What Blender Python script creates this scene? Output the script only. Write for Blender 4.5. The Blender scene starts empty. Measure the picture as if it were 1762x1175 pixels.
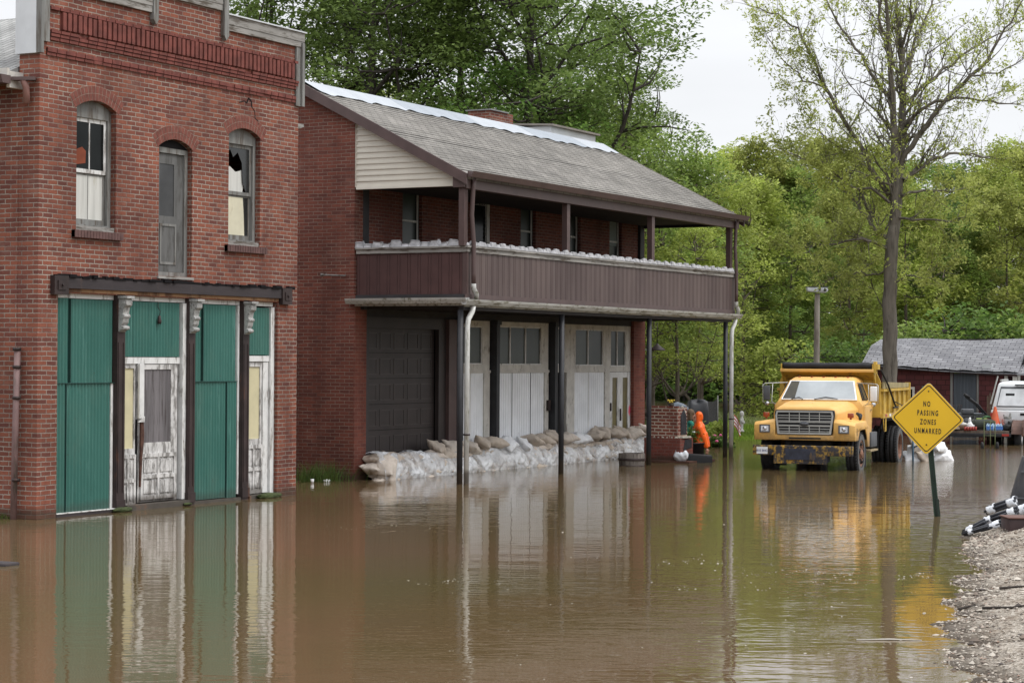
import bpy, bmesh, math, random
import numpy as np
from mathutils import Vector, Matrix, noise
from mathutils.geometry import tessellate_polygon
R=math.radians; PI=math.pi
SC=bpy.context.scene; COL=SC.collection
# ------------------------------------------------------------ camera
F_PX=3665.; CX,CY=881.,587.5; H=2.4
YAW,PITCH,ROLL=R(28.00525),R(0.43468),0.006
fw=Vector((math.cos(YAW)*math.cos(PITCH),math.sin(YAW)*math.cos(PITCH),math.sin(PITCH)))
rt=Vector((math.sin(YAW),-math.cos(YAW),0)); up=rt.cross(fw)
rt,up=rt*math.cos(ROLL)+up*math.sin(ROLL), up*math.cos(ROLL)-rt*math.sin(ROLL)
cd=bpy.data.cameras.new('camera'); cam=bpy.data.objects.new('camera',cd); COL.objects.link(cam)
cd.sensor_width=36; cd.lens=F_PX*36/1762; cd.clip_start=.5; cd.clip_end=3000
m=Matrix.Identity(4)
for i in range(3): m[i][0]=rt[i]; m[i][1]=up[i]; m[i][2]=-fw[i]
m[0][3],m[1][3],m[2][3]=0,0,H
cam.matrix_world=m; SC.camera=cam
cd.dof.use_dof=False
def ray(px,py): return fw+rt*((px-CX)/F_PX)-up*((py-CY)/F_PX)
def at(px,py,d): return Vector((0,0,H))+ray(px,py)*d          # point at distance d along the view
def onz(px,py,z=0.):
    v=ray(px,py); return Vector((0,0,H))+v*((z-H)/v.z)
# ------------------------------------------------------------ world, sun, exposure
SUN_EL,SUN_AZ=R(58),R(-75)      # direction towards the sun, azimuth measured from +X
w=bpy.data.worlds.new('World'); SC.world=w; w.use_nodes=True
nt=w.node_tree; nt.nodes.clear()
out=nt.nodes.new('ShaderNodeOutputWorld'); bg=nt.nodes.new('ShaderNodeBackground')
sky=nt.nodes.new('ShaderNodeTexSky'); sky.sky_type='NISHITA'; sky.sun_disc=False
sky.sun_elevation=SUN_EL; sky.sun_rotation=PI/2-SUN_AZ; sky.air_density=1; sky.dust_density=3
tc=nt.nodes.new('ShaderNodeTexCoord'); sp=nt.nodes.new('ShaderNodeSeparateXYZ')
mp=nt.nodes.new('ShaderNodeMapping'); mp.inputs['Scale'].default_value=(1.2,1.2,5)
nz=nt.nodes.new('ShaderNodeTexNoise'); nz.inputs['Scale'].default_value=2.2; nz.inputs['Detail'].default_value=5
ma=nt.nodes.new('ShaderNodeMapRange'); ma.inputs[1].default_value=0; ma.inputs[2].default_value=1; ma.inputs[3].default_value=7.6; ma.inputs[4].default_value=24.0
mn=nt.nodes.new('ShaderNodeMapRange'); mn.inputs[1].default_value=.3; mn.inputs[2].default_value=.7; mn.inputs[3].default_value=.84; mn.inputs[4].default_value=1.06
mu=nt.nodes.new('ShaderNodeMath'); mu.operation='MULTIPLY'
cc=nt.nodes.new('ShaderNodeCombineColor')
mx=nt.nodes.new('ShaderNodeMix'); mx.data_type='RGBA'; mx.inputs[0].default_value=.93
vm=nt.nodes.new('ShaderNodeVectorMath'); vm.operation='SCALE'; vm.inputs[0].default_value=(.955,.97,1.0)
L=nt.links.new
L(tc.outputs['Generated'],sp.inputs[0]); L(sp.outputs['Z'],ma.inputs[0])
L(tc.outputs['Generated'],mp.inputs[0]); L(mp.outputs[0],nz.inputs['Vector']); L(nz.outputs[0],mn.inputs[0])
L(ma.outputs[0],mu.inputs[0]); L(mn.outputs[0],mu.inputs[1]); L(mu.outputs[0],vm.inputs['Scale'])
L(sky.outputs[0],mx.inputs[6]); L(vm.outputs[0],mx.inputs[7]); L(mx.outputs[2],bg.inputs[0])
bg.inputs[1].default_value=0.1; L(bg.outputs[0],out.inputs[0])
sd=bpy.data.lights.new('sun','SUN'); so=bpy.data.objects.new('sun',sd); COL.objects.link(so)
sd.energy=1.4; sd.angle=R(12); sd.color=(1,.96,.9)
sdv=Vector((math.cos(SUN_AZ)*math.cos(SUN_EL),math.sin(SUN_AZ)*math.cos(SUN_EL),math.sin(SUN_EL)))
so.rotation_euler=sdv.to_track_quat('Z','Y').to_euler(); so.location=(0,0,60)
SC.view_settings.view_transform='Standard'; SC.view_settings.look='None'
SC.view_settings.exposure=.22; SC.view_settings.gamma=1; SC.view_settings.use_curve_mapping=False
SC.render.engine='CYCLES'; SC.cycles.max_bounces=8; SC.cycles.diffuse_bounces=5; SC.cycles.transmission_bounces=5; SC.cycles.transparent_max_bounces=10
SC.cycles.caustics_reflective=False; SC.cycles.caustics_refractive=False
# ------------------------------------------------------------ node materials
class N:
    def __init__(s,name,rough=.8,metal=0.,spec=.4):
        s.m=bpy.data.materials.new(name); s.m.use_nodes=True; s.t=s.m.node_tree
        s.b=s.t.nodes['Principled BSDF']; s.b.inputs['Roughness'].default_value=rough; s.b.inputs['Metallic'].default_value=metal
        s.b.inputs['Specular IOR Level'].default_value=spec
    def n(s,k): return s.t.nodes.new('ShaderNode'+k)
    def l(s,a,b): s.t.links.new(a,b)
    def pos(s,sc=(1,1,1)):
        if not hasattr(s,'_tc'): s._tc=s.n('TexCoord')
        mp=s.n('Mapping'); mp.inputs['Scale'].default_value=sc; s.l(s._tc.outputs['Object'],mp.inputs[0]); return mp.outputs[0]
    def noise(s,scale,detail=4,sc=(1,1,1),rough=.55,dist=0,vec=None):
        x=s.n('TexNoise'); x.inputs['Scale'].default_value=scale; x.inputs['Detail'].default_value=detail; x.inputs['Roughness'].default_value=rough
        x.inputs['Distortion'].default_value=dist
        s.l(vec or s.pos(sc),x.inputs['Vector']); return x.outputs[0]
    def ramp(s,f,*st):
        x=s.n('ValToRGB'); e=x.color_ramp.elements
        while len(e)<len(st): e.new(.5)
        for i,(p,c) in enumerate(st):
            e[i].position=p; e[i].color=(c,c,c,1) if not isinstance(c,tuple) else (*c,1)
        s.l(f,x.inputs[0]); return x.outputs[0]
    def mix(s,f,a,b,mode='MIX'):
        x=s.n('Mix'); x.data_type='RGBA'; x.blend_type=mode
        for v,i in ((f,0),(a,6),(b,7)):
            if isinstance(v,tuple): x.inputs[i].default_value=(*v,1)
            elif isinstance(v,(int,float)): x.inputs[i].default_value=v
            else: s.l(v,x.inputs[i])
        return x.outputs[2]
    def math(s,op,a,b=0):
        x=s.n('Math'); x.operation=op
        for i,v in enumerate((a,b)):
            if isinstance(v,(int,float)): x.inputs[i].default_value=v
            else: s.l(v,x.inputs[i])
        return x.outputs[0]
    def wet(s,c,top=.18,strength=.72):
        """damp, silty tide band just above the floodwater, with an uneven upper edge"""
        sp=s.n('SeparateXYZ'); s.l(s.pos(),sp.inputs[0]); z=s.math('ADD',sp.outputs[2],s.math('MULTIPLY',s.math('SUBTRACT',s.noise(3.,5,(1,1,.4)),.5),.22))
        return s.mix(s.ramp(z,(top-.10,strength),(top,0.)),c,(.055,.040,.028))
    def col(s,c):
        if isinstance(c,tuple): s.b.inputs['Base Color'].default_value=(*c,1)
        else: s.l(c,s.b.inputs['Base Color'])
    def bump(s,h,strength=.5,dist=.02):
        x=s.n('Bump'); x.inputs['Strength'].default_value=strength; x.inputs['Distance'].default_value=dist
        s.l(h,x.inputs['Height']); s.l(x.outputs[0],s.b.inputs['Normal']); return x
def paint(name,c,rough=.6,var=.18,scale=3,sc=(1,1,1),metal=0,bump=.2,spec=.4,dirt=None,dirt_amt=.5,dsc=(1,1,.25),dscale=4,tide=None):
    """a plain coloured surface with uneven tone, a little grain and (dirt) worn patches"""
    n=N(name,rough,metal,spec)
    f=n.noise(scale,5,sc); d=tuple(x*(1-var) for x in c); b=tuple(min(1,x*(1+var)) for x in c)
    o=n.mix(n.ramp(f,(.3,0.),(.7,1.)),d,b)
    if dirt:
        g=n.noise(dscale,8,dsc,.7)
        o=n.mix(n.ramp(g,(dirt_amt,0.),(min(1,dirt_amt+.12),1.)),o,dirt)
    if tide: o=n.wet(o,tide)
    n.col(o)
    if bump: n.bump(n.noise(60,3,sc),bump,.004)
    return n.m
def brick(name,c1,c2,mort,bw=.215,bh=.07,ms=.009,swap=False,stain=.35,wear=None,dark=None,xoff=0.):
    n=N(name,.9,0,.25); tcn=n.n('TexCoord'); s=n.n('SeparateXYZ'); n.l(tcn.outputs['Object'],s.inputs[0])
    # slight wobble so that the courses are not ruler-straight
    wob=n.noise(1.3,2); wb=n.math('MULTIPLY',n.math('SUBTRACT',wob,.5),.03)
    u=n.math('ADD',n.math('ADD',s.outputs[0],s.outputs[1]),xoff); v=n.math('ADD',s.outputs[2],wb)
    fine=n.math('MULTIPLY',n.math('SUBTRACT',n.noise(28,2),.5),.012)
    u=n.math('ADD',u,fine); v=n.math('ADD',v,fine)
    c=n.n('CombineXYZ')
    if swap: n.l(u,c.inputs[1]); n.l(v,c.inputs[0])
    else: n.l(u,c.inputs[0]); n.l(v,c.inputs[1])
    t=n.n('TexBrick'); n.l(c.outputs[0],t.inputs['Vector']); t.offset=.5
    for k,vv in (('Scale',1.),('Mortar Size',ms),('Mortar Smooth',.35),('Bias',-.1),('Brick Width',bw),('Row Height',bh)): t.inputs[k].default_value=vv
    t.inputs['Color1'].default_value=(*c1,1); t.inputs['Color2'].default_value=(*c2,1); t.inputs['Mortar'].default_value=(*mort,1)
    # mortar partly washed out or dirty
    mm=n.mix(n.ramp(n.noise(2.1,4),(.4,0.),(.62,1.)),mort,tuple(x*.5+y*.5 for x,y in zip(mort,c2)))
    n.l(mm,t.inputs['Mortar'])
    o=t.outputs['Color']
    big=n.ramp(n.noise(.6,5),(.3,1-stain),(.7,1.1)); o=n.mix(1.,o,big,'MULTIPLY')
    o=n.mix(n.ramp(n.noise(45,3),(.4,0.),(.8,.35)),o,tuple(x*.45 for x in c2))
    if wear: o=n.mix(n.ramp(n.noise(3.2,7,(1,1,1.6),.7),(wear[1],0.),(wear[1]+.1,.7)),o,wear[0])
    # vertical rain streaks
    st=n.ramp(n.noise(2.2,5,(1,1,.12)),(.52,0.),(.75,.45)); o=n.mix(st,o,tuple(x*.4 for x in c2))
    # pale salt bloom in soft patches, then the tide band
    o=n.mix(n.ramp(n.noise(1.1,6,(1,1,1.4),.7),(.56,0.),(.78,.42)),o,tuple(min(1,x*.5+y*.5) for x,y in zip(mort,c1)))
    o=n.wet(o); n.col(o)
    hgt=n.math('SUBTRACT',n.math('MULTIPLY',n.noise(40,3),.25),t.outputs['Fac'])
    n.bump(hgt,.8,.012)
    return n.m
def shingle(name,c1,c2,bw=.3,bh=.14,k=1.,dark=.35):
    n=N(name,.95,0,.2); tcn=n.n('TexCoord'); s=n.n('SeparateXYZ'); n.l(tcn.outputs['Object'],s.inputs[0])
    wob=n.math('MULTIPLY',n.math('SUBTRACT',n.noise(1.1,3),.5),.05)
    c=n.n('CombineXYZ'); n.l(s.outputs[0],c.inputs[0]); n.l(n.math('ADD',n.math('MULTIPLY',s.outputs[1],k),wob),c.inputs[1])
    t=n.n('TexBrick'); n.l(c.outputs[0],t.inputs['Vector'])
    for kk,vv in (('Scale',1.),('Mortar Size',.012),('Mortar Smooth',.6),('Bias',0.),('Brick Width',bw),('Row Height',bh)): t.inputs[kk].default_value=vv
    t.inputs['Color1'].default_value=(*c1,1); t.inputs['Color2'].default_value=(*c2,1); t.inputs['Mortar'].default_value=(*[x*dark for x in c2],1)
    o=n.mix(1.,t.outputs['Color'],n.ramp(n.noise(.9,6),(.3,.72),(.7,1.15)),'MULTIPLY')
    o=n.mix(n.ramp(n.noise(90,2),(.35,0.),(.75,.4)),o,tuple(x*.4 for x in c2)); n.col(o)
    n.bump(n.math('SUBTRACT',n.noise(50,2),n.math('MULTIPLY',t.outputs['Fac'],2.)),.7,.012); return n.m
# ------------------------------------------------------------ mesh builder
class MB:
    def __init__(s): s.v=[]; s.f=[]; s.sm=[]
    def add(s,vs,fs,smooth=False):
        o=len(s.v); s.v+= [tuple(v) for v in vs]; s.f+=[tuple(i+o for i in f) for f in fs]; s.sm+=[smooth]*len(fs); return s
    def box(s,x0,x1,y0,y1,z0,z1,bev=0):
        if x0>x1:x0,x1=x1,x0
        if y0>y1:y0,y1=y1,y0
        if z0>z1:z0,z1=z1,z0
        if bev:
            bm=bmesh.new(); bmesh.ops.create_cube(bm,size=1)
            for v in bm.verts: v.co=Vector(((x0+x1)/2+v.co.x*(x1-x0),(y0+y1)/2+v.co.y*(y1-y0),(z0+z1)/2+v.co.z*(z1-z0)))
            bmesh.ops.bevel(bm,geom=bm.edges[:],offset=bev,segments=2,profile=.5,affect='EDGES'); return s.bm(bm,True)
        vs=[(x,y,z) for x in (x0,x1) for y in (y0,y1) for z in (z0,z1)]
        return s.add(vs,[(0,1,3,2),(4,6,7,5),(0,4,5,1),(2,3,7,6),(0,2,6,4),(1,5,7,3)])
    def bm(s,bm,smooth=False):
        bm.verts.index_update(); s.add([v.co[:] for v in bm.verts],[[v.index for v in f.verts] for f in bm.faces],smooth); bm.free(); return s
    def beam(s,a,b,w,h,upv=(0,0,1)):
        a=Vector(a);b=Vector(b);d=(b-a).normalized();u=Vector(upv)
        if abs(d.dot(u))>.98: u=Vector((1,0,0))
        r=d.cross(u).normalized(); u=r.cross(d)
        vs=[p+r*(w/2*i)+u*(h/2*j) for p in (a,b) for i,j in ((-1,-1),(1,-1),(1,1),(-1,1))]
        return s.add(vs,[(3,2,1,0),(4,5,6,7),(0,1,5,4),(1,2,6,5),(2,3,7,6),(3,0,4,7)])
    def tube(s,pts,rad,n=8,cap=True,smooth=True):
        pts=[Vector(p) for p in pts]; rs=rad if isinstance(rad,(list,tuple)) else [rad]*len(pts)
        vs=[];prev=None
        for i,p in enumerate(pts):
            t=(pts[min(i+1,len(pts)-1)]-pts[max(i-1,0)]).normalized()
            if prev is None:
                r=t.cross(Vector((0,0,1)));
                if r.length<.05: r=t.cross(Vector((1,0,0)))
            else: r=prev-t*prev.dot(t)
            r.normalize(); prev=r; u=t.cross(r)
            for k in range(n): a=2*PI*k/n; vs.append(p+(r*math.cos(a)+u*math.sin(a))*rs[i])
        fs=[(i*n+k,i*n+(k+1)%n,(i+1)*n+(k+1)%n,(i+1)*n+k) for i in range(len(pts)-1) for k in range(n)]
        s.add(vs,fs,smooth)
        if cap: s.f+= [tuple(len(s.v)-len(vs)+k for k in range(n))[::-1], tuple(len(s.v)-n+k for k in range(n))]; s.sm+=[False,False]
        return s
    def lathe(s,prof,c=(0,0,0),n=24,axis='Z',smooth=True):
        """prof: list of (radius, height)"""
        vs=[]
        for r,h in prof:
            for k in range(n):
                a=2*PI*k/n; p=(r*math.cos(a),r*math.sin(a),h)
                if axis=='Y': p=(p[0],p[2],p[1])
                if axis=='X': p=(p[2],p[0],p[1])
                vs.append((c[0]+p[0],c[1]+p[1],c[2]+p[2]))
        fs=[(i*n+k,i*n+(k+1)%n,(i+1)*n+(k+1)%n,(i+1)*n+k) for i in range(len(prof)-1) for k in range(n)]
        s.add(vs,fs,smooth); return s
    def extr(s,loops,d0,d1,plane='Y'):
        """extrude a polygon with holes: loops of (u,z); plane Y: (u,d,z); X: (d,u,z); Z: (u,v,d)"""
        def P(u,z,d): return {'Y':(u,d,z),'X':(d,u,z),'Z':(u,z,d)}[plane]
        flat=[p for l in loops for p in l]
        tr=tessellate_polygon([[Vector((p[0],p[1],0)) for p in l] for l in loops])
        n=len(flat); vs=[P(*p,d0) for p in flat]+[P(*p,d1) for p in flat]
        fs=[tuple(t) for t in tr]+[tuple(i+n for i in t) for t in tr]
        o=0
        for l in loops:
            k=len(l)
            for i in range(k): j=(i+1)%k; fs.append((o+i,o+j,o+j+n,o+i+n))
            o+=k
        return s.add(vs,fs)
    def prism(s,pts,d0,d1,plane='Y'): return s.extr([pts],d0,d1,plane)
    def sphere(s,c,r,sc=(1,1,1),sub=2,jit=0,seed=0):
        bm=bmesh.new(); bmesh.ops.create_icosphere(bm,subdivisions=sub,radius=1); rn=random.Random(seed)
        for v in bm.verts:
            k=1+rn.uniform(-jit,jit); v.co=Vector((c[0]+v.co.x*r*sc[0]*k,c[1]+v.co.y*r*sc[1]*k,c[2]+v.co.z*r*sc[2]*k))
        return s.bm(bm,jit<.15)
    def xf(s,M): s.v=[tuple(M@Vector(v)) for v in s.v]; return s
def mesh_of(name,mb,mat):
    me=bpy.data.meshes.new(name); me.from_pydata(mb.v,[],mb.f); me.update()
    me.polygons.foreach_set('use_smooth',mb.sm)
    if isinstance(mat,(list,tuple)):
        for x in mat: me.materials.append(x)
    else: me.materials.append(mat)
    bm=bmesh.new(); bm.from_mesh(me); bmesh.ops.recalc_face_normals(bm,faces=bm.faces); bm.to_mesh(me); bm.free()
    return me
def tag(o,label=None,cat=None,group=None,kind=None):
    for k,v in (('label',label),('category',cat),('group',group),('kind',kind)):
        if v: o[k]=v
    return o
def thing(name,label,cat,loc=(0,0,0),rz=0,group=None):
    o=bpy.data.objects.new(name,None); COL.objects.link(o); o.location=loc; o.rotation_euler=(0,0,rz); o.empty_display_size=.2
    return tag(o,label,cat,group)
def mat_of(o):
    p=Matrix.Translation(o.location)@o.rotation_euler.to_matrix().to_4x4()@Matrix.Diagonal((*o.scale,1))
    return p
def obj(name,mb,mat,parent=None,world=True,label=None):
    """ONE mesh object; world=True: the mesh is in world coordinates and stays put under its parent"""
    o=bpy.data.objects.new(name,mesh_of(name,mb,mat)); COL.objects.link(o)
    if parent is not None:
        o.parent=parent
        if world:
            r=parent
            while r.parent: r=r.parent
            if parent is r: o.matrix_parent_inverse=mat_of(r).inverted()
    if label: o['label']=label
    return o
def copy_tree(o,parent=None):
    c=o.copy(); COL.objects.link(c)
    if parent: c.parent=parent; c.matrix_parent_inverse=o.matrix_parent_inverse.copy()
    for ch in [x for x in KIDS.get(o.name,[])]: copy_tree(ch,c)
    return c
KIDS={}
def kids(root):
    """record children once, so that copies need no scene search"""
    KIDS.clear()
    for x in bpy.data.objects:
        if x.parent: KIDS.setdefault(x.parent.name,[]).append(x)
def rect(u0,u1,z0,z1): return [(u0,z0),(u1,z0),(u1,z1),(u0,z1)]
def arch(u0,u1,z0,z1,rise,n=10):
    """rectangle whose top is a shallow arc reaching z1 (springing at z1-rise)"""
    w=u1-u0; rr=(w*w/4+rise*rise)/(2*rise); cz=z1-rr; a=math.asin(w/2/rr)
    return [(u0,z0),(u1,z0)]+[((u0+u1)/2+rr*math.sin(a-2*a*i/n),cz+rr*math.cos(a-2*a*i/n)) for i in range(n+1)]
RN=random.Random(7)
# ------------------------------------------------------------ shared materials
BR1=brick('red_brick',(.275,.093,.058),(.130,.047,.039),(.38,.33,.28),stain=.3,wear=((.36,.2,.16),.66))
BR1S=brick('red_brick_soldier',(.30,.075,.055),(.19,.055,.045),(.36,.3,.25),bw=.24,bh=.075,swap=True,stain=.3)
BR2=brick('dark_red_brick',(.215,.070,.048),(.125,.046,.037),(.30,.23,.19),ms=.007,stain=.4,wear=((.30,.20,.16),.68))
BR2P=brick('pier_brick',(.215,.068,.047),(.14,.048,.038),(.27,.17,.13),ms=.005,stain=.25)
BRC=paint('cornice_brick',(.155,.047,.037),.9,.35,6,bump=.8,dirt=(.05,.025,.02),dirt_amt=.62,dsc=(1,1,1),dscale=7)
GREYW=paint('weathered_grey_wood',(.19,.19,.182),.85,.3,5,(1,1,.15),dirt=(.10,.085,.07),dirt_amt=.5,dsc=(1,1,.1),dscale=14)
GREYWH=paint('weathered_grey_wood_across',(.26,.25,.235),.85,.3,5,(.15,.15,1),dirt=(.085,.07,.055),dirt_amt=.5,dsc=(.12,.12,1),dscale=18)
WHITEP=paint('peeling_white_paint',(.66,.66,.65),.7,.1,5,dirt=(.24,.22,.2),dirt_amt=.52,dsc=(1,1,.22),dscale=9,bump=.6)
WHITEB=paint('flaked_white_wood',(.58,.57,.56),.8,.15,5,dirt=(.22,.21,.2),dirt_amt=.46,dsc=(1,1,.3),dscale=11,bump=.8,tide=.25)
METALG=paint('pale_zinc_sheet',(.56,.58,.60),.45,.1,2,metal=.15,dirt=(.33,.33,.33),dirt_amt=.66)
def teal(name):
    n=N(name,.5,.1,.4)
    o=n.mix(n.ramp(n.noise(1.6,5,(1,1,.35)),(.3,0.),(.7,1.)),(.030,.128,.104),(.048,.165,.137))
    o=n.mix(n.ramp(n.noise(6,7,(1.6,1,.10),.7),(.57,0.),(.72,.55)),o,(.16,.34,.30))
    o=n.mix(n.ramp(n.noise(1.1,6,(1,1,.8),.7),(.66,0.),(.75,.6)),o,(.02,.09,.07))
    o=n.mix(n.ramp(n.noise(.9,7,(1,1,.5),.72),(.50,0.),(.70,.5)),o,(.09,.17,.135)); o=n.mix(n.ramp(n.noise(11,7,(2.5,1,.05),.75),(.56,0.),(.72,.6)),o,(.015,.06,.05)); o=n.mix(n.ramp(n.noise(30,3),(.70,0.),(.74,.8)),o,(.07,.05,.03)); o=n.wet(o,.22,.4); n.col(o); n.bump(n.noise(14,3),.3,.01); return n.m
TEAL=teal('teal_corrugated_sheet')
CREAM=paint('cream_board',(.56,.51,.33),.8,.1,3,dirt=(.36,.32,.2),dirt_amt=.66)
PLY=paint('grey_plywood',(.13,.12,.125),.9,.35,7,(1,1,.06),dirt=(.06,.05,.05),dirt_amt=.5,dsc=(1,1,.05),dscale=25,bump=.6)
IRON=paint('rusty_dark_iron',(.032,.020,.019),.6,.35,4,dirt=(.11,.045,.025),dirt_amt=.58,bump=.5)
BEAM=paint('charred_timber_beam',(.035,.028,.03),.8,.3,5,(.2,1,1),dirt=(.10,.06,.045),dirt_amt=.62,bump=.8)
RUSTW=paint('orange_rotten_wood',(.30,.17,.09),.85,.3,5,(.2,1,1),dirt=(.10,.05,.03),dirt_amt=.5)
PALEG=paint('flaking_grey_cast_iron',(.34,.34,.33),.7,.25,9,dirt=(.10,.09,.085),dirt_amt=.52,dsc=(1,1,1),dscale=24,bump=.6)
GLASS=paint('dark_window_glass',(.010,.012,.012),.12,.3,2,bump=0,spec=.12)
GLASSB=paint('dusty_window_glass',(.02,.022,.022),.2,.3,2,bump=0,spec=.5)
GLASSH=paint('hazy_porch_glass',(.030,.037,.032),.3,.5,1.4,(1,1,.4),bump=0,spec=.35)
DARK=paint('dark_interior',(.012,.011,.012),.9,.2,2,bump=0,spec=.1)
CLOTH=paint('dingy_white_curtain',(.55,.55,.52),.9,.15,4,(4,4,.2),dirt=(.4,.37,.28),dirt_amt=.62)
CREAMC=paint('yellowed_paper_blind',(.58,.55,.42),.9,.12,3,dirt=(.3,.24,.15),dirt_amt=.63)
BROWNM=paint('brown_painted_trim',(.085,.055,.052),.5,.18,3,dirt=(.05,.035,.033),dirt_amt=.62)
def sid():
    n=N('brown_ribbed_siding',.5,0,.4); o=n.mix(n.ramp(n.noise(1.4,4,(1,1,.3)),(.3,0.),(.7,1.)),(.066,.042,.040),(.108,.076,.070)); o=n.mix(n.ramp(n.noise(5,6,(1.5,1,.07),.7),(.55,0.),(.75,.5)),o,(.14,.115,.105)); o=n.mix(n.ramp(n.noise(8,6,(1.2,1,.1),.7),(.58,0.),(.75,.5)),o,(.035,.022,.020))
    n.col(o); n.bump(n.noise(2,2),.15,.02); return n.m
SIDING=sid()
GUTW=paint('stained_white_gutter',(.42,.42,.4),.5,.15,3,(.3,1,1),dirt=(.16,.15,.11),dirt_amt=.5,dsc=(.25,1,1),dscale=10)
WPIPE=paint('scuffed_white_downpipe',(.66,.67,.65),.5,.12,4,dirt=(.3,.3,.24),dirt_amt=.54,dsc=(1,1,.2),dscale=8,tide=.3)
BLKP=paint('black_porch_post',(.022,.023,.027),.55,.3,4,dirt=(.12,.12,.12),dirt_amt=.66,dsc=(1,1,.3),dscale=10,tide=.3)
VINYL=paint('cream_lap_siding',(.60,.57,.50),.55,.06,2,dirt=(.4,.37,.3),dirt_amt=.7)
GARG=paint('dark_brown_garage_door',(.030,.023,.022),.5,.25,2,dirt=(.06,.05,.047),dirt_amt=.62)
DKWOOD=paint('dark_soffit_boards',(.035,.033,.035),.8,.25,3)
PANELW=paint('white_boarded_panel',(.80,.82,.85),.75,.08,2,dirt=(.36,.35,.33),dirt_amt=.64,dsc=(1,1,.3),dscale=5)
OLDWH=paint('grubby_white_window_frame',(.55,.53,.49),.8,.15,4,dirt=(.2,.17,.13),dirt_amt=.56,dsc=(1,1,.4),dscale=9)
SHING=shingle('grey_brown_shingles',(.27,.255,.235),(.20,.19,.175),k=1.16)
SHINGL=shingle('pale_grey_shingles',(.34,.34,.33),(.25,.25,.245),k=1.)
STONEG=paint('bleached_grey_stone',(.36,.36,.375),.85,.35,8,dirt=(.22,.22,.2),dirt_amt=.58,dsc=(1,1,1),dscale=9,bump=.6)
MOSS=paint('green_moss',(.045,.06,.02),.95,.5,20,bump=.8)
CONC=paint('wet_concrete_sill',(.07,.06,.05),.7,.3,4,dirt=(.14,.07,.04),dirt_amt=.55,dsc=(1,1,1))
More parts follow.
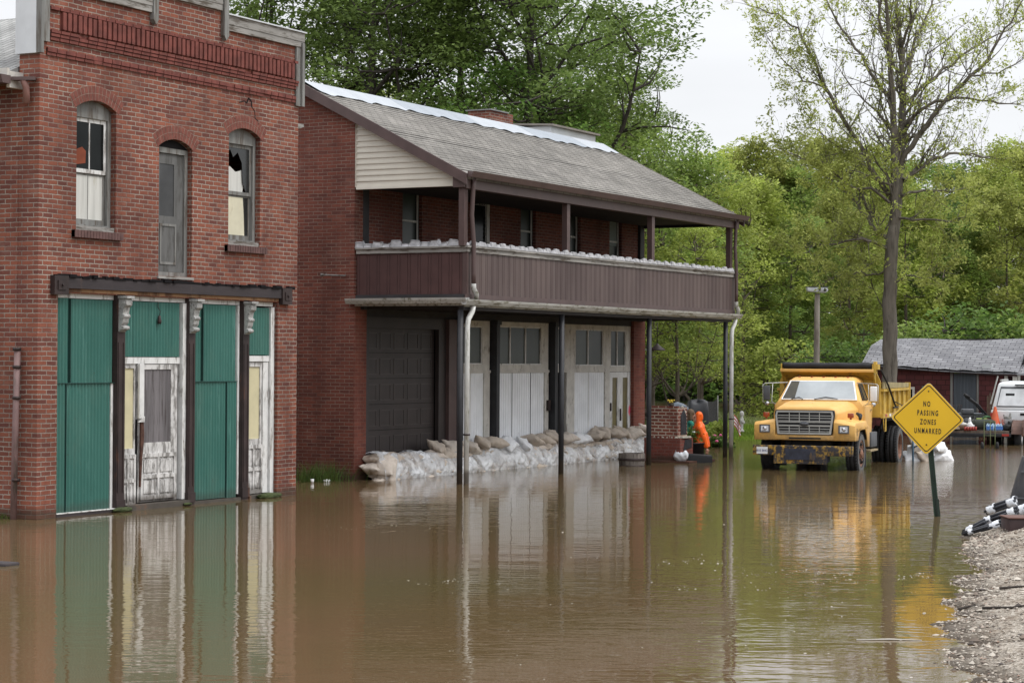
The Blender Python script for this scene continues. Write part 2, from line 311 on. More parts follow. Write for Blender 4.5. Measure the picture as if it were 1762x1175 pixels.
# ============================================================ BUILDING 1: brick storefront
B1=thing('brick_storefront','two storey red brick storefront boarded with teal corrugated metal','building',(27.5,21,0))
FY=20.68
def b1():
    X0,X1=24.16,30.92
    outer=[(X0,-.7),(X1,-.7),(X1,7.86),(28.68,7.86),(28.68,8.16),(26.8,8.16),(26.8,7.86),(X0,7.86)]
    shop=rect(24.6,30.33,-.4,3.32)
    w1=arch(25.0,25.93,4.27,6.24,.13); w2=arch(28.87,29.78,4.24,6.2,.13); dr=arch(27.0,27.87,3.66,5.84,.13)
    wall=MB().extr([outer,w1,w2,dr],FY,FY+.38) if False else None
    # storefront opening is cut from the bottom so the outer loop goes round it
    outer=[(X0,-.7),(24.6,-.7),(24.6,3.32),(30.33,3.32),(30.33,-.7),(X1,-.7)]+outer[2:]
    wall=MB().extr([outer,w1,w2,dr],FY,FY+.38)
    obj('front_wall',wall,BR1,B1)
    sw=MB(); sw.box(X0,X0+.33,FY+.385,33,-.7,6.62); sw.box(X1-.33,X1,FY+.385,33,-.7,6.9); sw.box(X0+.34,X1-.34,32.7,33,-.7,6.6)
    obj('side_wall',sw,BR1,B1)
    fl=MB(); fl.box(X0+.34,X1-.34,FY+1.6,32.6,3.35,3.5); fl.box(X0+.34,X1-.34,FY+1.3,FY+1.4,-.5,3.34)
    obj('inner_floor',fl,DARK,B1)
    # roof behind the parapet: ridge runs back from the street
    rf=MB()
    rf.prism([(23.86,6.50),(27.5,8.02),(30.9,6.9),(30.9,6.78),(27.5,7.9),(23.86,6.40)],FY+.385,33)
    obj('roof',rf,SHINGL,B1)
    ft=MB(); ft.box(23.80,23.855,20.98,33,6.36,6.56); ft.box(23.86,24.155,20.98,21.04,6.28,6.52); obj('eave_board',ft,OLDWH,B1)
    g=MB(); g.prism([(23.62,6.32),(23.79,6.32),(23.79,6.44),(23.58,6.44)],20.9,33); g.beam((23.7,21.3,6.40),(24.12,20.72,6.42),.13,.05)
    obj('gutter',g,BROWNM,B1)
    obj('downspout',MB().tube([(24.0,20.86,6.42),(24.05,20.84,6.3),(24.07,20.84,6.06)],.052,8),paint('pinkish_brown_downspout',(.25,.13,.11),.6,.15),B1)
    p=MB().tube([(24.07,20.98,2.46),(24.06,21.0,1.2),(24.05,21.02,-.3)],.048,10)
    pp=obj('drain_pipe',p,paint('faded_brown_pipe',(.17,.105,.10),.6,.2,dirt=(.08,.06,.05)),B1)
    c=MB()
    for z in (2.46,2.2,1.75,.55): c.tube([(24.065,20.985,z),(24.065,20.985,z+.045)],.062,10)
    obj('bracket',c,IRON,pp)
    # metal sheathing on the parapet's end, and corner boards
    obj('parapet_flashing',MB().box(24.10,24.155,20.70,21.09,6.80,8.0),METALG,B1)
    t=MB()
    t.box(24.10,24.155,20.60,20.698,6.8,8.0); t.box(24.157,24.32,20.63,20.677,6.98,8.0)
    obj('corner_board',t,GREYW,B1)
    t=MB(); t.box(30.925,31.0,20.60,21.12,6.74,7.84); t.box(30.80,30.922,20.64,20.677,6.74,7.84)
    obj('corner_board',t,GREYW,B1)
    for a in ((24.16,26.74,7.865),(26.87,28.6,8.165),(28.76,31.02,7.865)):
        t=MB(); t.box(a[0],a[1],20.62,21.14,a[2]+.001,a[2]+.15); o=obj('coping_board',t,GREYWH,B1)
        obj('metal_cap',MB().box(a[0]-.03,a[1]+.03,20.59,21.17,a[2]+.152,a[2]+.175),METALG,o)
        # fascia lapping down over the brick
        obj('fascia_board',MB().box(a[0],a[1],20.63,20.677,a[2]-.10,a[2]),GREYWH,o)
    for x in (26.80,28.68):
        t=MB(); t.extr([[(x-.06,7.66),(x,7.58),(x+.065,7.66),(x+.065,8.33),(x-.06,8.33)]],20.60,20.676); obj('trim_board',t,GREYW,B1)
    # corbelled brick cornice: bands, a row of upright teeth, a top course
    for z0,z1,pr in ((6.79,6.835,.022),(6.842,6.90,.034),(7.02,7.065,.03),(7.075,7.12,.042),(7.128,7.17,.055),(7.47,7.515,.04)):
        x=24.30 if z0<7 else 24.36; c=MB(); c.box(x,30.85,FY-.012,FY+.02,z0+.003,z1-.004)
        while x<30.80:
            w=min(.205,30.86-x)
            if RN.random()>.025: c.box(x,x+w-.008,FY-pr-RN.uniform(0,.004),FY+.02,z0,z1+RN.uniform(-.003,.003))
            x+=.213
        obj('brick_band',c,BRC,B1)
    c=MB(); c.box(24.60,30.74,FY-.006,FY+.02,7.195,7.465)
    x=24.62
    while x<30.72:
        c.box(x,x+.078+RN.uniform(-.004,.004),FY-.048-RN.uniform(0,.008),FY+.02,7.2,7.458+RN.uniform(-.006,.006)); x+=.116
    obj('brick_teeth',c,BRC,B1)
    # arched openings
    def brick_arch(x0,x1,zs,rise,name='arch_bricks'):
        w=x1-x0; rr=(w*w/4+rise*rise)/(2*rise); cz=zs-rr; a=math.asin(w/2/rr)*1.12; c=MB(); n=15; cx=(x0+x1)/2
        bk=[(cx+(rr+.002)*math.sin(a-2*a*i/20),cz+(rr+.002)*math.cos(a-2*a*i/20)) for i in range(21)]+[(cx+(rr+.225)*math.sin(-a+2*a*i/20),cz+(rr+.225)*math.cos(-a+2*a*i/20)) for i in range(21)]
        obj('arch_mortar',MB().prism(bk,FY-.002,FY+.03),paint('arch_mortar',(.27,.21,.17),.95,.3,12),B1)
        for i in range(n):
            for ring in (0,1):
                t0=a-2*a*i/n; t1=a-2*a*(i+.86)/n; r0=rr+.004+ring*.112; r1=r0+.104; cx=(x0+x1)/2
                pts=[(cx+r*math.sin(t),cz+r*math.cos(t)) for r,t in ((r0,t0),(r1,t0),(r1,t1),(r0,t1))]
                c.prism(pts,FY-.004-RN.uniform(0,.003),FY+.04)
        return c
    BRA=paint('arch_brick',(.165,.054,.040),.9,.3,9,bump=.7)
    def sillf(x0,x1,z):
        c=MB(); x=x0
        while x<x1-.02: c.box(x,x+.062,FY-.07,FY+.06,z-.11,z); x+=.072
        c.box(x0,x1,FY-.06,FY+.05,z-.108,z-.004); return c
    SILLM=paint('sooty_brick_sill',(.11,.06,.055),.9,.3,6,bump=.6)
    for k,(x0,x1,z0,z1,mid) in enumerate(((25.0,25.93,4.27,6.24,5.18),(28.87,29.78,4.24,6.2,5.12))):
        F0,F1=FY+.10,FY+.19
        wn=obj('window',MB().extr([arch(x0,x1,z0,z1,.13),rect(x0+.075,x1-.075,z0+.10,z1-.26)],F0,F1),GREYW,B1)
        s=MB(); a0,a1=x0+.078,x1-.078; b0,b1=z0+.102,z1-.262
        s.extr([rect(a0,a1,mid-.03,b1),rect(a0+.05,a1-.05,mid+.03,b1-.06)],F0+.035,F0+.06)
        if k==0: s.box((a0+a1)/2-.013,(a0+a1)/2+.013,F0+.037,F0+.058,mid+.031,b1-.061)
        obj('sash',s,WHITEP if k==0 else GREYW,wn)
        s=MB(); s.extr([rect(a0,a1,b0,mid-.032),rect(a0+.05,a1-.05,b0+.08,mid-.06)],F0+.062,F0+.086)
        if k==0: s.box((a0+a1)/2-.011,(a0+a1)/2+.011,F0+.064,F0+.084,b0+.081,mid-.061)
        obj('sash',s,GREYW,wn)
        if k==0: obj('pane',MB().box(a0+.051,a1-.051,F0+.045,F0+.05,mid+.03,b1-.061),GLASS,wn); obj('orange_reflection',MB().prism([(a0+.052,mid+.08),(a0+.30,mid+.12),(a0+.31,mid+.3),(a0+.22,mid+.36),(a0+.052,mid+.30)],F0+.040,F0+.044),paint('orange_reflection',(.20,.045,.018),.8,.3,4),wn)  # orange patch over the pane paints a reflection in the glass
        else: # broken glass: jagged shard left in the frame
            x_,y_=a0+.05,a1-.05
            obj('broken_pane',MB().prism([(x_,b1-.06),(x_,b1-.14),(x_+.12,b1-.10),(x_+.2,b1-.22),(x_+.33,b1-.13),(x_+.45,b1-.3),(x_+.48,mid+.2),(x_+.56,mid+.04),(y_,mid+.04),(y_,b1-.06)],F0+.045,F0+.05),GLASSB,wn)
        obj('pane',MB().box(a0+.051,a1-.051,F0+.07,F0+.075,b0+.081,mid-.061),GLASSB if k else GLASSB,wn)
        if k==0:
            cur=MB()
            for (u0,u1) in ((a0+.052,(a0+a1)/2-.012),((a0+a1)/2+.012,a1-.052)):
                n=14; vs=[];fs=[]
                for i in range(n+1):
                    u=u0+(u1-u0)*i/n; y=F0+.066+.003*math.sin(i*1.7)
                    vs+=[(u,y,b0+.082),(u,y,mid-.062)]
                fs=[(2*i,2*i+2,2*i+3,2*i+1) for i in range(n)]; cur.add(vs,fs,True)
            obj('curtain',cur,CLOTH,wn)
            cl=MB(); cl.sphere(((a0+a1)/2+.16,F0+.16,mid+.12),.14,(1.2,.6,.9),2,.1,3); cl.sphere(((a0+a1)/2-.12,F0+.16,mid+.09),.12,(1.3,.6,.7),2,.1,4)
            obj('curtain_bundle',cl,CREAMC,wn)
        else:
            bl=MB(); bl.prism([(a0+.052,b0+.082),(a1-.15,b0+.082),(a1-.17,mid-.35),(a1-.2,mid-.062),(a0+.052,mid-.062)],F0+.060,F0+.066)
            obj('paper_blind',bl,CREAMC,wn)
            bl=MB(); bl.prism([(a0+.052,mid+.032),(a1-.2,mid+.032),(a1-.16,mid+.2),(a1-.14,mid+.42),(a0+.35,mid+.36),(a0+.2,mid+.44),(a0+.052,mid+.45)],F0+.07,F0+.076)
            obj('torn_blind',bl,CLOTH,wn)
        obj('sill_board',MB().box(x0+.005,x1-.005,FY+.02,F0+.01,z0+.001,z0+.07),GREYWH,wn)
        obj('sill',sillf(x0-.10,x1+.10,z0-.004),SILLM,B1)
        obj('arch_bricks',brick_arch(x0,x1,z1,.13),BRA,B1)
    # upper loading door
    d=obj('upper_door',MB().extr([arch(27.0,27.87,3.66,5.84,.13),rect(27.07,27.79,3.73,5.62)],FY+.09,FY+.17),GREYW,B1)
    obj('door_leaf',MB().extr([rect(27.075,27.785,3.735,5.615),rect(27.17,27.55,4.62,5.45)],FY+.12,FY+.15),paint('grey_weathered_door',(.12,.12,.118),.85,.25,4,(1,1,.2),dirt=(.07,.068,.064),dirt_amt=.5,dscale=6),d)
    obj('pane',MB().box(27.17,27.55,FY+.13,FY+.14,4.62,5.45),paint('dusty_door_glass',(.045,.046,.048),.4,.3,3),d)
    obj('panel_moulding',MB().extr([rect(27.18,27.6,3.85,4.5),rect(27.215,27.565,3.89,4.46)],FY+.108,FY+.119),GREYW,d)
    obj('sill',MB().box(26.97,27.9,FY-.03,FY+.12,3.615,3.655),GREYWH,d)
    obj('arch_bricks',brick_arch(27.0,27.87,5.84,.13),BRA,B1)
    obj('dark_gap',MB().prism(arch(27.02,27.85,5.70,5.835,.125)[1:] ,FY+.085,FY+.089),DARK,d)
    cr=MB(); pts=[(29.15,6.62),(29.3,6.66),(29.37,6.63),(29.42,6.72),(29.5,6.68),(29.52,6.58),(29.6,6.52),(29.62,6.4),(29.7,6.36),(29.74,6.25),(29.71,6.14)]
    for i in range(len(pts)-1):
        (xa,za),(xb,zb)=pts[i],pts[i+1]; cr.beam((xa,FY-.001,za),(xb,FY-.001,zb),.006,.028 if i in (2,3,4) else .014,(0,0,1))
    obj('wall_crack',cr,DARK,B1)
    obj('wall_crack',MB().beam((28.98,FY-.001,6.33),(29.1,FY-.001,6.35),.006,.02),DARK,B1)
    # beam over the shopfront
    b=MB(); b.box(24.76,30.35,FY-.06,FY+.2,3.39,3.545,0); n=60
    obj('timber_beam',b,BEAM,B1)
    b=MB(); x=24.5
    while x<30.6: w=RN.uniform(.05,.2); b.box(x,x+w,FY-.05-RN.uniform(0,.04),FY+.02,3.55,3.565+RN.uniform(.004,.04)); x+=w
    obj('torn_flashing',b,DARK,B1)
    for x0,x1 in ((24.43,24.75),(30.36,30.65)):
        b=MB().box(x0,x1,FY-.085,FY-.002,3.29,3.57); b.box(x0+.07,x1-.07,FY-.10,FY-.086,3.36,3.5); b.tube([((x0+x1)/2,FY-.1,3.43),((x0+x1)/2,FY-.13,3.43)],.02,8); obj('iron_plate',b,IRON,B1)
    obj('rotten_board',MB().box(24.77,30.34,FY-.01,FY+.1,3.335,3.388),RUSTW,B1)
    # shopfront
    SY=FY+.10
    obj('head_rail',MB().box(24.62,30.3,SY-.02,SY+.08,3.25,3.333),WHITEP,B1)
    def corr(x0,x1,z0,z1,y=SY,lean=0.):
        n=int((x1-x0)/.076*8); vs=[];fs=[]
        for i in range(n+1):
            x=x0+(x1-x0)*i/n; yy=y+.014*math.cos(2*PI*(x-x0)/.076)
            for z in (z0,z1): vs.append((x,yy,z)); 
            for z in (z0,z1): vs.append((x,yy+.004,z))
        for i in range(n):
            a=4*i; fs+= [(a,a+4,a+5,a+1),(a+2,a+3,a+7,a+6)]
        return MB().add(vs,fs,True)
    for x0,x1,z0,z1,y in ((24.64,24.97,1.95,3.25,SY-.012),(24.95,26.02,1.95,3.24,SY),(24.63,24.88,.06,1.99,SY-.036),(24.86,25.93,.05,1.985,SY-.024),
                        (26.26,27.69,2.38,3.24,SY),(28.02,28.28,1.95,3.24,SY-.012),(28.26,29.25,1.95,3.24,SY),(27.95,28.95,.06,1.99,SY-.024),(28.93,29.24,.05,1.985,SY-.036),
                        (29.55,30.21,2.42,3.22,SY)):
        obj('corrugated_sheet',corr(x0,x1,z0,z1,y),TEAL,B1)
    SEAM=paint('dark_seam_shadow',(.012,.045,.038),.8,.3)
    for a_,b_,c_,d_ in ((24.64,26.0,1.972,1.984),(24.955,24.965,1.99,3.24),(24.87,24.88,.06,1.97),(27.96,29.24,1.972,1.984),(28.265,28.275,1.99,3.24),(28.935,28.945,.06,1.97)): obj('seam_shadow',MB().box(a_,b_,SY-.052,SY-.0,c_,d_),SEAM,B1)  # thin dark strips: sheet seams with their shadow painted in
    bw=MB(); bw.box(24.62,26.0,SY+.03,SY+.07,-.3,3.25); bw.box(27.9,29.3,SY+.03,SY+.07,-.3,3.25); obj('backing_boards',bw,GREYW,B1)
    wt=MB(); wt.box(25.935,25.99,SY-.03,SY+.028,.06,1.98); wt.box(27.72,27.84,SY-.05,SY+.06,.1,3.24); 
    wt.box(26.22,27.71,SY-.0,SY+.07,2.27,2.372); wt.box(29.26,29.31,SY-.03,SY+.05,.1,3.24); wt.box(30.215,30.32,SY-.04,SY+.08,.05,3.24)
    wt.box(29.5,30.21,SY-.01,SY+.07,2.31,2.405); wt.box(30.05,30.2,SY+.0,SY+.05,.08,2.3)
    obj('frame_trim',wt,WHITEP,B1)
    # iron columns with scrolled brackets
    for x0,x1,zb in ((26.0,26.19,.02),(27.81,27.99,.04),(29.32,29.50,.04)):
        c=MB(); c.box(x0,x1,SY-.10,SY+.06,zb-.5,3.33,0); c.box(x0-.012,x1+.012,SY-.115,SY+.05,zb,zb+.16)
        for xx in (x0+.02,x1-.05): c.box(xx,xx+.03,SY-.11,SY-.10,.3,2.6)
        col=obj('iron_column',c,IRON,B1)
        s=MB(); prof=[(0,3.27),(.13,3.27),(.15,3.23),(.145,3.17),(.10,3.13),(.085,3.05),(.09,2.97),(.075,2.9),(.05,2.86),(.055,2.8),(.02,2.76),(0,2.76)]
        m=MB().prism([(SY-.10-a,z) for a,z in prof],x0+.02,x1-.02,'X'); s.v,s.f,s.sm=m.v,m.f,m.sm
        s.box(x0,x1,SY-.28,SY-.10,3.272,3.31)
        for z in (3.2,3.0,2.82): s.tube([(x0+.01,SY-.19+.02*(3.2-z)*4,z),(x1-.01,SY-.19+.02*(3.2-z)*4,z)],.035,8)
        obj('scroll_bracket',s,PALEG,col)
    # entrance: sidelight, door with plywood light, right-hand sidelight
    def panels(x0,x1,zr,cols,rows,name,parent,y,mat):
        f=MB(); W=(x1-x0); loops=[rect(x0,x1,zr[0],zr[1])]; ps=[]
        for i in range(cols):
            for j in range(rows):
                a0=x0+.05+i*(W-.05)/cols; a1=a0+(W-.05)/cols-.05; h=(zr[1]-zr[0]-.06)/rows; c0=zr[0]+.06+j*h; c1=c0+h-.06
                ps.append((a0,a1,c0,c1)); loops.append(rect(a0,a1,c0,c1))
        f.extr(loops,y,y+.03)
        for a0,a1,c0,c1 in ps: f.box(a0,a1,y+.022,y+.028,c0,c1); f.box(a0+.035,a1-.035,y+.008,y+.021,c0+.035,c1-.035)
        return obj(name,f,mat,parent)
    sl=obj('sidelight',MB().extr([rect(26.2,26.6,-.05,2.27),rect(26.24,26.565,.95,2.2)],SY+.02,SY+.07),WHITEB,B1)
    obj('cream_board',MB().box(26.24,26.566,SY+.04,SY+.05,.95,2.2),CREAM,sl)
    panels(26.21,26.59,(.05,.86),2,2,'wood_panel',sl,SY-.012,WHITEB)
    dr=obj('shop_door',MB().extr([rect(26.64,27.66,.1,2.26),rect(26.80,27.50,1.03,2.18)],SY+.01,SY+.05),WHITEB,B1)
    obj('plywood_board',MB().box(26.80,27.50,SY+.025,SY+.035,1.03,2.18),PLY,dr)
    panels(26.70,27.60,(.14,.86),2,2,'wood_panel',dr,SY-.022,WHITEB)
    st=MB(); st.box(26.605,26.72,SY-.06,SY-.025,1.42,2.27); st.extr([[(26.60,1.36),(26.73,1.45),(26.72,1.36)]],SY-.07,SY-.03); obj('loose_stile',st,WHITEP,dr)
    rr_=MB(); rr_.extr([[(26.64,.35),(26.67,.35),(26.70,.8),(26.745,1.15),(26.72,1.42),(26.66,1.40),(26.655,.9)]],SY-.05,SY-.024); obj('rotten_gap',rr_,paint('rotten_brown_wood',(.07,.032,.022),.9,.5,12),dr)
    gp=MB(); gp.box(26.603,26.635,SY+.0,SY+.05,.02,1.4); obj('dark_gap',gp,DARK,dr)
    s2=obj('sidelight',MB().extr([rect(29.51,30.04,-.05,2.30),rect(29.55,29.99,1.0,2.22)],SY+.02,SY+.07),WHITEB,B1)
    obj('cream_board',MB().box(29.55,29.99,SY+.04,SY+.05,1.0,2.22),CREAM,s2)
    panels(29.52,30.03,(.08,.90),2,2,'wood_panel',s2,SY-.012,WHITEB)
    sl_=MB(); sl_.box(24.62,26.0,SY-.09,SY+.2,-.5,.045); obj('sill',sl_,BEAM,B1)
    sl_=MB(); sl_.box(26.2,27.8,SY-.16,SY+.2,-.5,.085); obj('door_step',sl_,CONC,B1)
    sl_=MB(); sl_.box(28.0,29.31,SY-.09,SY+.2,-.5,.045); sl_.box(29.51,30.32,SY-.12,SY+.2,-.5,.06); obj('sill',sl_,CONC,B1)
    sl_=MB(); sl_.box(24.62,26.0,SY-.095,SY-.04,.046,.06); obj('sill_edge',sl_,WHITEP,B1)
    w_=MB().tube([(27.1,SY-.03,3.24),(27.08,SY-.04,3.16),(27.14,SY-.04,3.1),(27.12,SY-.04,3.03)],.006,5); w_.lathe([(0,3.03),(.02,3.03),(.025,2.98),(.035,2.95),(.03,2.9),(0,2.9)],(27.12,SY-.04,0),10); obj('light_socket',w_,IRON,B1)
    # moss on the step ends
    for (x,y,r,k) in ((26.1,SY-.15,.16,5),(30.0,SY-.16,.22,6),(30.2,SY-.15,.15,7),(27.7,SY-.18,.08,8)):
        mm=MB().sphere((x,y,.03),r,(1.4,.45,.26),3,.13,k); tag(obj('moss_clump',mm,MOSS),'green moss on the %s'%{5:'base of the left iron column',6:'sill under the right cream sidelight',7:'sill at the right brick pier of the storefront',8:'door step beside the middle iron column'}[k],'moss')
    fr=MB(); fr.box(30.93,31.5,20.95,21.35,6.45,6.5); fr.prism([(30.93,6.35),(31.3,6.4),(31.45,6.46),(30.93,6.46)],20.9,20.96); obj('broken_eave',fr,GREYWH,B1)
b1()
# ============================================================ BUILDING 2: brick house with a two-storey porch
B2=thing('porch_house','two storey brick house with a brown balcony over a sandbagged white shopfront','house',(42,22,0))
def b2():
    XA,XB=35.2,48.85; WY=22.22; RY,RZ=23.42,7.80; EY,EZ=19.76,5.93; sl=(RZ-EZ)/(RY-EY)
    # main walls. gable ends follow the roof; the back slope comes down behind
    BYK=29.6; zb=RZ-.42*(BYK-RY)
    gab=[(WY,-.7),(BYK,-.7),(BYK,zb-.12),(RY,RZ-.13),(WY,RZ-.13-sl*(RY-WY))]
    sw=MB().prism(gab,XA,XA+.32,'X'); sw.prism(gab,XB-.32,XB,'X'); 0; obj('side_wall',MB().prism(gab,XA,XA+.32,'X'),BR2,B2); obj('side_wall',MB().prism(gab,XB-.32,XB,'X'),BR2,B2)
    bw=MB().box(XA+.33,XB-.33,BYK-.3,BYK,-.7,zb-.2); obj('back_wall',bw,BR2,B2)
    # ground floor front: corner piers; upper storey wall with openings
    for x0,x1 in ((XA+.001,35.63),(48.18,XB-.001)):
        obj('brick_pier',MB().box(x0,x1,WY-.03,WY+.32,-.7,3.6),BR2P,B2)
    ops=[(37.06,37.85,4.3,5.9),(39.97,40.79,3.72,5.94),(42.2,42.93,4.3,6.03),(44.6,45.24,4.3,6.03),(46.84,47.54,4.3,6.03)]
    loops=[rect(XA+.33,XB-.33,3.6,6.85)]+[rect(*o) for o in ops]
    obj('upper_wall',MB().extr(loops,WY+.02,WY+.34),BR2,B2)
    fp=MB().box(XA+.33,XA+.55,WY-.0,WY+.019,3.7,5.9); fp.box(48.5,48.72,WY-.05,WY+.019,3.7,6.2); obj('pilaster',fp,DKWOOD,B2)
    for i,(x0,x1,z0,z1) in enumerate(ops):
        if i==1:
            d=obj('balcony_door',MB().extr([rect(x0,x1,z0,z1),rect(x0+.07,x1-.12,z0,z1-.2)],WY+.04,WY+.12),OLDWH,B2)
            obj('door_leaf',MB().box(x0+.07,x1-.12,WY+.09,WY+.11,z0,z1-.2),GLASS,d)
            s=MB(); n=9
            for k in range(n): u=x0+.10+k*(x1-x0-.25)/(n-1); s.lathe([(.035,0),(.035,.02)],(u,WY+.05,z1-.22),10,'Y')
            for k in range(12): s.lathe([(.03,0),(.03,.02)],(x1-.13,WY+.05,z1-.3-k*.09),10,'Y')
            obj('scalloped_trim',s,OLDWH,d); continue
        f=obj('window',MB().extr([rect(x0,x1,z0,z1),rect(x0+.05,x1-.05,z0+.05,z1-.05)],WY+.10,WY+.18),DKWOOD,B2)
        mz=z0+(z1-z0)*.55
        obj('sash',MB().box(x0+.05,x1-.05,WY+.11,WY+.15,mz-.02,mz+.02),OLDWH,f)
        obj('storm_frame',MB().box(x1-.075,x1-.05,WY+.09,WY+.12,z0+.05,z1-.05),OLDWH,f)
        obj('pane',MB().box(x0+.05,x1-.076,WY+.135,WY+.145,z0+.05,z1-.05),GLASSH,f)
        if i==4: obj('blind',MB().box(x0+.06,x1-.08,WY+.125,WY+.133,z0+.85,z1-.05),paint('pale_blind',(.20,.23,.22),.8,.1,3,(1,1,8)),f)
    # roof
    th=.10
    rf=MB().prism([(EY-.12,EZ-sl*.12),(RY,RZ),(BYK+.3,RZ-.42*(BYK+.3-RY)),(BYK+.3,RZ-.42*(BYK+.3-RY)-th),(RY,RZ-th),(EY-.12,EZ-sl*.12-th)],XA-.13,XB+.18,'X')
    rf_=obj('roof',rf,SHING,B2)
    # lifted shingle tabs and butt edges give the courses a real step
    tb=MB(); n=28
    for i in range(1,n):
        y=EY-.1+(RY-EY+.02)*i/n; z=EZ+sl*(y-EY); x=XA-.125
        while x<XB+.15:
            w=RN.uniform(1.2,3.2); x1=min(x+w,XB+.17); h=RN.uniform(.004,.011)
            tb.add([(x,y,z+h+.004),(x1,y,z+h+.004),(x1,y+.10,z+.10*sl+.003),(x,y+.10,z+.10*sl+.003),(x,y-.001,z),(x1,y-.001,z)],[(0,1,2,3),(4,5,1,0)]); x=x1
    obj('shingle_courses',tb,SHING,rf_)
    # zinc ridge flashing with a wavy lower edge, laid in sheets
    x=XA-.1; k=0
    for x1 in (38.4,41.6,44.2,47.0,48.9):
        vs=[];fs=[]; n=24
        for i in range(n+1):
            u=x+(x1-x-.01)*i/n; dy=.50+.03*math.sin(u*5)+.02*math.sin(u*13+k); y=RY-dy
            vs+=[(u,y,RZ-sl*dy+.03+.012*math.sin(u*9)),(u,RY-.02,RZ+.05),(u,RY+.25,RZ-.08)]
        for i in range(n): a=3*i; fs+=[(a,a+3,a+4,a+1),(a+1,a+4,a+5,a+2)]
        obj('ridge_flashing',MB().add(vs,fs,False),paint('bright_zinc_sheet',(.36,.385,.42) if k%2==0 else (.27,.30,.34),.45,.06,1.5,metal=.1),rf_)
        x=x1; k+=1
    for X,sg in ((XA-.135,-1),(XB+.185,1)):
        b=MB(); b.prism([(EY-.14,EZ-sl*.14+.01),(RY,RZ+.01),(RY,RZ-.20),(EY-.14,EZ-sl*.14-.20)],min(X,X+sg*.04),max(X,X+sg*.04),'X'); b.prism([(RY,RZ+.01),(BYK,RZ-.42*(BYK-RY)),(BYK,RZ-.42*(BYK-RY)-.2),(RY,RZ-.2)],min(X,X+sg*.04),max(X,X+sg*.04),'X'); obj('barge_board',b,BROWNM,rf_)
    g=MB(); pr=[(EY-.15,EZ-.02),(EY-.15,EZ-.12),(EY-.24,EZ-.13),(EY-.29,EZ-.02),(EY-.27,EZ-.02),(EY-.23,EZ-.11),(EY-.17,EZ-.10),(EY-.17,EZ-.02)]
    g.prism(pr,XA-.15,XB+.22,'X'); obj('gutter',g,BROWNM,rf_)
    # siding of the porch gables and porch beam
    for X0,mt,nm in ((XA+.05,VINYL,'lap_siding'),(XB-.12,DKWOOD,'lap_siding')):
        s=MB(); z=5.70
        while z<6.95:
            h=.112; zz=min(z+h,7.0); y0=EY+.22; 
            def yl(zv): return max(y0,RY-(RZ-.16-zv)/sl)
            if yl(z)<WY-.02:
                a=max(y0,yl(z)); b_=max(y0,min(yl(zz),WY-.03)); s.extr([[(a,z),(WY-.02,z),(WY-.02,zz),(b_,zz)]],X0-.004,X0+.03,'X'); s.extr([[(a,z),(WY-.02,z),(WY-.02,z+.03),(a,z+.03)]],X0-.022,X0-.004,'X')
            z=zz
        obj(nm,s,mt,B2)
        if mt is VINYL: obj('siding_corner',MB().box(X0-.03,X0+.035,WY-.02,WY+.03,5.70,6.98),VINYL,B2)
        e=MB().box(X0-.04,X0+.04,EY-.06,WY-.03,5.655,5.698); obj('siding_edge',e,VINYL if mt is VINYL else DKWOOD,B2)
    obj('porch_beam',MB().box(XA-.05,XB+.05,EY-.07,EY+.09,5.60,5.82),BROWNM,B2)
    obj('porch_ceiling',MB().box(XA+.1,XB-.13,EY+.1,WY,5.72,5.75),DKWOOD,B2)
    obj('corner_block',MB().box(XA-.10,XA+.12,EY-.05,EY+.2,5.62,5.84),BROWNM,B2)
    # balcony floor, fascia, gutter
    fy=19.74
    fl=MB().box(XA+.0,XB-.1,fy+.03,WY-.04,3.48,3.6); 
    obj('balcony_floor',fl,DKWOOD,B2)
    j=MB()
    for k in range(24): x=XA+.3+k*.565; j.box(x,x+.05,fy+.06,WY,3.33,3.475)
    j.box(XA+.2,XB-.2,WY-.12,WY-.035,3.32,3.478); j.box(XA+.05,XB-.15,fy+.05,fy+.16,3.30,3.479); obj('floor_joists',j,DKWOOD,B2)
    f=MB(); f.box(XA+.0,XB-.1,fy-.0,fy+.025,3.36,3.47); f.box(XA-.03,XA+.0,fy,WY-.04,3.38,3.47); obj('fascia_board',f,GUTW,B2)
    g=MB(); pr=[(fy-.005,3.46),(fy-.01,3.46),(fy-.015,3.40),(fy-.10,3.39),(fy-.14,3.46),(fy-.15,3.50),(fy-.13,3.50),(fy-.09,3.42),(fy-.03,3.42),(fy-.02,3.50),(fy-.005,3.50)]
    g.prism(pr,XA-.15,XB+.1,'X'); pr2=[(XA-.005+(fy-.005-y)*-1,z) for y,z in pr]
    g.prism([(XA-.03-(fy-y),z+.03) for y,z in pr],fy-.12,WY+.1,'Y'); obj('gutter',g,GUTW,B2)
    # ribbed brown balustrade
    def rib(u0,u1,z0,z1,yy,plane):
        prof=[(u0,0)]; u=u0+.05; k=0
        while u<u1-.06:
            st=.17 if k%2==0 else .06
            prof+=[(u,0),(u+.008,.012),(u+.014,.012),(u+.022,0)]; u+=st; k+=1
        prof.append((u1,0)); vs=[];fs=[]
        for (a,d) in prof:
            for z in (z0,z1): vs.append((a,yy+d,z) if plane=='Y' else (yy+d,a,z))
        n=len(prof)
        for i in range(n-1): fs.append((2*i,2*i+2,2*i+3,2*i+1))
        m=MB().add(vs,fs); 
        if plane=='Y': m.box(u0,u1,yy+.02,yy+.05,z0,z1)
        else: m.box(yy+.02,yy+.05,u0,u1,z0,z1)
        return m
    bal=obj('balustrade',rib(XA+.13,XB-.1,3.60,4.42,fy,'Y'),SIDING,B2)
    obj('side_panel',rib(fy+.09,WY-.03,3.60,4.42,XA+.06,'X'),paint('maroon_ribbed_siding',(.075,.038,.036),.5,.2,2),bal)
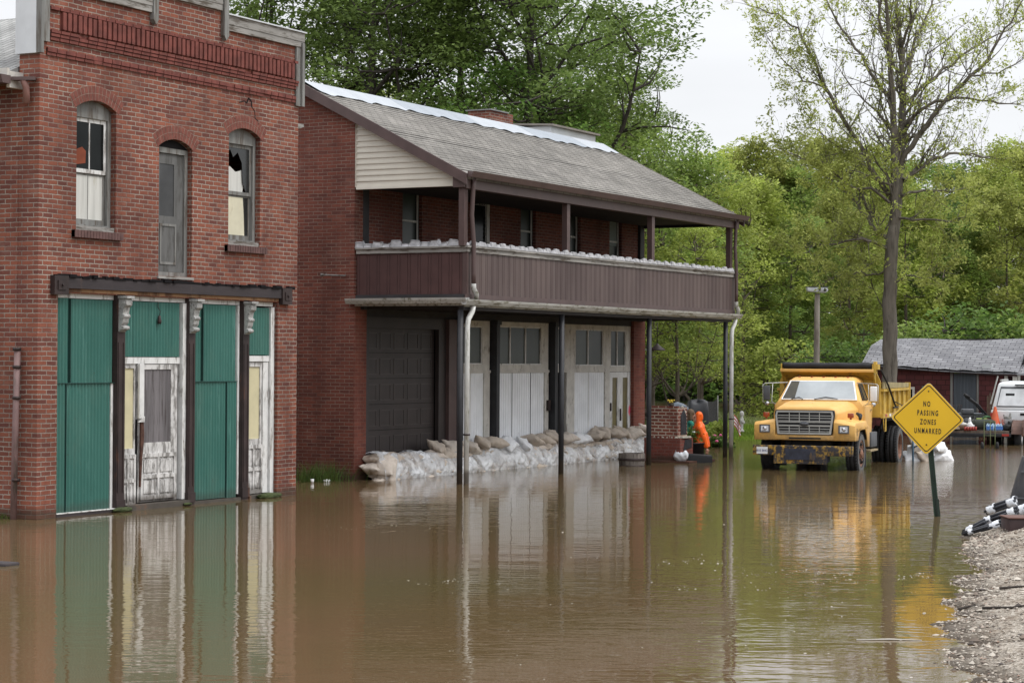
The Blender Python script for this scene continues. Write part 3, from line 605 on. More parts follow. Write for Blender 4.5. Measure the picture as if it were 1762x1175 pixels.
    t=MB(); t.box(XA+.0,XB-.08,fy-.012,fy-.001,3.51,3.60); t.box(XA+.045,XA+.058,fy,WY-.03,3.51,3.60); obj('base_trim',t,BROWNM,bal)
    t=MB(); t.box(XA+.02,XB-.06,fy-.06,fy+.09,4.485,4.52); t.box(XA+.04,XB-.08,fy-.03,fy-.001,4.40,4.484); obj('rail',t,GREYWH,bal)
    t=MB(); t.box(XA+.0,XA+.15,fy+.092,WY-.03,4.485,4.52); t.box(XA+.03,XA+.058,fy+.0,WY-.03,4.40,4.484); obj('rail',t,GREYWH,bal)
    obj('corner_post',MB().box(XA+.05,XA+.13,fy-.015,fy+.08,3.60,4.4),BROWNM,bal)
    # a row of pale stones set along the rail
    e=MB(); x=XA+.05; k=0
    def stone(c,w,h,d,along):
        bm=bmesh.new(); bmesh.ops.create_cube(bm,size=1)
        for v in bm.verts:
            tp=.62 if v.co.z>0 else 1.; q=(v.co.x*w*tp*RN.uniform(.88,1.1),v.co.y*d*tp*RN.uniform(.85,1.1),(v.co.z+.5)*h*RN.uniform(.82,1.08))
            v.co=Vector((c[0]+q[0],c[1]+q[1],c[2]+q[2])) if along=='x' else Vector((c[0]+q[1],c[1]+q[0],c[2]+q[2]))
        bmesh.ops.bevel(bm,geom=bm.edges[:],offset=.012,segments=1,affect='EDGES'); e.bm(bm)
    while x<XB-.12: 
        w=.235 if k%2 else .17; stone((x+w/2,fy+.01+RN.uniform(-.01,.01),4.52),w*1.06,(.105 if k%2 else .075)*RN.uniform(.9,1.15),.11,'x'); x+=w*.97; k+=1
    obj('stone_edging',e,STONEG,bal); e=MB(); y=fy+.15
    while y<WY-.1:
        w=.25 if k%2 else .19; stone((XA+.08,y+w/2,4.52),w*1.06,(.115 if k%2 else .075)*RN.uniform(.9,1.1),.12,'y'); y+=w*.97; k+=1
    obj('stone_edging',e,STONEG,bal)
    # posts
    for x0,x1 in ((35.16,35.30),(39.52,39.66),(43.80,43.95),(48.46,48.60)):
        obj('upper_post',MB().box(x0,x1,fy+.0,fy+.12,4.52,5.60),BROWNM,B2)
    for x0 in (35.20,39.48,43.88,48.40):
        p=obj('lower_post',MB().tube([(x0,fy+.09,-.6),(x0,fy+.09,3.30)],.056,12),BLKP,B2)
    # downpipes at both corners: brown above, white below
    for X,w in ((35.36,0),(48.62,1)):
        d=obj('downpipe',MB().tube([(X,fy-.10,5.80),(X,fy-.08,5.62),(X-.03,fy-.07,5.1),(X+.03,fy-.08,4.6),(X+.02,fy-.09,4.0),(X+.02,fy-.09,3.78)],.045,8),BROWNM,B2)
        obj('pipe_elbow',MB().tube([(X+.02,fy-.09,3.80),(X+.03,fy-.09,3.70),(X+.10,fy-.11,3.6),(X+.13,fy-.09,3.50)],.05,8),GUTW,d)
        obj('lower_pipe',MB().tube([(X+.10,fy-.04,3.38),(X+.09,fy-.03,3.28),(X-.03,fy-.01,3.13),(X-.05,fy+.0,3.0),(X-.06,fy+.0,-.3)],.052,8),WPIPE,d)
        obj('pipe_strap',MB().tube([(X-.055,fy+.0,.92),(X-.055,fy+.0,.95)],.068,10),IRON,d)
    # shopfront; modelled at Y=22.5, then set flush with the piers
    S=22.50; before=set(bpy.data.objects)
    hd=MB().box(35.72,48.9,S-.02,S+.3,3.2,3.6); obj('header_board',hd,DKWOOD,B2)
    sb=MB().box(35.64,36.15,S-.05,S+.1,-.5,3.2); sb.box(38.95,39.25,S-.04,S+.05,-.5,3.2); sb.box(36.15,38.95,S-.04,S+.05,2.98,3.2); obj('garage_surround',sb,GARG,B2)
    gd=obj('garage_door',MB().box(36.15,38.95,S+.075,S+.1,-.5,2.98),GARG,B2)
    px=MB()
    for i in range(5):
        for j in range(6):
            x0=36.22+i*.545; z0=2.56-j*.52; px.extr([rect(x0,x0+.42,z0,z0+.33),rect(x0+.02,x0+.40,z0+.02,z0+.31)],S+.068,S+.076)
    obj('raised_panels',px,paint('garage_panel_edge',(.045,.037,.035),.45,.15),gd)
    cs=MB()
    for j in range(6): cs.box(36.16,38.94,S+.068,S+.076,2.48-j*.52,2.487-j*.52)
    obj('section_joints',cs,DARK,gd)
    obj('brown_jamb',MB().box(39.25,39.58,S-.12,S+.05,-.5,3.2),BROWNM,B2)
    for x0,x1 in ((39.66,39.80),(41.30,41.44),(44.15,44.29)):
        c=MB().box(x0,x1,S-.16,S+.02,-.5,3.12); c.box(x0-.03,x1+.03,S-.19,S+.02,3.12,3.22); obj('iron_column',c,BLKP,B2)
    def shopwin(x0,x1,z0,z1,divs,fx0,fx1):
        f=obj('shop_window',MB().extr([rect(fx0,fx1,z0-.13,3.2),rect(x0,x1,z0,z1)],S,S+.07),OLDWH,B2)
        m=MB()
        for d in divs: m.box(d-.02,d+.02,S+.012,S+.05,z0,z1)
        m.extr([rect(x0,x1,z0,z1),rect(x0+.025,x1-.025,z0+.025,z1-.025)],S+.01,S+.05)
        obj('muntin',m,WHITEP,f); obj('pane',MB().box(x0,x1,S+.035,S+.04,z0,z1),GLASSH,f)
    shopwin(39.92,40.93,2.25,3.08,[],39.83,41.26); shopwin(41.6,43.75,2.24,3.10,[42.25,43.0],41.51,44.11)
    shopwin(44.44,44.99,2.24,3.10,[],44.37,45.24); shopwin(45.54,47.07,2.22,3.09,[46.25],45.25,47.22); shopwin(47.50,48.38,2.20,3.09,[47.9],47.23,48.75)
    def boards(x0,x1,z1,js):
        p=obj('white_panel',MB().box(x0,x1,S+.02,S+.05,-.4,z1),PANELW,B2)
        m=MB()
        for q in js: m.box(q-.006,q+.006,S+.012,S+.021,-.3,z1)
        obj('board_joint',m,DARK if len(js)>1 else OLDWH,p)
        t=MB()
        k=x0+.1
        while k<x1-.05: t.box(k,k+.012,S+.014,S+.021,-.3,z1-.01); k+=.11
        obj('beading',t,PANELW,p)
    boards(39.84,41.0,2.10,[40.42]); boards(41.52,43.92,2.07,[42.35,43.25]); boards(45.48,47.15,2.06,[46.28])
    t=MB(); t.box(41.0,41.26,S-.01,S+.05,-.4,2.115); t.box(43.93,44.11,S-.01,S+.05,-.4,2.105); t.box(45.05,45.47,S-.01,S+.05,-.4,2.105); t.box(47.16,47.42,S-.01,S+.05,-.4,2.085)
    t.box(39.84,47.42,S-.012,S-.002,2.06,2.12); obj('white_jamb',t,OLDWH,B2)
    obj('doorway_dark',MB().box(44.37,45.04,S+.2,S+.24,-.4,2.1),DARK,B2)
    obj('lock_box',MB().box(44.0,44.12,S-.07,S-.013,1.18,1.42),IRON,B2)
    dd=obj('double_door',MB().extr([rect(47.44,48.72,-.4,2.06),rect(47.60,47.89,.55,1.92),rect(48.20,48.50,.55,1.92)],S+.0,S+.05),WHITEP,B2)
    obj('door_glass',MB().box(47.58,48.52,S+.025,S+.03,.55,1.92),paint('ochre_door_glass',(.16,.13,.04),.3,.35,2),dd)
    obj('handle',MB().box(48.03,48.06,S-.03,S-.0,.85,1.15),IRON,dd); obj('handle',MB().box(47.46,47.50,S-.03,S-.0,1.1,1.3),IRON,dd)
    obj('pink_paint_mark',MB().prism([(48.54,1.05),(48.60,.95),(48.68,1.12),(48.60,1.24),(48.56,1.16)],S-.004,S-.001),paint('pink_spray_paint',(.85,.12,.2),.6,.1),dd)
    k_=22.28/22.5
    for o in set(bpy.data.objects)-before:
        for v in o.data.vertices: v.co=(v.co.x*k_,v.co.y-.22,2.4+(v.co.z-2.4)*k_)
    inn=MB().box(35.7,48.1,23.6,23.65,-.5,3.4); obj('inner_wall',inn,DARK,B2)
    # hanging shade lamp beside the right pier
    l=MB().tube([(48.95,21.9,3.3),(48.95,21.9,2.75)],.012,6); l.lathe([(.02,2.78),(.05,2.74),(.2,2.62),(.21,2.60),(.17,2.61),(.03,2.70)],(48.95,21.9,0),18); obj('shade_lamp',l,IRON,B2)
    # chimney and rear roof hatch
    c=MB().box(44.15,45.3,24.1,24.7,7.0,8.24); obj('chimney',c,BR1,rf_); 
    c=MB().box(44.1,45.0,24.05,24.75,8.242,8.27); obj('chimney_cap',c,paint('grey_cap',(.2,.2,.2),.8,.2),rf_)
    h=MB().extr([[(24.2,7.55),(25.6,7.55),(25.6,8.42),(24.5,8.3)]],47.3,50.5,'X') if False else MB().box(48.3,50.9,24.6,26.2,6.4,8.30)
    hh=obj('rear_dormer',h,METALG,B2); obj('dormer_roof',MB().beam((49.6,24.5,8.32),(49.6,26.4,8.42),2.8,.05),paint('dormer_edge',(.22,.2,.18),.8,.2),hh)
    # service bracket on the side wall
    s=MB().tube([(XA-.02,22.4,3.98),(XA-.26,22.75,3.99)],.016,8); s.tube([(XA-.26,22.75,3.99),(XA-.30,22.8,3.99)],.03,8); obj('service_mast',s,GREYW,B2)
    obj('vent_stub',MB().tube([(XA-.3,24.1,1.15),(XA+.02,24.1,1.15)],.03,8),METALG,B2)
b2()
# ============================================================ GROUND, WATER, PLANTS
SHORE=[(-60,-6),(-10,-2.5),(0,.2),(10,2.7),(15.6,4.42),(17.1,4.97),(18.9,5.54),(20,5.85),(21.2,6.12),(22.8,6.56),(23.5,6.67),(24.4,6.76),(25.5,7.24),(26.1,7.5),(26.7,7.5),(28.4,8.02),(29.3,8.07),(31.6,8.37),(33.4,8.5),(36,8.1),(39,7.1),(45,4),(60,-4),(90,-14),(400,-80)]
SX=np.array([p[0] for p in SHORE]); SY_=np.array([p[1] for p in SHORE])
GC=onz(1240,748); GD=Vector((fw.x,fw.y,0)).normalized(); GR=Vector((GD.y,-GD.x,0))
LG=onz(4,889)
def hgt(x,y):
    """terrain height; x, y are numpy arrays"""
    d=np.interp(x,SX,SY_)-y
    wob=.10*np.sin(x*3.1)+.06*np.sin(x*7.3+1)+.04*np.sin(x*15.1+y*3)
    d=d+wob
    h=np.where(d>0,np.minimum(.14*d,.75),np.maximum(.16*d,-.5))
    h=h+.20*np.exp(-(((x-29.6)/1.6)**2+((y-7.0)/.85)**2))+.12*np.exp(-(((x-27.5)/1.0)**2+((y-6.6)/.7)**2))
    # grassy bank beyond the street
    dx,dy=x-GC.x,y-GC.y; a=(dx*GD.x+dy*GD.y)/7.; b=(dx*GR.x+dy*GR.y)/3.9
    h=np.maximum(h,.42-.75*(a*a+b*b)**.5+.0*x)*1.
    # small grass patch at the storefront corner
    h=np.maximum(h,.10-.2*(((x-LG.x)/.7)**2+((y-LG.y)/.9)**2)**.5)
    far=(x*GD.x+y*GD.y-119)+2.5*np.sin(x*.13)+1.5*np.sin(y*.21)
    h=np.where(far>0,np.maximum(h,np.minimum(far*.12,1.2)),h)
    return h
def terrain():
    def lines(a,b,f0,f1,fs,cs):
        l=list(np.arange(f0,f1,fs)); x=f1; s=fs
        while x<b: l.append(x); s=min(s*1.15,cs); x+=s
        l.append(b); x=f0; s=fs; pre=[]
        while x>a: s=min(s*1.15,cs); x-=s; pre.append(x)
        return np.array(sorted(pre)+l)
    xs=lines(-80,900,12,36,.11,22); ys=lines(-400,900,2,10,.09,22)
    X,Y=np.meshgrid(xs,ys,indexing='ij'); Z=hgt(X,Y)
    rg=np.random.default_rng(3); near=(X>12)&(X<40)&(Y>0)&(Y<11)
    Z=Z+np.where(near,rg.normal(0,.009,X.shape),0)
    n,m=X.shape; V=np.stack([X,Y,Z],-1).reshape(-1,3); i=np.arange(n*m).reshape(n,m)
    F=np.stack([i[:-1,:-1],i[1:,:-1],i[1:,1:],i[:-1,1:]],-1).reshape(-1,4); return V,F
def mesh_np(name,V,F,mats,midx=None,smooth=False):
    me=bpy.data.meshes.new(name); k=F.shape[1]
    me.vertices.add(len(V)); me.vertices.foreach_set('co',np.ascontiguousarray(V,dtype=np.float32).ravel())
    me.loops.add(F.size); me.loops.foreach_set('vertex_index',np.ascontiguousarray(F,dtype=np.int32).ravel())
    me.polygons.add(len(F)); me.polygons.foreach_set('loop_start',np.arange(len(F),dtype=np.int32)*k); me.polygons.foreach_set('loop_total',np.full(len(F),k,dtype=np.int32))
    if midx is not None: me.polygons.foreach_set('material_index',midx.astype(np.int32))
    me.polygons.foreach_set('use_smooth',np.full(len(F),smooth))
    for x in mats: me.materials.append(x)
    me.update(calc_edges=True); me.validate(); return me
def obj_np(name,me,parent=None,loc=(0,0,0),rz=0):
    o=bpy.data.objects.new(name,me); COL.objects.link(o); o.location=loc; o.rotation_euler=(0,0,rz)
    if parent: o.parent=parent
    return o
def ground_mat():
    n=N('gravel_and_mud',.95,0,.25); tcn=n.n('TexCoord'); s=n.n('SeparateXYZ'); n.l(tcn.outputs['Object'],s.inputs[0])
    v=n.n('TexVoronoi'); v.inputs['Scale'].default_value=34; n.l(n.pos(),v.inputs['Vector'])
    c=n.ramp(v.outputs['Color'],(0.,(.10,.085,.07)),(.45,(.28,.245,.20)),(.8,(.40,.36,.31)),(1.,(.42,.38,.33)))
    c=n.mix(n.ramp(n.noise(1.7,6,(1,1,1),.65),(.5,0.),(.66,.75)),c,(.12,.085,.055))
    wet=n.ramp(s.outputs[2],(0.,1.),(.07,0.)); c=n.mix(wet,c,(.055,.042,.03))
    far=n.ramp(n.math('MULTIPLY',s.outputs[0],.02),(.86,0.),(.9,1.)); c=n.mix(far,c,(.07,.085,.028))
    n.col(c); n.bump(v.outputs['Distance'],.9,.03); return n.m
V,F=terrain(); GM=ground_mat()
tag(obj_np('ground',mesh_np('ground',V,F,[GM],smooth=True)),kind='structure')
def water():
    n=N('muddy_floodwater',.02,0,.5); n.b.inputs['IOR'].default_value=1.33
    big=n.noise(.12,3); c=n.mix(n.ramp(big,(.35,0.),(.65,1.)),(.114,.073,.039),(.096,.074,.033)); n.col(c)
    # long low swell, small ripples, and patches where the surface is roughened by current
    def vec(k):
        mp=n.n('Mapping'); mp.vector_type='POINT'; mp.inputs['Rotation'].default_value=(0,0,-YAW); mp2=n.n('Mapping'); mp2.inputs['Scale'].default_value=(1,k,1); n.l(n.pos(),mp.inputs[0]); n.l(mp.outputs[0],mp2.inputs[0]); return mp2.outputs[0]
    w1=n.noise(1.1,2,rough=.4,vec=vec(.55)); w2=n.noise(7.5,2,rough=.5,vec=vec(.4)); w3=n.noise(24,2,rough=.5,vec=vec(.45))
    patch=n.ramp(n.noise(.13,3,(1,1,1),.5,.5),(.46,0.),(.62,1.))
    h=n.math('ADD',n.math('MULTIPLY',w1,WV[0]),n.math('MULTIPLY',w2,WV[1]))
    h=n.math('ADD',h,n.math('MULTIPLY',n.math('MULTIPLY',w3,patch),WV[2]))
    h=n.math('ADD',h,n.math('MULTIPLY',n.math('MULTIPLY',w2,patch),WV[3]))
    # a rougher reach round and beyond the dump truck
    s=n.n('SeparateXYZ'); n.l(n.pos(),s.inputs[0])
    g=n.ramp(n.math('MULTIPLY',s.outputs[0],.01),(.34,0.),(.5,1.)); g2=n.ramp(n.math('MULTIPLY',s.outputs[1],.02),(.2,1.),(.55,.25))
    h=n.math('ADD',h,n.math('MULTIPLY',n.math('MULTIPLY',w3,n.math('MULTIPLY',g,g2)),WV[4]))
    b=n.n('Bump'); b.inputs['Strength'].default_value=1; b.inputs['Distance'].default_value=1.; n.l(h,b.inputs['Height']); n.l(b.outputs[0],n.b.inputs['Normal'])
    return n.m
WV=(.0068,.0024,.0007,.0020,.006)
me=mesh_np('floodwater',np.array([(-80,-400,0),(900,-400,0),(900,900,0),(-80,900,0)],float),np.array([[0,1,2,3]]),[water()])
tag(obj_np('floodwater',me),kind='structure')
# ---- loose stones on the bank
def pebbles():
    rg=np.random.default_rng(5); N0=26000; x=rg.uniform(14,36,N0)**1.0; y=np.interp(x,SX,SY_)+.15-rg.exponential(1.1,N0)
    k=hgt(x,y)>-.03; x,y=x[k],y[k]; n=len(x); r=np.clip(rg.lognormal(-4.75,.55,n),.004,.05)
    md=(np.abs(x-29)<2.5)&(np.abs(y-7)<1.3); r=np.where(md,r*1.35,r)
    base=np.array([(1,0,0),(0,1,0),(-1,0,0),(0,-1,0),(0,0,1),(0,0,-1)],float)
    fc=np.array([(0,1,4),(1,2,4),(2,3,4),(3,0,4),(1,0,5),(2,1,5),(3,2,5),(0,3,5)])
    sc=rg.uniform(.5,1.3,(n,1,3))*np.array([1.2,1,.62]); a=rg.uniform(0,6.28,n); ca,sa=np.cos(a)[:,None],np.sin(a)[:,None]
    P=base[None]*sc*rg.uniform(.75,1.2,(n,6,1)); P=np.stack([P[...,0]*ca-P[...,1]*sa,P[...,0]*sa+P[...,1]*ca,P[...,2]],-1)*r[:,None,None]
    P+=np.stack([x,y,hgt(x,y)+r*.25],-1)[:,None]
    F=(fc[None]+6*np.arange(n)[:,None,None]).reshape(-1,3)
    m=N('pale_gravel',.9,0,.3); g=m.n('NewGeometry'); c=m.ramp(g.outputs['Random Per Island'],(0.,(.07,.06,.055)),(.25,(.20,.16,.13)),(.6,(.35,.31,.26)),(.88,(.47,.43,.375)),(1.,(.24,.16,.12)))
    m.col(c); tag(obj_np('gravel',mesh_np('gravel',P.reshape(-1,3),F,[m.m])),'loose pale gravel spread along the water edge at the right','gravel',kind='stuff')
pebbles()
# ---- foliage helpers
def leaf_mat(name,c1,c2,c3):
    n=N(name,.6,0,.25); g=n.n('NewGeometry')
    c=n.ramp(g.outputs['Random Per Island'],(0.,c1),(.5,c2),(1.,c3)); f=n.ramp(n.noise(.45,3),(.35,.65),(.65,1.35))
    c=n.mix(1.,c,f,'MULTIPLY'); n.col(c)
    t=n.n('BsdfTranslucent'); n.l(c,t.inputs[0]); ms=n.n('MixShader'); ms.inputs[0].default_value=.45
    n.l(n.b.outputs[0],ms.inputs[1]); n.l(t.outputs[0],ms.inputs[2]); n.l(ms.outputs[0],n.t.nodes['Material Output'].inputs[0]); return n.m
def leaves_np(C,rg,size,asp=.5,upb=.5,sizevar=.35):
    n=len(C); nr=rg.normal(0,1,(n,3)); nr[:,2]=np.abs(nr[:,2])+upb; nr/=np.linalg.norm(nr,axis=1)[:,None]
    t=np.cross(nr,rg.normal(0,1,(n,3))); t/=np.linalg.norm(t,axis=1)[:,None]+1e-9; b=np.cross(nr,t)
    s=size*(1+rg.uniform(-sizevar,sizevar,(n,1))); 
    V=np.stack([C-t*s*.5,C+b*s*asp*.5+nr*s*.08,C+t*s*.5-nr*s*.05,C-b*s*asp*.5+nr*s*.08],1).reshape(-1,3)
    return V,np.arange(4*n).reshape(-1,4)
def bark(name,c): return paint(name,c,.95,.3,6,(1,1,.25),bump=1.,dirt=tuple(x*.45 for x in c),dirt_amt=.52,dsc=(1,1,.12),dscale=12)
BARK=bark('grey_brown_bark',(.115,.095,.075)); BARKD=bark('dark_bark',(.045,.038,.032))
LF=dict(dark=leaf_mat('deep_green_leaves',(.095,.145,.036),(.150,.220,.058),(.22,.30,.09)),
        mid=leaf_mat('mid_green_leaves',(.125,.190,.040),(.20,.285,.062),(.29,.375,.10)),
        lime=leaf_mat('yellow_green_leaves',(.21,.265,.048),(.31,.375,.075),(.42,.475,.13)),
        olive=leaf_mat('olive_spring_leaves',(.18,.215,.048),(.27,.305,.07),(.36,.38,.11)),
        bush=leaf_mat('bush_leaves',(.065,.125,.026),(.11,.19,.040),(.175,.265,.065)))
def limb(mb,a,b,r0,r1,rg,sag=.15,n=5,sides=6):
    a=np.array(a);b=np.array(b);L=np.linalg.norm(b-a); off=rg.normal(0,L*.07,3); pts=[];rs=[]
    for i in range(n+1):
        t=i/n; p=a*(1-t)+b*t+off*math.sin(PI*t)+np.array([0,0,-sag*L*math.sin(PI*t)*.5])
        pts.append(tuple(p)); rs.append(r0*(1-t)+r1*t)
    mb.tube(pts,rs,sides,cap=False); return [np.array(p) for p in pts]
def tree_proto(seed,h,r,base,cr,npuff,per,leaf,nl=11,top=.25,puff=.95,lean=(0,0)):
    """a tree of height h: trunk with forking limbs, crown of leaf clumps; returns (trunk MB, leaf V, leaf F)"""
    rg=np.random.default_rng(seed); mb=MB(); tz=h*.78
    tp=[(lean[0]*t*t*h+.12*math.sin(t*5+seed)*t,lean[1]*t*t*h+.12*math.cos(t*4+seed)*t,tz*t-.6*(1-t)) for t in np.linspace(0,1,9)]
    mb.tube(tp,[r*(1.25 if i==0 else 1)*(1-.82*i/8) for i in range(9)],10,cap=False); TP=np.array(tp)
    nodes=[]; main=[]
    for k in range(nl):
        a=k*2.4+rg.uniform(-.4,.4); zz=rg.uniform(base,h*.93); f=(zz-base)/(h-base); rad=cr*math.sqrt(max(.05,1-((f-.38)/.66)**2))*rg.uniform(.55,.9)
        tgt=np.array([math.cos(a)*rad+lean[0]*h*f*f,math.sin(a)*rad+lean[1]*h*f*f,zz]); s=max(base*.5,zz-rad*.9-.6); i=min(7,max(1,int(s/tz*8))); t0=TP[i]
        rr=r*(1-.8*i/8)*.55; pts=limb(mb,t0,tgt,rr,rr*.25,rg,.2,6); main+=pts[2:]
    main=np.array(main+[TP[-1],TP[-2]]); C=[]
    for k in range(npuff):
        f=rg.beta(1.6,1.3); zz=base+(h-base)*f; a=rg.uniform(0,2*PI); R_=cr*math.sqrt(max(.04,1-((f-.38)/.66)**2))*(1+.16*math.sin(3*a+seed)+.12*math.sin(5*a+zz)); q=R_*rg.uniform(.25,1)**.5
        c=np.array([math.cos(a)*q+lean[0]*h*f*f,math.sin(a)*q+lean[1]*h*f*f,zz]); dd=np.linalg.norm(main-c,axis=1)+np.where(main[:,2]>c[2]+.2,1.5,0)+rg.uniform(0,.9,len(main)); j=np.argmin(dd); 
        limb(mb,main[j],c,.045,.012,rg,.1,3,4)
        s=puff*rg.uniform(.55,1.25); n=int(per*s*s); v=rg.normal(0,1,(n,3)); v/=np.linalg.norm(v,axis=1)[:,None]; v*=rg.uniform(.25,1,(n,1))**.6*s*np.array([1.15,1.15,.62])
        C.append(c+v+np.array([0,0,-.25*s])*(np.linalg.norm(v[:,:2],axis=1)[:,None]/s))
    C=np.concatenate(C); V,F=leaves_np(C,rg,leaf,.55,1.1); return mb,V,F
def plant_tree(name,label,loc,proto,leafm,barkm,rz=0,sc=1.,group=None,szz=None):
    """first use builds the meshes; later calls share them"""
    t=thing(name,label,'tree',loc,rz,group); t.scale=(sc,sc,szz or sc)
    key=(id(proto),leafm.name)
    if key not in PROTO:
        mb,V,F=proto; PROTO[key]=(mesh_of('trunk',mb,barkm),mesh_np('crown',V,F,[leafm]))
    a,b=PROTO[key]
    obj_np('trunk',a,t); obj_np('crown',b,t); return t
PROTO={}
pBig=tree_proto(11,19,.34,7.0,4.9,168,270,.165,15,puff=.94); pBig2=tree_proto(12,18,.28,6.5,4.4,140,270,.165,14,puff=.93)
pMid=tree_proto(21,13,.2,2.2,3.6,160,220,.175,12,puff=.85); pMid2=tree_proto(22,13,.18,3,3.2,130,220,.175,12,puff=.8)
pFarA=tree_proto(31,17,.25,1.5,4.4,150,180,.27,9,puff=1.05); pFarB=tree_proto(32,17,.22,2.2,3.8,120,170,.27,9,puff=.95); pFarC=tree_proto(33,15,.2,1.2,4.2,135,180,.26,9,puff=1.05)
pShr=tree_proto(41,4.5,.08,.25,2.6,80,100,.24,8,puff=.8)
def gz(x,y): return float(hgt(np.array([x],float),np.array([y],float))[0])
def put(px,d,name,label,proto,lm,bk,rz=0,sc=1.,group=None,szz=None):
    p=at(px,618,d); return plant_tree(name,label,(p.x,p.y,gz(p.x,p.y)),proto,LF[lm],bk,rz,sc,group,szz)
# big dark trees rising behind the porch house
put(908,66,'broadleaf_tree','tallest dark green tree behind the porch house, its thick trunk showing above the ridge',pBig,'dark',BARKD,.4,1.0)
put(785,72,'broadleaf_tree','dark green tree with a slim upright trunk behind the middle of the porch house roof',pBig2,'dark',BARKD,1.3,1.12)
put(640,66,'broadleaf_tree','dense dark green tree rising behind the left end of the porch house ridge',pBig,'dark',BARKD,2.6,1.0)
put(470,70,'broadleaf_tree','dark green tree just behind the stepped parapet of the brick storefront',pBig2,'dark',BARKD,4.0,1.05)
put(1000,84,'broadleaf_tree','dark tree behind the right house roof, one branch reaching into the sky',pBig2,'dark',BARKD,5.0,.92)
put(1120,80,'broadleaf_tree','fresh green tree standing behind the right end of the porch house roof',pMid,'mid',BARK,.7,.88)
put(1010,72,'broadleaf_tree','light green tree close behind the roof hatch of the porch house',pMid2,'mid',BARK,2.0,.98)
put(1205,88,'broadleaf_tree','yellowish green tree between the porch house and the open sky',pMid2,'lime',BARK,.2,.88)
put(1165,70,'broadleaf_tree','low yellow green tree seen through the right end of the porch',pMid2,'lime',BARK,1.2,.55,szz=.52)
put(870,62,'broadleaf_tree','low leafy tree hidden behind the house with its top over the chimney',pMid2,'bush',BARKD,3.2,.9)
# the wood beyond the river
rg=np.random.default_rng(77); G='trees of the wood across the river'
kinds=[(pFarA,'mid','broad mid green tree in the wood across the river'),(pFarB,'lime','yellow green tree in the wood across the river'),(pFarC,'bush','dark green tree in the wood across the river'),(pFarB,'olive','thin olive green tree in the wood across the river')]
def wood(pxs,d0,d1,sc0,sc1,order,g=G):
    for i,px in enumerate(pxs):
        k=kinds[order[i%len(order)]]; put(px+rg.uniform(-14,14),rg.uniform(d0,d1),'wood_tree',k[2],k[0],k[1],BARK if k[1]!='bush' else BARKD,rg.uniform(0,6.28),rg.uniform(sc0,sc1),g)
wood(range(1090,1960,78),122,132,.74,.86,(0,1,2,3,0,1,0,2,1,3,2))
wood(range(1050,1980,92),140,158,.88,1.02,(2,0,1,0,3,1,2,1,0))
wood(range(420,1060,110),118,140,.85,1.05,(0,2,1,0,2))
wood([1290,1370,1450,1545,1640,1720],95,108,.56,.68,(1,0,3,1,0,3),G)
wood([-60,60,-190],80,95,.8,.9,(2,0,2))
for i,px in enumerate(range(1040,1900,62)):
    p=at(px+rg.uniform(-15,15),618,rg.uniform(117,121)); plant_tree('riverside_shrub','dark rounded shrub at the foot of the wood by the river',(p.x,p.y,gz(p.x,p.y)-.1),pShr,LF['bush' if i%3 else 'mid'],BARKD,rg.uniform(0,6),rg.uniform(.9,1.25),'shrubs along the far river bank')
for px,d,s,k,lb in ((1590,84,.95,'mid','light green shrub rising right behind the shingled shed roof'),(1680,86,1.1,'bush','darker green shrub behind the middle of the shed roof'),(1765,85,1.0,'mid','green shrub behind the right end of the shed'),(1350,90,.8,'lime','yellow green shrub behind the dump truck bed'),(1450,86,.8,'bush','dark shrub between the light post and the sparse tree')):
    p=at(px,618,d); plant_tree('shrub',lb,(p.x,p.y,gz(p.x,p.y)),pShr,LF[k],BARK,d,s)
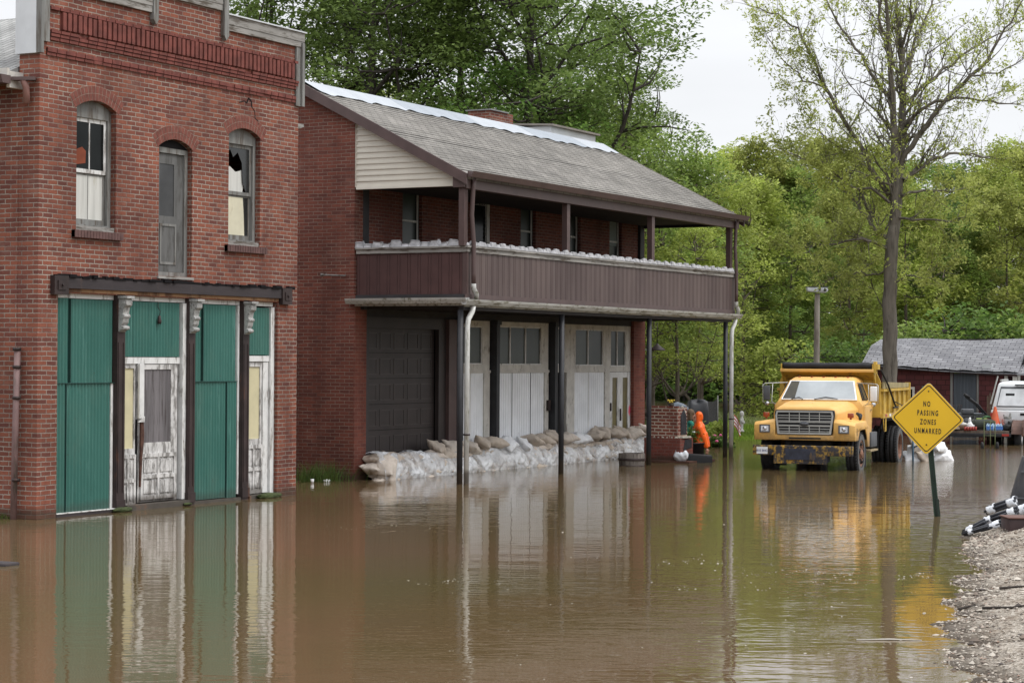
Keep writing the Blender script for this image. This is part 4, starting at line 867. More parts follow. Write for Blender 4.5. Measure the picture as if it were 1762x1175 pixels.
# ---- the tall sparse spring tree in front of the shed
def spring_tree():
    D=58.4; rg=np.random.default_rng(9); base=onz(1527,770); base=at(1527,770,D); root=thing('spring_tree','tall sparse tree with thin new yellow green leaves behind the dump truck','tree',(base.x,base.y,-.3))
    O=Vector((base.x,base.y,-.3)); mb=MB(); tw=[]
    def P(zx,zy,dd=0): return np.array(at(1100+zx/1.835,zy/1.835,D+dd)-O)
    def chain(pts,r0,r1,dd0=0,dd1=0,sides=7,tips=True,dens=1.):
        n=len(pts); W=[P(p[0],p[1],dd0+(dd1-dd0)*i/(n-1)) for i,p in enumerate(pts)]
        Q=[]
        for i in range(n-1):
            for t in (0,.33,.66): Q.append(W[i]*(1-t)+W[i+1]*t+rg.normal(0,.012+.018*(r0<.12),3)*(i>0 or t>0))
        Q.append(W[-1]); m=len(Q); mb.tube([tuple(q) for q in Q],[r0*(1-i/(m-1))+r1*i/(m-1) for i in range(m)],sides,cap=False)
        if tips:
            for i in range(max(2,int(m*.18)),m):
                r=r0*(1-i/(m-1))+r1*i/(m-1); d=Q[i]-Q[i-1]; d/=np.linalg.norm(d)+1e-9
                for _ in range(int(1.55*dens+rg.uniform(0,.9))): twig(Q[i],d,min(1.9,.6+r*16)*rg.uniform(.5,1.15),max(.008,r*.4),0)
    def twig(p,d,L,r,lv):
        ax=rg.normal(0,1,3); dd=d*.75+ax*.55; dd[2]+=.25; dd/=np.linalg.norm(dd); n=4; Q=[p]
        for i in range(n): dd=dd+rg.normal(0,.13,3)+np.array([0,0,.05]); dd/=np.linalg.norm(dd); Q.append(Q[-1]+dd*L/n)
        mb.tube([tuple(q) for q in Q],[r*(1-.75*i/n) for i in range(n+1)],4,cap=False)
        if lv<2 and L>.28:
            for i in (1,2,3,4):
                for _ in range(1 if rg.uniform()<.75 else 0): twig(Q[i],dd,L*rg.uniform(.42,.66),r*.5,lv+1)
        if lv>=1: tw.extend([Q[-1],Q[-2],Q[2]] if lv==2 else [Q[-1],Q[-2]])
        else: tw.append(Q[-1])
    chain([(797,1440),(793,1250),(792,1100),(790,950),(793,850),(797,770)],.215,.175,tips=False,sides=14)
    chain([(797,770),(812,650),(818,560),(822,480),(832,380),(835,280),(830,170),(815,60),(806,-60),(800,-200)],.17,.025,0,.5,12)
    chain([(797,780),(808,640),(806,480),(800,300),(787,140),(780,0),(776,-140)],.14,.025,.1,-1.2,9)
    chain([(822,520),(880,430),(950,335),(1050,240),(1120,150),(1175,70),(1230,-40)],.085,.014,0,-1.5)
    chain([(835,570),(880,530),(940,495),(1000,480),(1080,495),(1170,505)],.07,.012,0,1.5)
    chain([(800,640),(760,575),(715,490),(640,370),(590,280),(545,180),(500,90),(440,50),(350,20)],.080,.012,0,-1.)
    chain([(795,760),(765,740),(720,690),(690,640),(610,555),(560,515)],.08,.014,0,1.2)
    chain([(740,690),(690,590),(640,500),(610,430)],.06,.012,.5,2)
    chain([(800,330),(745,250),(705,180),(640,90),(590,10),(570,-60)],.06,.012,-.5,.8)
    chain([(838,260),(860,180),(880,100),(925,20),(950,-80)],.06,.012,.3,1.4)
    chain([(836,330),(890,280),(960,220),(1040,170),(1130,110),(1215,60)],.06,.012,.2,2)
    chain([(828,150),(850,80),(860,0),(880,-90)],.05,.012,.3,-1)
    chain([(788,140),(760,60),(755,-30),(730,-120)],.05,.012,-1,-2)
    chain([(830,620),(900,600),(980,610),(1060,590)],.045,.01,0,1.4)
    chain([(815,690),(870,690),(960,700),(1030,685)],.04,.01,0,-1.3)
    chain([(790,790),(740,765),(690,755),(620,770),(560,775),(520,800)],.05,.01,0,-1.2)
    chain([(795,850),(740,870),(680,860),(600,880)],.03,.008,0,1)
    chain([(835,400),(900,340),(1000,310),(1110,320),(1200,330)],.06,.012,.2,-1.8)
    chain([(790,640),(735,600),(660,585),(590,520),(520,500),(450,470)],.045,.01,-.2,-2)
    chain([(720,490),(640,470),(560,420),(520,350),(500,330)],.035,.008,-.5,-1.8)
    chain([(590,280),(520,250),(460,200),(400,110)],.03,.008,-.8,-1.2)
    chain([(1050,240),(1130,230),(1210,190)],.03,.008,-1.2,-2)
    chain([(798,900),(840,870),(900,880),(960,860)],.03,.008,0,-.6)
    tw=np.array(tw); print('twigs',len(tw))
    a=obj('trunk',mb,bark('ridged_grey_bark',(.135,.12,.10)),root,world=False)
    Z=tw[:,2]; keep=rg.uniform(0,1,len(tw))<np.where(Z>8.6,.23,.45); tw=tw[keep]; Z=tw[:,2]; k=np.where(Z>8.6,6,9); C=np.repeat(tw,k,axis=0)+rg.normal(0,.075,(k.sum(),3)); C[:,2]-=.05
    V,F=leaves_np(C,rg,.105,.42,.2); obj_np('crown',mesh_np('crown',V,F,[leaf_mat('new_spring_leaves',(.24,.28,.06),(.36,.41,.10),(.48,.52,.17))]),root)
spring_tree()
# ---- grass, flowers, bushes
def blades(name,label,pts,h,w,mat,seed,cat='grass',kind='stuff',spread=.1,lean=.35):
    rg=np.random.default_rng(seed); n=len(pts); P=np.array(pts,float); a=rg.uniform(0,2*PI,n); H_=h*rg.uniform(.5,1.2,n); W=w*rg.uniform(.7,1.3,n)
    dx,dy=np.cos(a),np.sin(a); l=rg.normal(0,lean,n)*H_; l2=rg.normal(0,lean,n)*H_
    q=np.stack([P-np.stack([dx*W,dy*W,0*W],-1),P+np.stack([dx*W,dy*W,0*W],-1),P+np.stack([dx*W*.7+l*.4,dy*W*.7+l2*.4,H_*.55],-1),P+np.stack([-dx*W*.7+l*.4,-dy*W*.7+l2*.4,H_*.55],-1),P+np.stack([l,l2,H_],-1)],1)
    F1=np.array([(0,1,2,3)]); V=q.reshape(-1,3); i=5*np.arange(n)[:,None]; F=np.concatenate([i+np.array([0,1,2,3]),i+np.array([3,2,4,4])])
    # triangles on top as a second mesh loop: degenerate quads are removed by validate
    me=bpy.data.meshes.new(name); faces=[tuple(int(x) for x in f) for f in (i+np.array([0,1,2,3]))]+[tuple(int(x) for x in f) for f in (i+np.array([3,2,4]))]
    me.from_pydata(V.tolist(),[],faces); me.materials.append(mat); o=obj_np(name,me); return tag(o,label,cat,kind=kind)
rg2=np.random.default_rng(8); pts=[]
while len(pts)<16000:
    a,b=rg2.uniform(-1,1,2)
    if a*a+b*b<.42 : 
        x,y=GC.x+GD.x*a*7+GR.x*b*3.9,GC.y+GD.y*a*7+GR.y*b*3.9; pts.append((x,y,gz(x,y)-.02))
blades('grass','bright green grass on the bank behind the right porch post',pts,.13,.012,leaf_mat('grass_blades',(.10,.17,.02),(.16,.25,.03),(.24,.33,.05)),1)
pts=[]; 
for i in range(5000):
    b=rg2.uniform(-1,1); a=rg2.uniform(.05,.42); x,y=GC.x+GD.x*a*7+GR.x*b*2.9,GC.y+GD.y*a*7+GR.y*b*2.9; pts.append((x,y,gz(x,y)))
blades('tall_grass','tall pale weeds with white seed heads behind the bright grass bank',pts,.42,.010,leaf_mat('weed_blades',(.09,.14,.03),(.17,.22,.06),(.38,.38,.22)),2,cat='weeds')
pts=[(LG.x+rg2.normal(0,.22),LG.y+rg2.normal(0,.26)) for _ in range(1800)]; pts=[(x,y,max(0,gz(x,y))) for x,y in pts if x<24.12 and gz(x,y)>-.02]
blades('grass','short grass at the left corner of the brick storefront',pts,.07,.006,leaf_mat('corner_grass',(.08,.13,.02),(.14,.18,.04),(.2,.22,.06)),3)
pts=[(34.85+rg2.uniform(-.9,.25),22.6+rg2.normal(0,.28),-.05) for _ in range(420)]
blades('grass_tuft','spindly dark weeds growing from the water by the porch house corner',pts,.42,.006,leaf_mat('dark_weed',(.03,.06,.012),(.06,.10,.02),(.10,.14,.035)),4,cat='weeds',lean=.5)
def bush(name,label,px,d,h,r,lm,n,leaf,flowers=None,seed=1,z0=None):
    p=at(px,618,d); z=gz(p.x,p.y) if z0 is None else z0; t=thing(name,label,'bush',(p.x,p.y,z)); rg=np.random.default_rng(seed)
    mb=MB()
    for k in range(9): a=k*.7; mb.tube([(0,0,0),(math.cos(a)*r*.4,math.sin(a)*r*.4,h*.5),(math.cos(a)*r*.7,math.sin(a)*r*.7,h*.85)],[.014,.01,.005],5)
    obj('stems',mb,BARK,t,world=False); C=[]
    for k in range(26):
        a=rg.uniform(0,6.28); q=r*rg.uniform(0,.85)**.5; zz=h*rg.uniform(.15,.9); c=np.array([math.cos(a)*q,math.sin(a)*q,zz]); v=rg.normal(0,1,(n//26,3)); v/=np.linalg.norm(v,axis=1)[:,None]; C.append(c+v*r*.3*rg.uniform(.3,1,(len(v),1)))
    C=np.concatenate(C); C[:,2]=np.abs(C[:,2]); V,F=leaves_np(C,rg,leaf); obj_np('foliage',mesh_np('foliage',V,F,[LF[lm]]),t)
    if flowers:
        for k in range(flowers):
            a=rg.uniform(0,6.28); q=r*rg.uniform(.1,.9); f=MB(); f.sphere((math.cos(a)*q,math.sin(a)*q,h*(1.02-.25*q/r)),.055,(1,1,.7),1,.2,k); obj('blossom',f,PINKF,t,world=False)
    return t
PINKF=paint('pink_peony_petals',(.62,.12,.27),.7,.3,20)
bush('peony_bush','dark green bush with pink flowers beside the person in orange',1237,58,.85,.42,'bush',2600,.11,11,5)
bush('shrub','yellow green clump of tall grassy leaves behind the pink flowering bush',1222,61,.82,.75,'lime',2600,.12,None,6)
bush('garden_bush','dark leafy bush seen between the right brick pier and the outdoor fireplace',1116,58,1.1,.5,'bush',2000,.13,None,7)
# ============================================================ DUMP TRUCK
def truck_yellow():
    n=N('truck_yellow_paint',.42,0,.5); o=n.mix(n.ramp(n.noise(1.4,5),(.3,0.),(.7,1.)),(.60,.335,.085),(.71,.42,.120))
    o=n.mix(n.ramp(n.noise(3.5,7,(1,1,.6),.7),(.60,0.),(.72,.55)),o,(.36,.20,.06)); o=n.mix(n.ramp(n.noise(14,6,(1,1,.5),.7),(.66,0.),(.70,.8)),o,(.16,.08,.04))
    # road mud thrown up over the lower panels
    sp=n.n('SeparateXYZ'); n.l(n.pos(),sp.inputs[0]); z=n.math('ADD',sp.outputs[2],n.math('MULTIPLY',n.math('SUBTRACT',n.noise(7,7,rough=.7),.5),.9)); o=n.mix(n.ramp(z,(.66,.75),(1.0,0.)),o,(.20,.14,.075))
    n.col(o); n.l(n.ramp(n.noise(3,5),(.3,.35),(.7,.6)),n.b.inputs['Roughness']); n.bump(n.noise(1.8,2),.25,.02); return n.m
YEL=truck_yellow()
YELB=paint('worn_yellow_dump_body',(.50,.33,.055),.65,.2,2.2,dirt=(.20,.13,.06),dirt_amt=.55,dsc=(1,1,.5),dscale=6)
RUSTY=paint('rusted_yellow_bumper',(.40,.24,.04),.75,.3,5,dirt=(.035,.032,.036),dirt_amt=.40,dsc=(1,1,.8),dscale=9,bump=.6)
RUBBER=paint('tyre_rubber',(.022,.022,.024),.85,.3,9,dirt=(.06,.058,.055),dirt_amt=.6,dsc=(1,1,1),bump=.3)
RUBBERG=paint('dusty_tyre_sidewall',(.10,.10,.10),.9,.25,6,bump=.2)
RIM=paint('rusty_wheel_rim',(.22,.11,.07),.7,.3,8,dirt=(.08,.05,.04),dirt_amt=.5,dsc=(1,1,1),dscale=12)
SILV=paint('aluminium_grille',(.42,.42,.40),.4,.1,4,metal=.3); CHASS=paint('black_chassis',(.02,.02,.022),.7,.4,5)
CHROME=paint('chrome',(.6,.6,.62),.15,.1,4,metal=.9); ORL=paint('orange_marker_lens',(.27,.055,.018),.25,.1,5); WINDS=paint('windscreen_glass',(.28,.31,.33),.06,.25,1.3,bump=0,spec=.8)
SIDEG=paint('cab_side_glass',(.05,.06,.06),.05,.4,2,bump=0,spec=.7); BLK=paint('flat_black',(.012,.012,.014),.7,.2,5); GREYP=paint('dark_grey_sheet',(.085,.09,.10),.6,.25,3)
WHT=paint('clean_white',(.74,.75,.76),.5,.06,3); REDR=paint('reflector_red',(.38,.04,.03),.4,.2,4)
def bev(mb,off=.02,seg=2):
    bm=bmesh.new(); vs=[bm.verts.new(v) for v in mb.v]
    for f in mb.f:
        try: bm.faces.new([vs[i] for i in f])
        except Exception: pass
    bmesh.ops.remove_doubles(bm,verts=bm.verts,dist=.0005); bmesh.ops.recalc_face_normals(bm,faces=bm.faces)
    bmesh.ops.dissolve_limit(bm,angle_limit=.01,verts=bm.verts,edges=bm.edges)
    es=[e for e in bm.edges if len(e.link_faces)==2 and e.calc_face_angle(0)>.35]
    bmesh.ops.bevel(bm,geom=es,offset=off,segments=seg,profile=.5,affect='EDGES',clamp_overlap=True); return MB().bm(bm,True)
def loft(secs):
    """closed hull through equally long rings of points"""
    n=len(secs[0]); m=MB(); vs=[p for s in secs for p in s]
    fs=[(i*n+k,i*n+(k+1)%n,(i+1)*n+(k+1)%n,(i+1)*n+k) for i in range(len(secs)-1) for k in range(n)]+[tuple(range(n))[::-1],tuple((len(secs)-1)*n+k for k in range(n))]
    return m.add(vs,fs)
def wheel(x,y,z,r,w,side,parent,deep=False,hub=False):
    """tyre with tread, rim child; side=-1: outer face towards -y"""
    t=MB(); n=44; prof=[(r*.60,-w/2+.02),(r*.66,-w/2),(r*.90,-w/2+.0),(r*.975,-w/2+.03),(r,-w*.36),(r,-w*.2),(r*.975,-w*.19),(r*.975,-w*.15),(r,-w*.14),(r,w*.14),(r*.975,w*.15),(r*.975,w*.19),(r,w*.2),(r,w*.36),(r*.975,w/2-.03),(r*.90,w/2),(r*.66,w/2),(r*.6,w/2-.02)]
    t.lathe(prof,(x,y,z),n,'Y')
    for k in range(n):
        a=2*PI*k/n
        for s in (-1,1):
            c=Vector((x+r*1.0*math.cos(a),y+s*w*.38,z+r*math.sin(a))); t.beam(c+Vector((-math.sin(a)*.016,0,math.cos(a)*.016)),c-Vector((-math.sin(a)*.016,0,math.cos(a)*.016)),w*.16,.018,(math.cos(a),0,math.sin(a)))
    o=obj('wheel',t,RUBBER,parent,world=False)
    sw=MB(); sw.lathe([(r*.64,side*(w/2+.002)),(r*.89,side*(w/2+.003))],(x,y,z),n,'Y'); obj('sidewall',sw,RUBBERG,o,world=False)
    rm=MB(); d=side
    if deep: rm.lathe([(r*.62,d*w*.48),(r*.57,d*w*.5),(r*.55,d*w*.3),(r*.50,-d*w*.15),(r*.2,-d*w*.2),(r*.18,-d*w*.05),(0,-d*w*.05)],(x,y,z),32,'Y')
    else:
        rm.lathe([(r*.62,d*w*.46),(r*.57,d*w*.49),(r*.52,d*w*.3),(r*.36,d*w*.42),(r*.24,d*w*.40),(r*.22,d*w*.52),(r*.14,d*w*.60),(0,d*w*.61)],(x,y,z),32,'Y')
        for k in range(8):
            a=k*PI/4; rm.tube([(x+r*.30*math.cos(a),y+d*w*.42,z+r*.30*math.sin(a)),(x+r*.30*math.cos(a),y+d*w*.58,z+r*.30*math.sin(a))],.018,6)
    obj('rim',rm,RIM,o,world=False)
    if hub:
        sl=MB()
        for k in range(5): a=k*2*PI/5+.3; sl.tube([(x+r*.44*math.cos(a-.22),y+d*w*.405,z+r*.44*math.sin(a-.22)),(x+r*.44*math.cos(a+.22),y+d*w*.405,z+r*.44*math.sin(a+.22))],.04,6)
        obj('rim_opening',sl,BLK,o,world=False)
    return o
def text_mesh(name,s,size,mat,M,parent=None,ext=.002,bold=.0,spacing=1.,align='CENTER',world=True):
    cu=bpy.data.curves.new(name,'FONT'); cu.body=s; cu.size=size; cu.extrude=ext; cu.offset=bold; cu.space_character=spacing; cu.align_x=align; cu.align_y='CENTER'; cu.resolution_u=3
    o=bpy.data.objects.new(name,cu); me=bpy.data.meshes.new_from_object(o); bpy.data.objects.remove(o); bpy.data.curves.remove(cu)
    me.transform(M); me.materials.clear(); me.materials.append(mat); me.name=name
    q=bpy.data.objects.new(name,me); COL.objects.link(q)
    if parent:
        q.parent=parent
        if world and not parent.parent: q.matrix_parent_inverse=mat_of(parent).inverted()
    return q
def truck():
    T=thing('dump_truck','old yellow dump truck with a rusty front bumper parked in the floodwater','dump truck',(44.534,16.164,-.12),R(8))
    P=lambda n,mb,m,par=T: obj(n,mb,m,par,world=False)
    # hood and fenders
    body=MB(); 
    def ring(x,zt,ht,hb,zb,sh): return [(x,-hb,zb),(x,-hb,zt-sh*1.3),(x,-ht-.06,zt-sh*.35),(x,-ht*.9,zt),(x,ht*.9,zt+0),(x,ht+.06,zt-sh*.35),(x,hb,zt-sh*1.3),(x,hb,zb)]
    hood=bev(loft([ring(-.84,1.45,.55,.665,.80,.10),(ring(-.80,1.50,.57,.70,.80,.11)),ring(.0,1.56,.64,.80,.80,.12),ring(.64,1.60,.72,.90,.80,.14)]),.02,2)
    b=P('hood',hood,YEL)
    P('hood_seam',MB().box(-.1,.62,-.012,.012,1.545,1.56).box(.62,.66,-.8,.8,1.56,1.60),YEL,b)
    for s in (-1,1):
        arc=[(.60*math.cos(a),.47+.60*math.sin(a)) for a in [R(150-120*i/14) for i in range(15)]]
        pr=[(-.90,.77),(-.93,.95),(-.92,1.17),(-.84,1.235),(.40,1.245),(.60,1.16),(.78,1.10),(.80,.60),(.58,.60)]+arc[::-1]
        fd=MB().prism(pr,s*.64,s*1.105)
        # slope the outer top edge down
        fd.v=[(x,y,z-(.075 if (z>1.05 and abs(y)>1.) else 0)) for x,y,z in fd.v]
        f=P('fender',bev(fd,.022,2),YEL)
        w=MB(); a2=[(.585*math.cos(a),.47+.585*math.sin(a)) for a in [R(150-120*i/14) for i in range(15)]]
        for i in range(14): w.add([(a2[i][0],s*.45,a2[i][1]),(a2[i+1][0],s*.45,a2[i+1][1]),(a2[i+1][0],s*1.09,a2[i+1][1]),(a2[i][0],s*1.09,a2[i][1])],[(0,1,2,3)])
        P('wheel_arch',w,CHASS,f)
        h=MB().extr([rect(s*.865-.115,s*.865+.115,.935,1.105),rect(s*.865-.085,s*.865+.085,.96,1.08)],-.952,-.925,'X'); hl=P('headlight',h,GREYP)
        P('lens',MB().box(-.942,-.935,s*.865-.084,s*.865+.084,.961,1.079).sphere((-.94,s*.865,1.02),.05,(.3,1,1),2).sphere((-.945,s*.865+.04,.985),.018),CHROME,hl)
        P('marker_light',MB().box(-.56,-.44,s*.93-.06,s*.93+.06,1.26,1.36,.012).box(-.52,-.48,s*.93-.02,s*.93+.02,1.22,1.265),ORL)
        P('fender_slot',MB().box(-.70,-.66,s*1.104,s*1.108,.88,1.04),CHASS,f)
    ap=bev(MB().box(-.90,-.6,-.66,.66,.77,.895),.02); a_=P('front_apron',ap,YEL); P('air_slot',MB().box(-.905,-.898,-.36,.34,.80,.835),BLK,a_)
    # grille
    gz0,gz1=.905,1.405
    P('grille_surround',bev(MB().prism([(-.60,gz0-.02),(.60,gz0-.02),(.66,gz1-.06),(.64,gz1+.02),(-.64,gz1+.02),(-.66,gz1-.06)],-.90,-.80,'X'),.015),BLK)
    g=MB(); g.extr([[(-.585,gz0),(.585,gz0),(.635,gz1-.1),(.61,gz1),(-.61,gz1),(-.635,gz1-.1)],[(-.545,gz0+.035),(.545,gz0+.035),(.60,gz1-.1),(.58,gz1-.03),(-.58,gz1-.03),(-.60,gz1-.1)]],-.925,-.90,'X')
    def hw(z): return .55+.04*min(1,(z-gz0)/(gz1-gz0-.1))
    for z in (1.185,1.245,1.30,.96+.0,1.015,1.07): g.box(-.915,-.90,-hw(z),hw(z),z,z+.015)
    for z in (1.155,1.085): g.box(-.922,-.90,-hw(z),hw(z),z,z+.02)
    for y in (-.33,-.11,.11,.33): g.box(-.918,-.90,y-.007,y+.007,gz0+.04,1.085); g.box(-.918,-.90,y-.007,y+.007,1.155,gz1-.04)
    gr=P('grille',g,SILV); P('grille_back',MB().prism([(-.585,gz0),(.585,gz0),(.635,gz1-.1),(.61,gz1),(-.61,gz1),(-.635,gz1-.1)],-.899,-.895,'X'),BLK,gr)
    P('oval_badge',MB().lathe([(0,0),(.045,0),(.05,-.012),(0,-.016)],(0,0,0),20,'X').xf(Matrix.Translation((-.925,0,1.128))@Matrix.Diagonal((1,2.1,1,1))),GREYP,gr)
    M=Matrix.Translation((-.929,-.47,.995))@Matrix.Rotation(R(-90),4,'Z')@Matrix.Rotation(R(90),4,'X')
    text_mesh('grille_badge','700',.05,CHASS,M,gr,.002,.001,world=False)
    # bumper, plow plate, licence plate
    bp=P('bumper',bev(MB().box(-1.10,-1.0,-1.09,1.09,.45,.665),.012),RUSTY)
    P('plow_plate',MB().box(-1.125,-1.102,-.54,.62,.275,.64),RUSTY,bp)
    P('plow_bracket',MB().box(-1.14,-1.127,-.30,.36,.36,.60).box(-1.0,-.6,-.5,-.4,.3,.6).box(-1.0,-.6,.4,.5,.3,.6),paint('blue_black_steel',(.03,.033,.05),.6,.4,6,dirt=(.2,.12,.04),dirt_amt=.58),bp)
    lp=P('licence_plate',MB().box(-1.122,-1.102,.76,1.0,.475,.625),WHT)
    M=Matrix.Translation((-1.124,.88,.545))@Matrix.Rotation(R(-90),4,'Z')@Matrix.Rotation(R(90),4,'X')
    text_mesh('plate_number','81E 3HC',.065,paint('plate_blue',(.08,.09,.22),.5),M,lp,.001,.0015,world=False)
    # cab
    cab=loft([[(.64,-.97,.60),(1.72,-.97,.60),(1.72,.97,.60),(.64,.97,.60)],[(.60,-1.0,1.50),(1.74,-1.0,1.50),(1.74,1.0,1.50),(.60,1.0,1.50)],[(.62,-.93,1.60),(1.74,-.93,1.60),(1.74,.93,1.60),(.62,.93,1.60)],[(1.0,-.76,2.04),(1.70,-.78,2.06),(1.70,.78,2.06),(1.0,.76,2.04)],[(1.10,-.66,2.12),(1.62,-.66,2.13),(1.62,.66,2.13),(1.10,.66,2.12)]])
    c=P('cab',bev(cab,.03,3),YEL)
    def onws(y,t,off): # windscreen plane: t=0 bottom, 1 top
        z=1.60+.44*t; x=.62+.38*t; return (x-off*.757,y,z+off*.653)
    q=lambda hb,ht,t0,t1,off:[onws(-hb,t0,off),onws(hb,t0,off),onws(ht,t1,off),onws(-ht,t1,off)]
    P('windscreen_trim',MB().add(q(.855,.725,.02,.97,.03)+q(.855,.725,.02,.97,.005),[(0,1,2,3),(4,5,6,7),(0,1,5,4),(1,2,6,5),(2,3,7,6),(3,0,4,7)]),WHT,c)
    ws=P('windscreen',MB().add(q(.82,.695,.06,.93,.034),[(0,1,2,3)]),WINDS,c)
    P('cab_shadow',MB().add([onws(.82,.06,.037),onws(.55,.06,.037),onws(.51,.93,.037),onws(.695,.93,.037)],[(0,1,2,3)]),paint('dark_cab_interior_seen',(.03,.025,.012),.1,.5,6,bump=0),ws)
    wp=MB(); wp.tube([onws(.1,.0,.05),onws(-.15,.12,.05),onws(-.42,.03,.05)],.009,5); wp.tube([onws(.62,.0,.05),onws(.45,.1,.05),onws(.36,-.0,.05)],.009,5); P('wiper',wp,BLK,c)
    for y in (-.55,-.27,0,.27,.55): P('roof_light',MB().box(1.10,1.17,y-.025,y+.025,2.10,2.14,.008),ORL,c)
    def side(x,z,s,off): # cab side plane above the belt
        t=(z-1.60)/.46; return (x,s*(.935-.165*t+off),z)
    for s in (-1,1):
        P('side_window',MB().add([side(.80,1.63,s,.012),side(1.45,1.63,s,.012),side(1.38,2.0,s,.012),side(1.02,2.0,s,.012)],[(0,1,2,3)]),SIDEG,c)
        fr=MB(); 
        for a,b_ in (((.80,1.63),(1.45,1.63)),((1.45,1.63),(1.38,2.0)),((1.02,2.0),(.80,1.63)),((1.02,1.63),(1.07,1.98))): fr.tube([side(*a,s,.015),side(*b_,s,.015)],.010,5)
        P('window_frame',fr,BLK,c)
        dr=MB().box(.66,1.44,s*.985,s*1.02,.66,1.50); d=P('door',bev(dr,.012),YEL,c) if False else P('door',bev(dr,.012),YEL)
        P('handle',MB().box(1.28,1.40,s*1.02,s*1.045,1.38,1.42),CHROME,d)
        m=MB(); m.tube([(.95,s*.78,2.0),(.78,s*1.25,1.98),(.72,s*1.30,1.95),(.72,s*1.30,1.56),(.85,s*1.0,1.52)],.011,6); m.tube([(.74,s*1.08,1.97),(.72,s*1.10,1.58),(.70,s*1.0,1.5)],.009,5)
        mi=P('mirror',m,SILV); P('mirror_glass',bev(MB().box(.68,.73,s*1.13,s*1.28,1.60,1.93),.012),WHT if s<0 else GREYP,mi)
        P('round_mirror',MB().sphere((.71,s*1.2,1.53),.055,(.5,1,1),2),CHROME,mi)
    P('rain_scoop',MB().tube([(.2,-.93,1.34),(.12,-1.02,1.30),(.0,-1.04,1.22)],[.03,.05,.03],8),BLK)
    # dump body
    F0,F1,HY=1.86,5.30,1.16
    ds=MB()
    for s in (-1,1):
        ds.prism([(F0,1.22),(F1,1.22),(F1+.08,1.93),(F0,2.0)],s*HY,s*(HY-.05))
        for i in range(6): x=F0+.08+i*.655; ds.box(x,x+.10,s*HY,s*(HY+.05),1.30,1.80)
        ds.box(F0-.02,F1+.02,s*(HY),s*(HY+.07),1.80,1.86); ds.box(F0-.02,F1,s*HY,s*(HY+.06),1.20,1.30); ds.box(F1,F1+.1,s*(HY-.04),s*(HY+.08),1.2,1.98)
    ds.box(F0,F1,-HY+.05,HY-.05,1.21,1.27); ds.box(F1-.01,F1+.04,-HY+.05,HY-.05,1.27,1.85)
    P('dump_bed',ds,YELB)
    P('side_board',MB().prism([(F0,1.87),(F1,1.87),(F1+.02,1.97),(F0,2.02)],-HY-.055,-HY-.02),paint('old_board',(.30,.25,.13),.9,.3,4))
    hb=MB(); hb.extr([[(-HY,1.22),(HY,1.22),(HY,2.02),(HY-.13,2.30),(-HY+.13,2.30),(-HY,2.02)]],F0-.06,F0-.001,'X')
    hb.add([(1.45,-1.06,2.27),(1.45,1.06,2.27),(F0-.06,1.0,2.05),(F0-.06,-1.0,2.05),(1.45,-1.06,2.30),(1.45,1.06,2.30),(F0-.06,1.0,2.09),(F0-.06,-1.0,2.09)],[(0,1,2,3),(4,5,6,7),(0,1,5,4),(1,2,6,5),(2,3,7,6),(3,0,4,7)])
    for s in (-1,1): hb.extr([[(1.45,2.25),(1.45,2.42),(F0,2.44),(F0,1.9),(F0-.06,1.9)]],s*1.06,s*1.03,'Y')
    P('cab_guard',hb,YELB); P('cab_guard_lip',bev(MB().box(1.42,1.46,-1.07,1.07,2.235,2.305),.008),YEL)
    P('rolled_tarp',MB().tube([(1.52,-1.02+.2*i,2.375+.008*math.sin(i*2)) for i in range(11)]+[(1.52,1.02,2.375)],.075,12),BLK)
    P('tarp_bracket',MB().box(1.44,1.62,-1.12,-1.06,2.22,2.48).box(1.44,1.72,-1.16,-1.12,2.30,2.42),YELB)
    P('tarp_arm',MB().tube([(1.6,-1.20,2.30),(2.2,-1.26,1.95),(3.25,-1.26,1.42)],.024,6).tube([(2.9,-1.26,1.42),(3.5,-1.26,1.42)],.022,6).tube([(3.2,-1.25,1.55),(4.2,-1.24,1.45)],.012,5),BLK)
    for i in range(6): P('reflector',MB().box(F0+.25+i*.5,F0+.25+i*.5+.22,-HY-.064,-HY-.061,1.225,1.285),REDR if i%2==0 else WHT)
    P('grab_loop',MB().tube([(1.9,-1.2,1.28),(1.95,-1.22,.90),(2.15,-1.22,.90),(2.25,-1.2,1.28)],.014,6),YELB)
    P('chassis',MB().box(-.7,5.2,-.45,-.35,.62,.85).box(-.7,5.2,.35,.45,.62,.85).box(-.6,.7,-.5,.5,.5,.8).tube([(0,-.9,.47),(0,.9,.47)],.06,8).tube([(4.15,-1,.48),(4.15,1,.48)],.08,8).sphere((4.15,0,.48),.2),CHASS)
    P('battery_box',bev(MB().box(1.15,1.85,-1.08,-.72,.56,.90),.02),GREYP); P('step_plate',MB().box(.85,1.75,-1.12,-.75,.48,.52),paint('step_wood',(.34,.27,.16),.8,.3))
    P('fuel_tank',bev(MB().box(1.2,2.2,.70,1.05,.50,.9),.05),CHASS)
    for s in (-1,1):
        wheel(0,s*.94,.47,.475,.27,s,T,hub=True); wheel(4.15,s*1.07,.48,.48,.27,s,T,deep=True); wheel(4.15,s*.74,.48,.48,.27,s,T,deep=True)
        P('mud_flap',MB().box(.60,.62,s*.72,s*1.06,.15,.75),GREYP); P('mud_flap',MB().box(4.85,4.87,s*.65,s*1.15,.18,1.1),CHASS)
    P('rear_fender',MB().tube([(3.3,-.9,.9),(3.5,-.9,1.1),(4.8,-.9,1.1)],.03,6),CHASS)
truck()
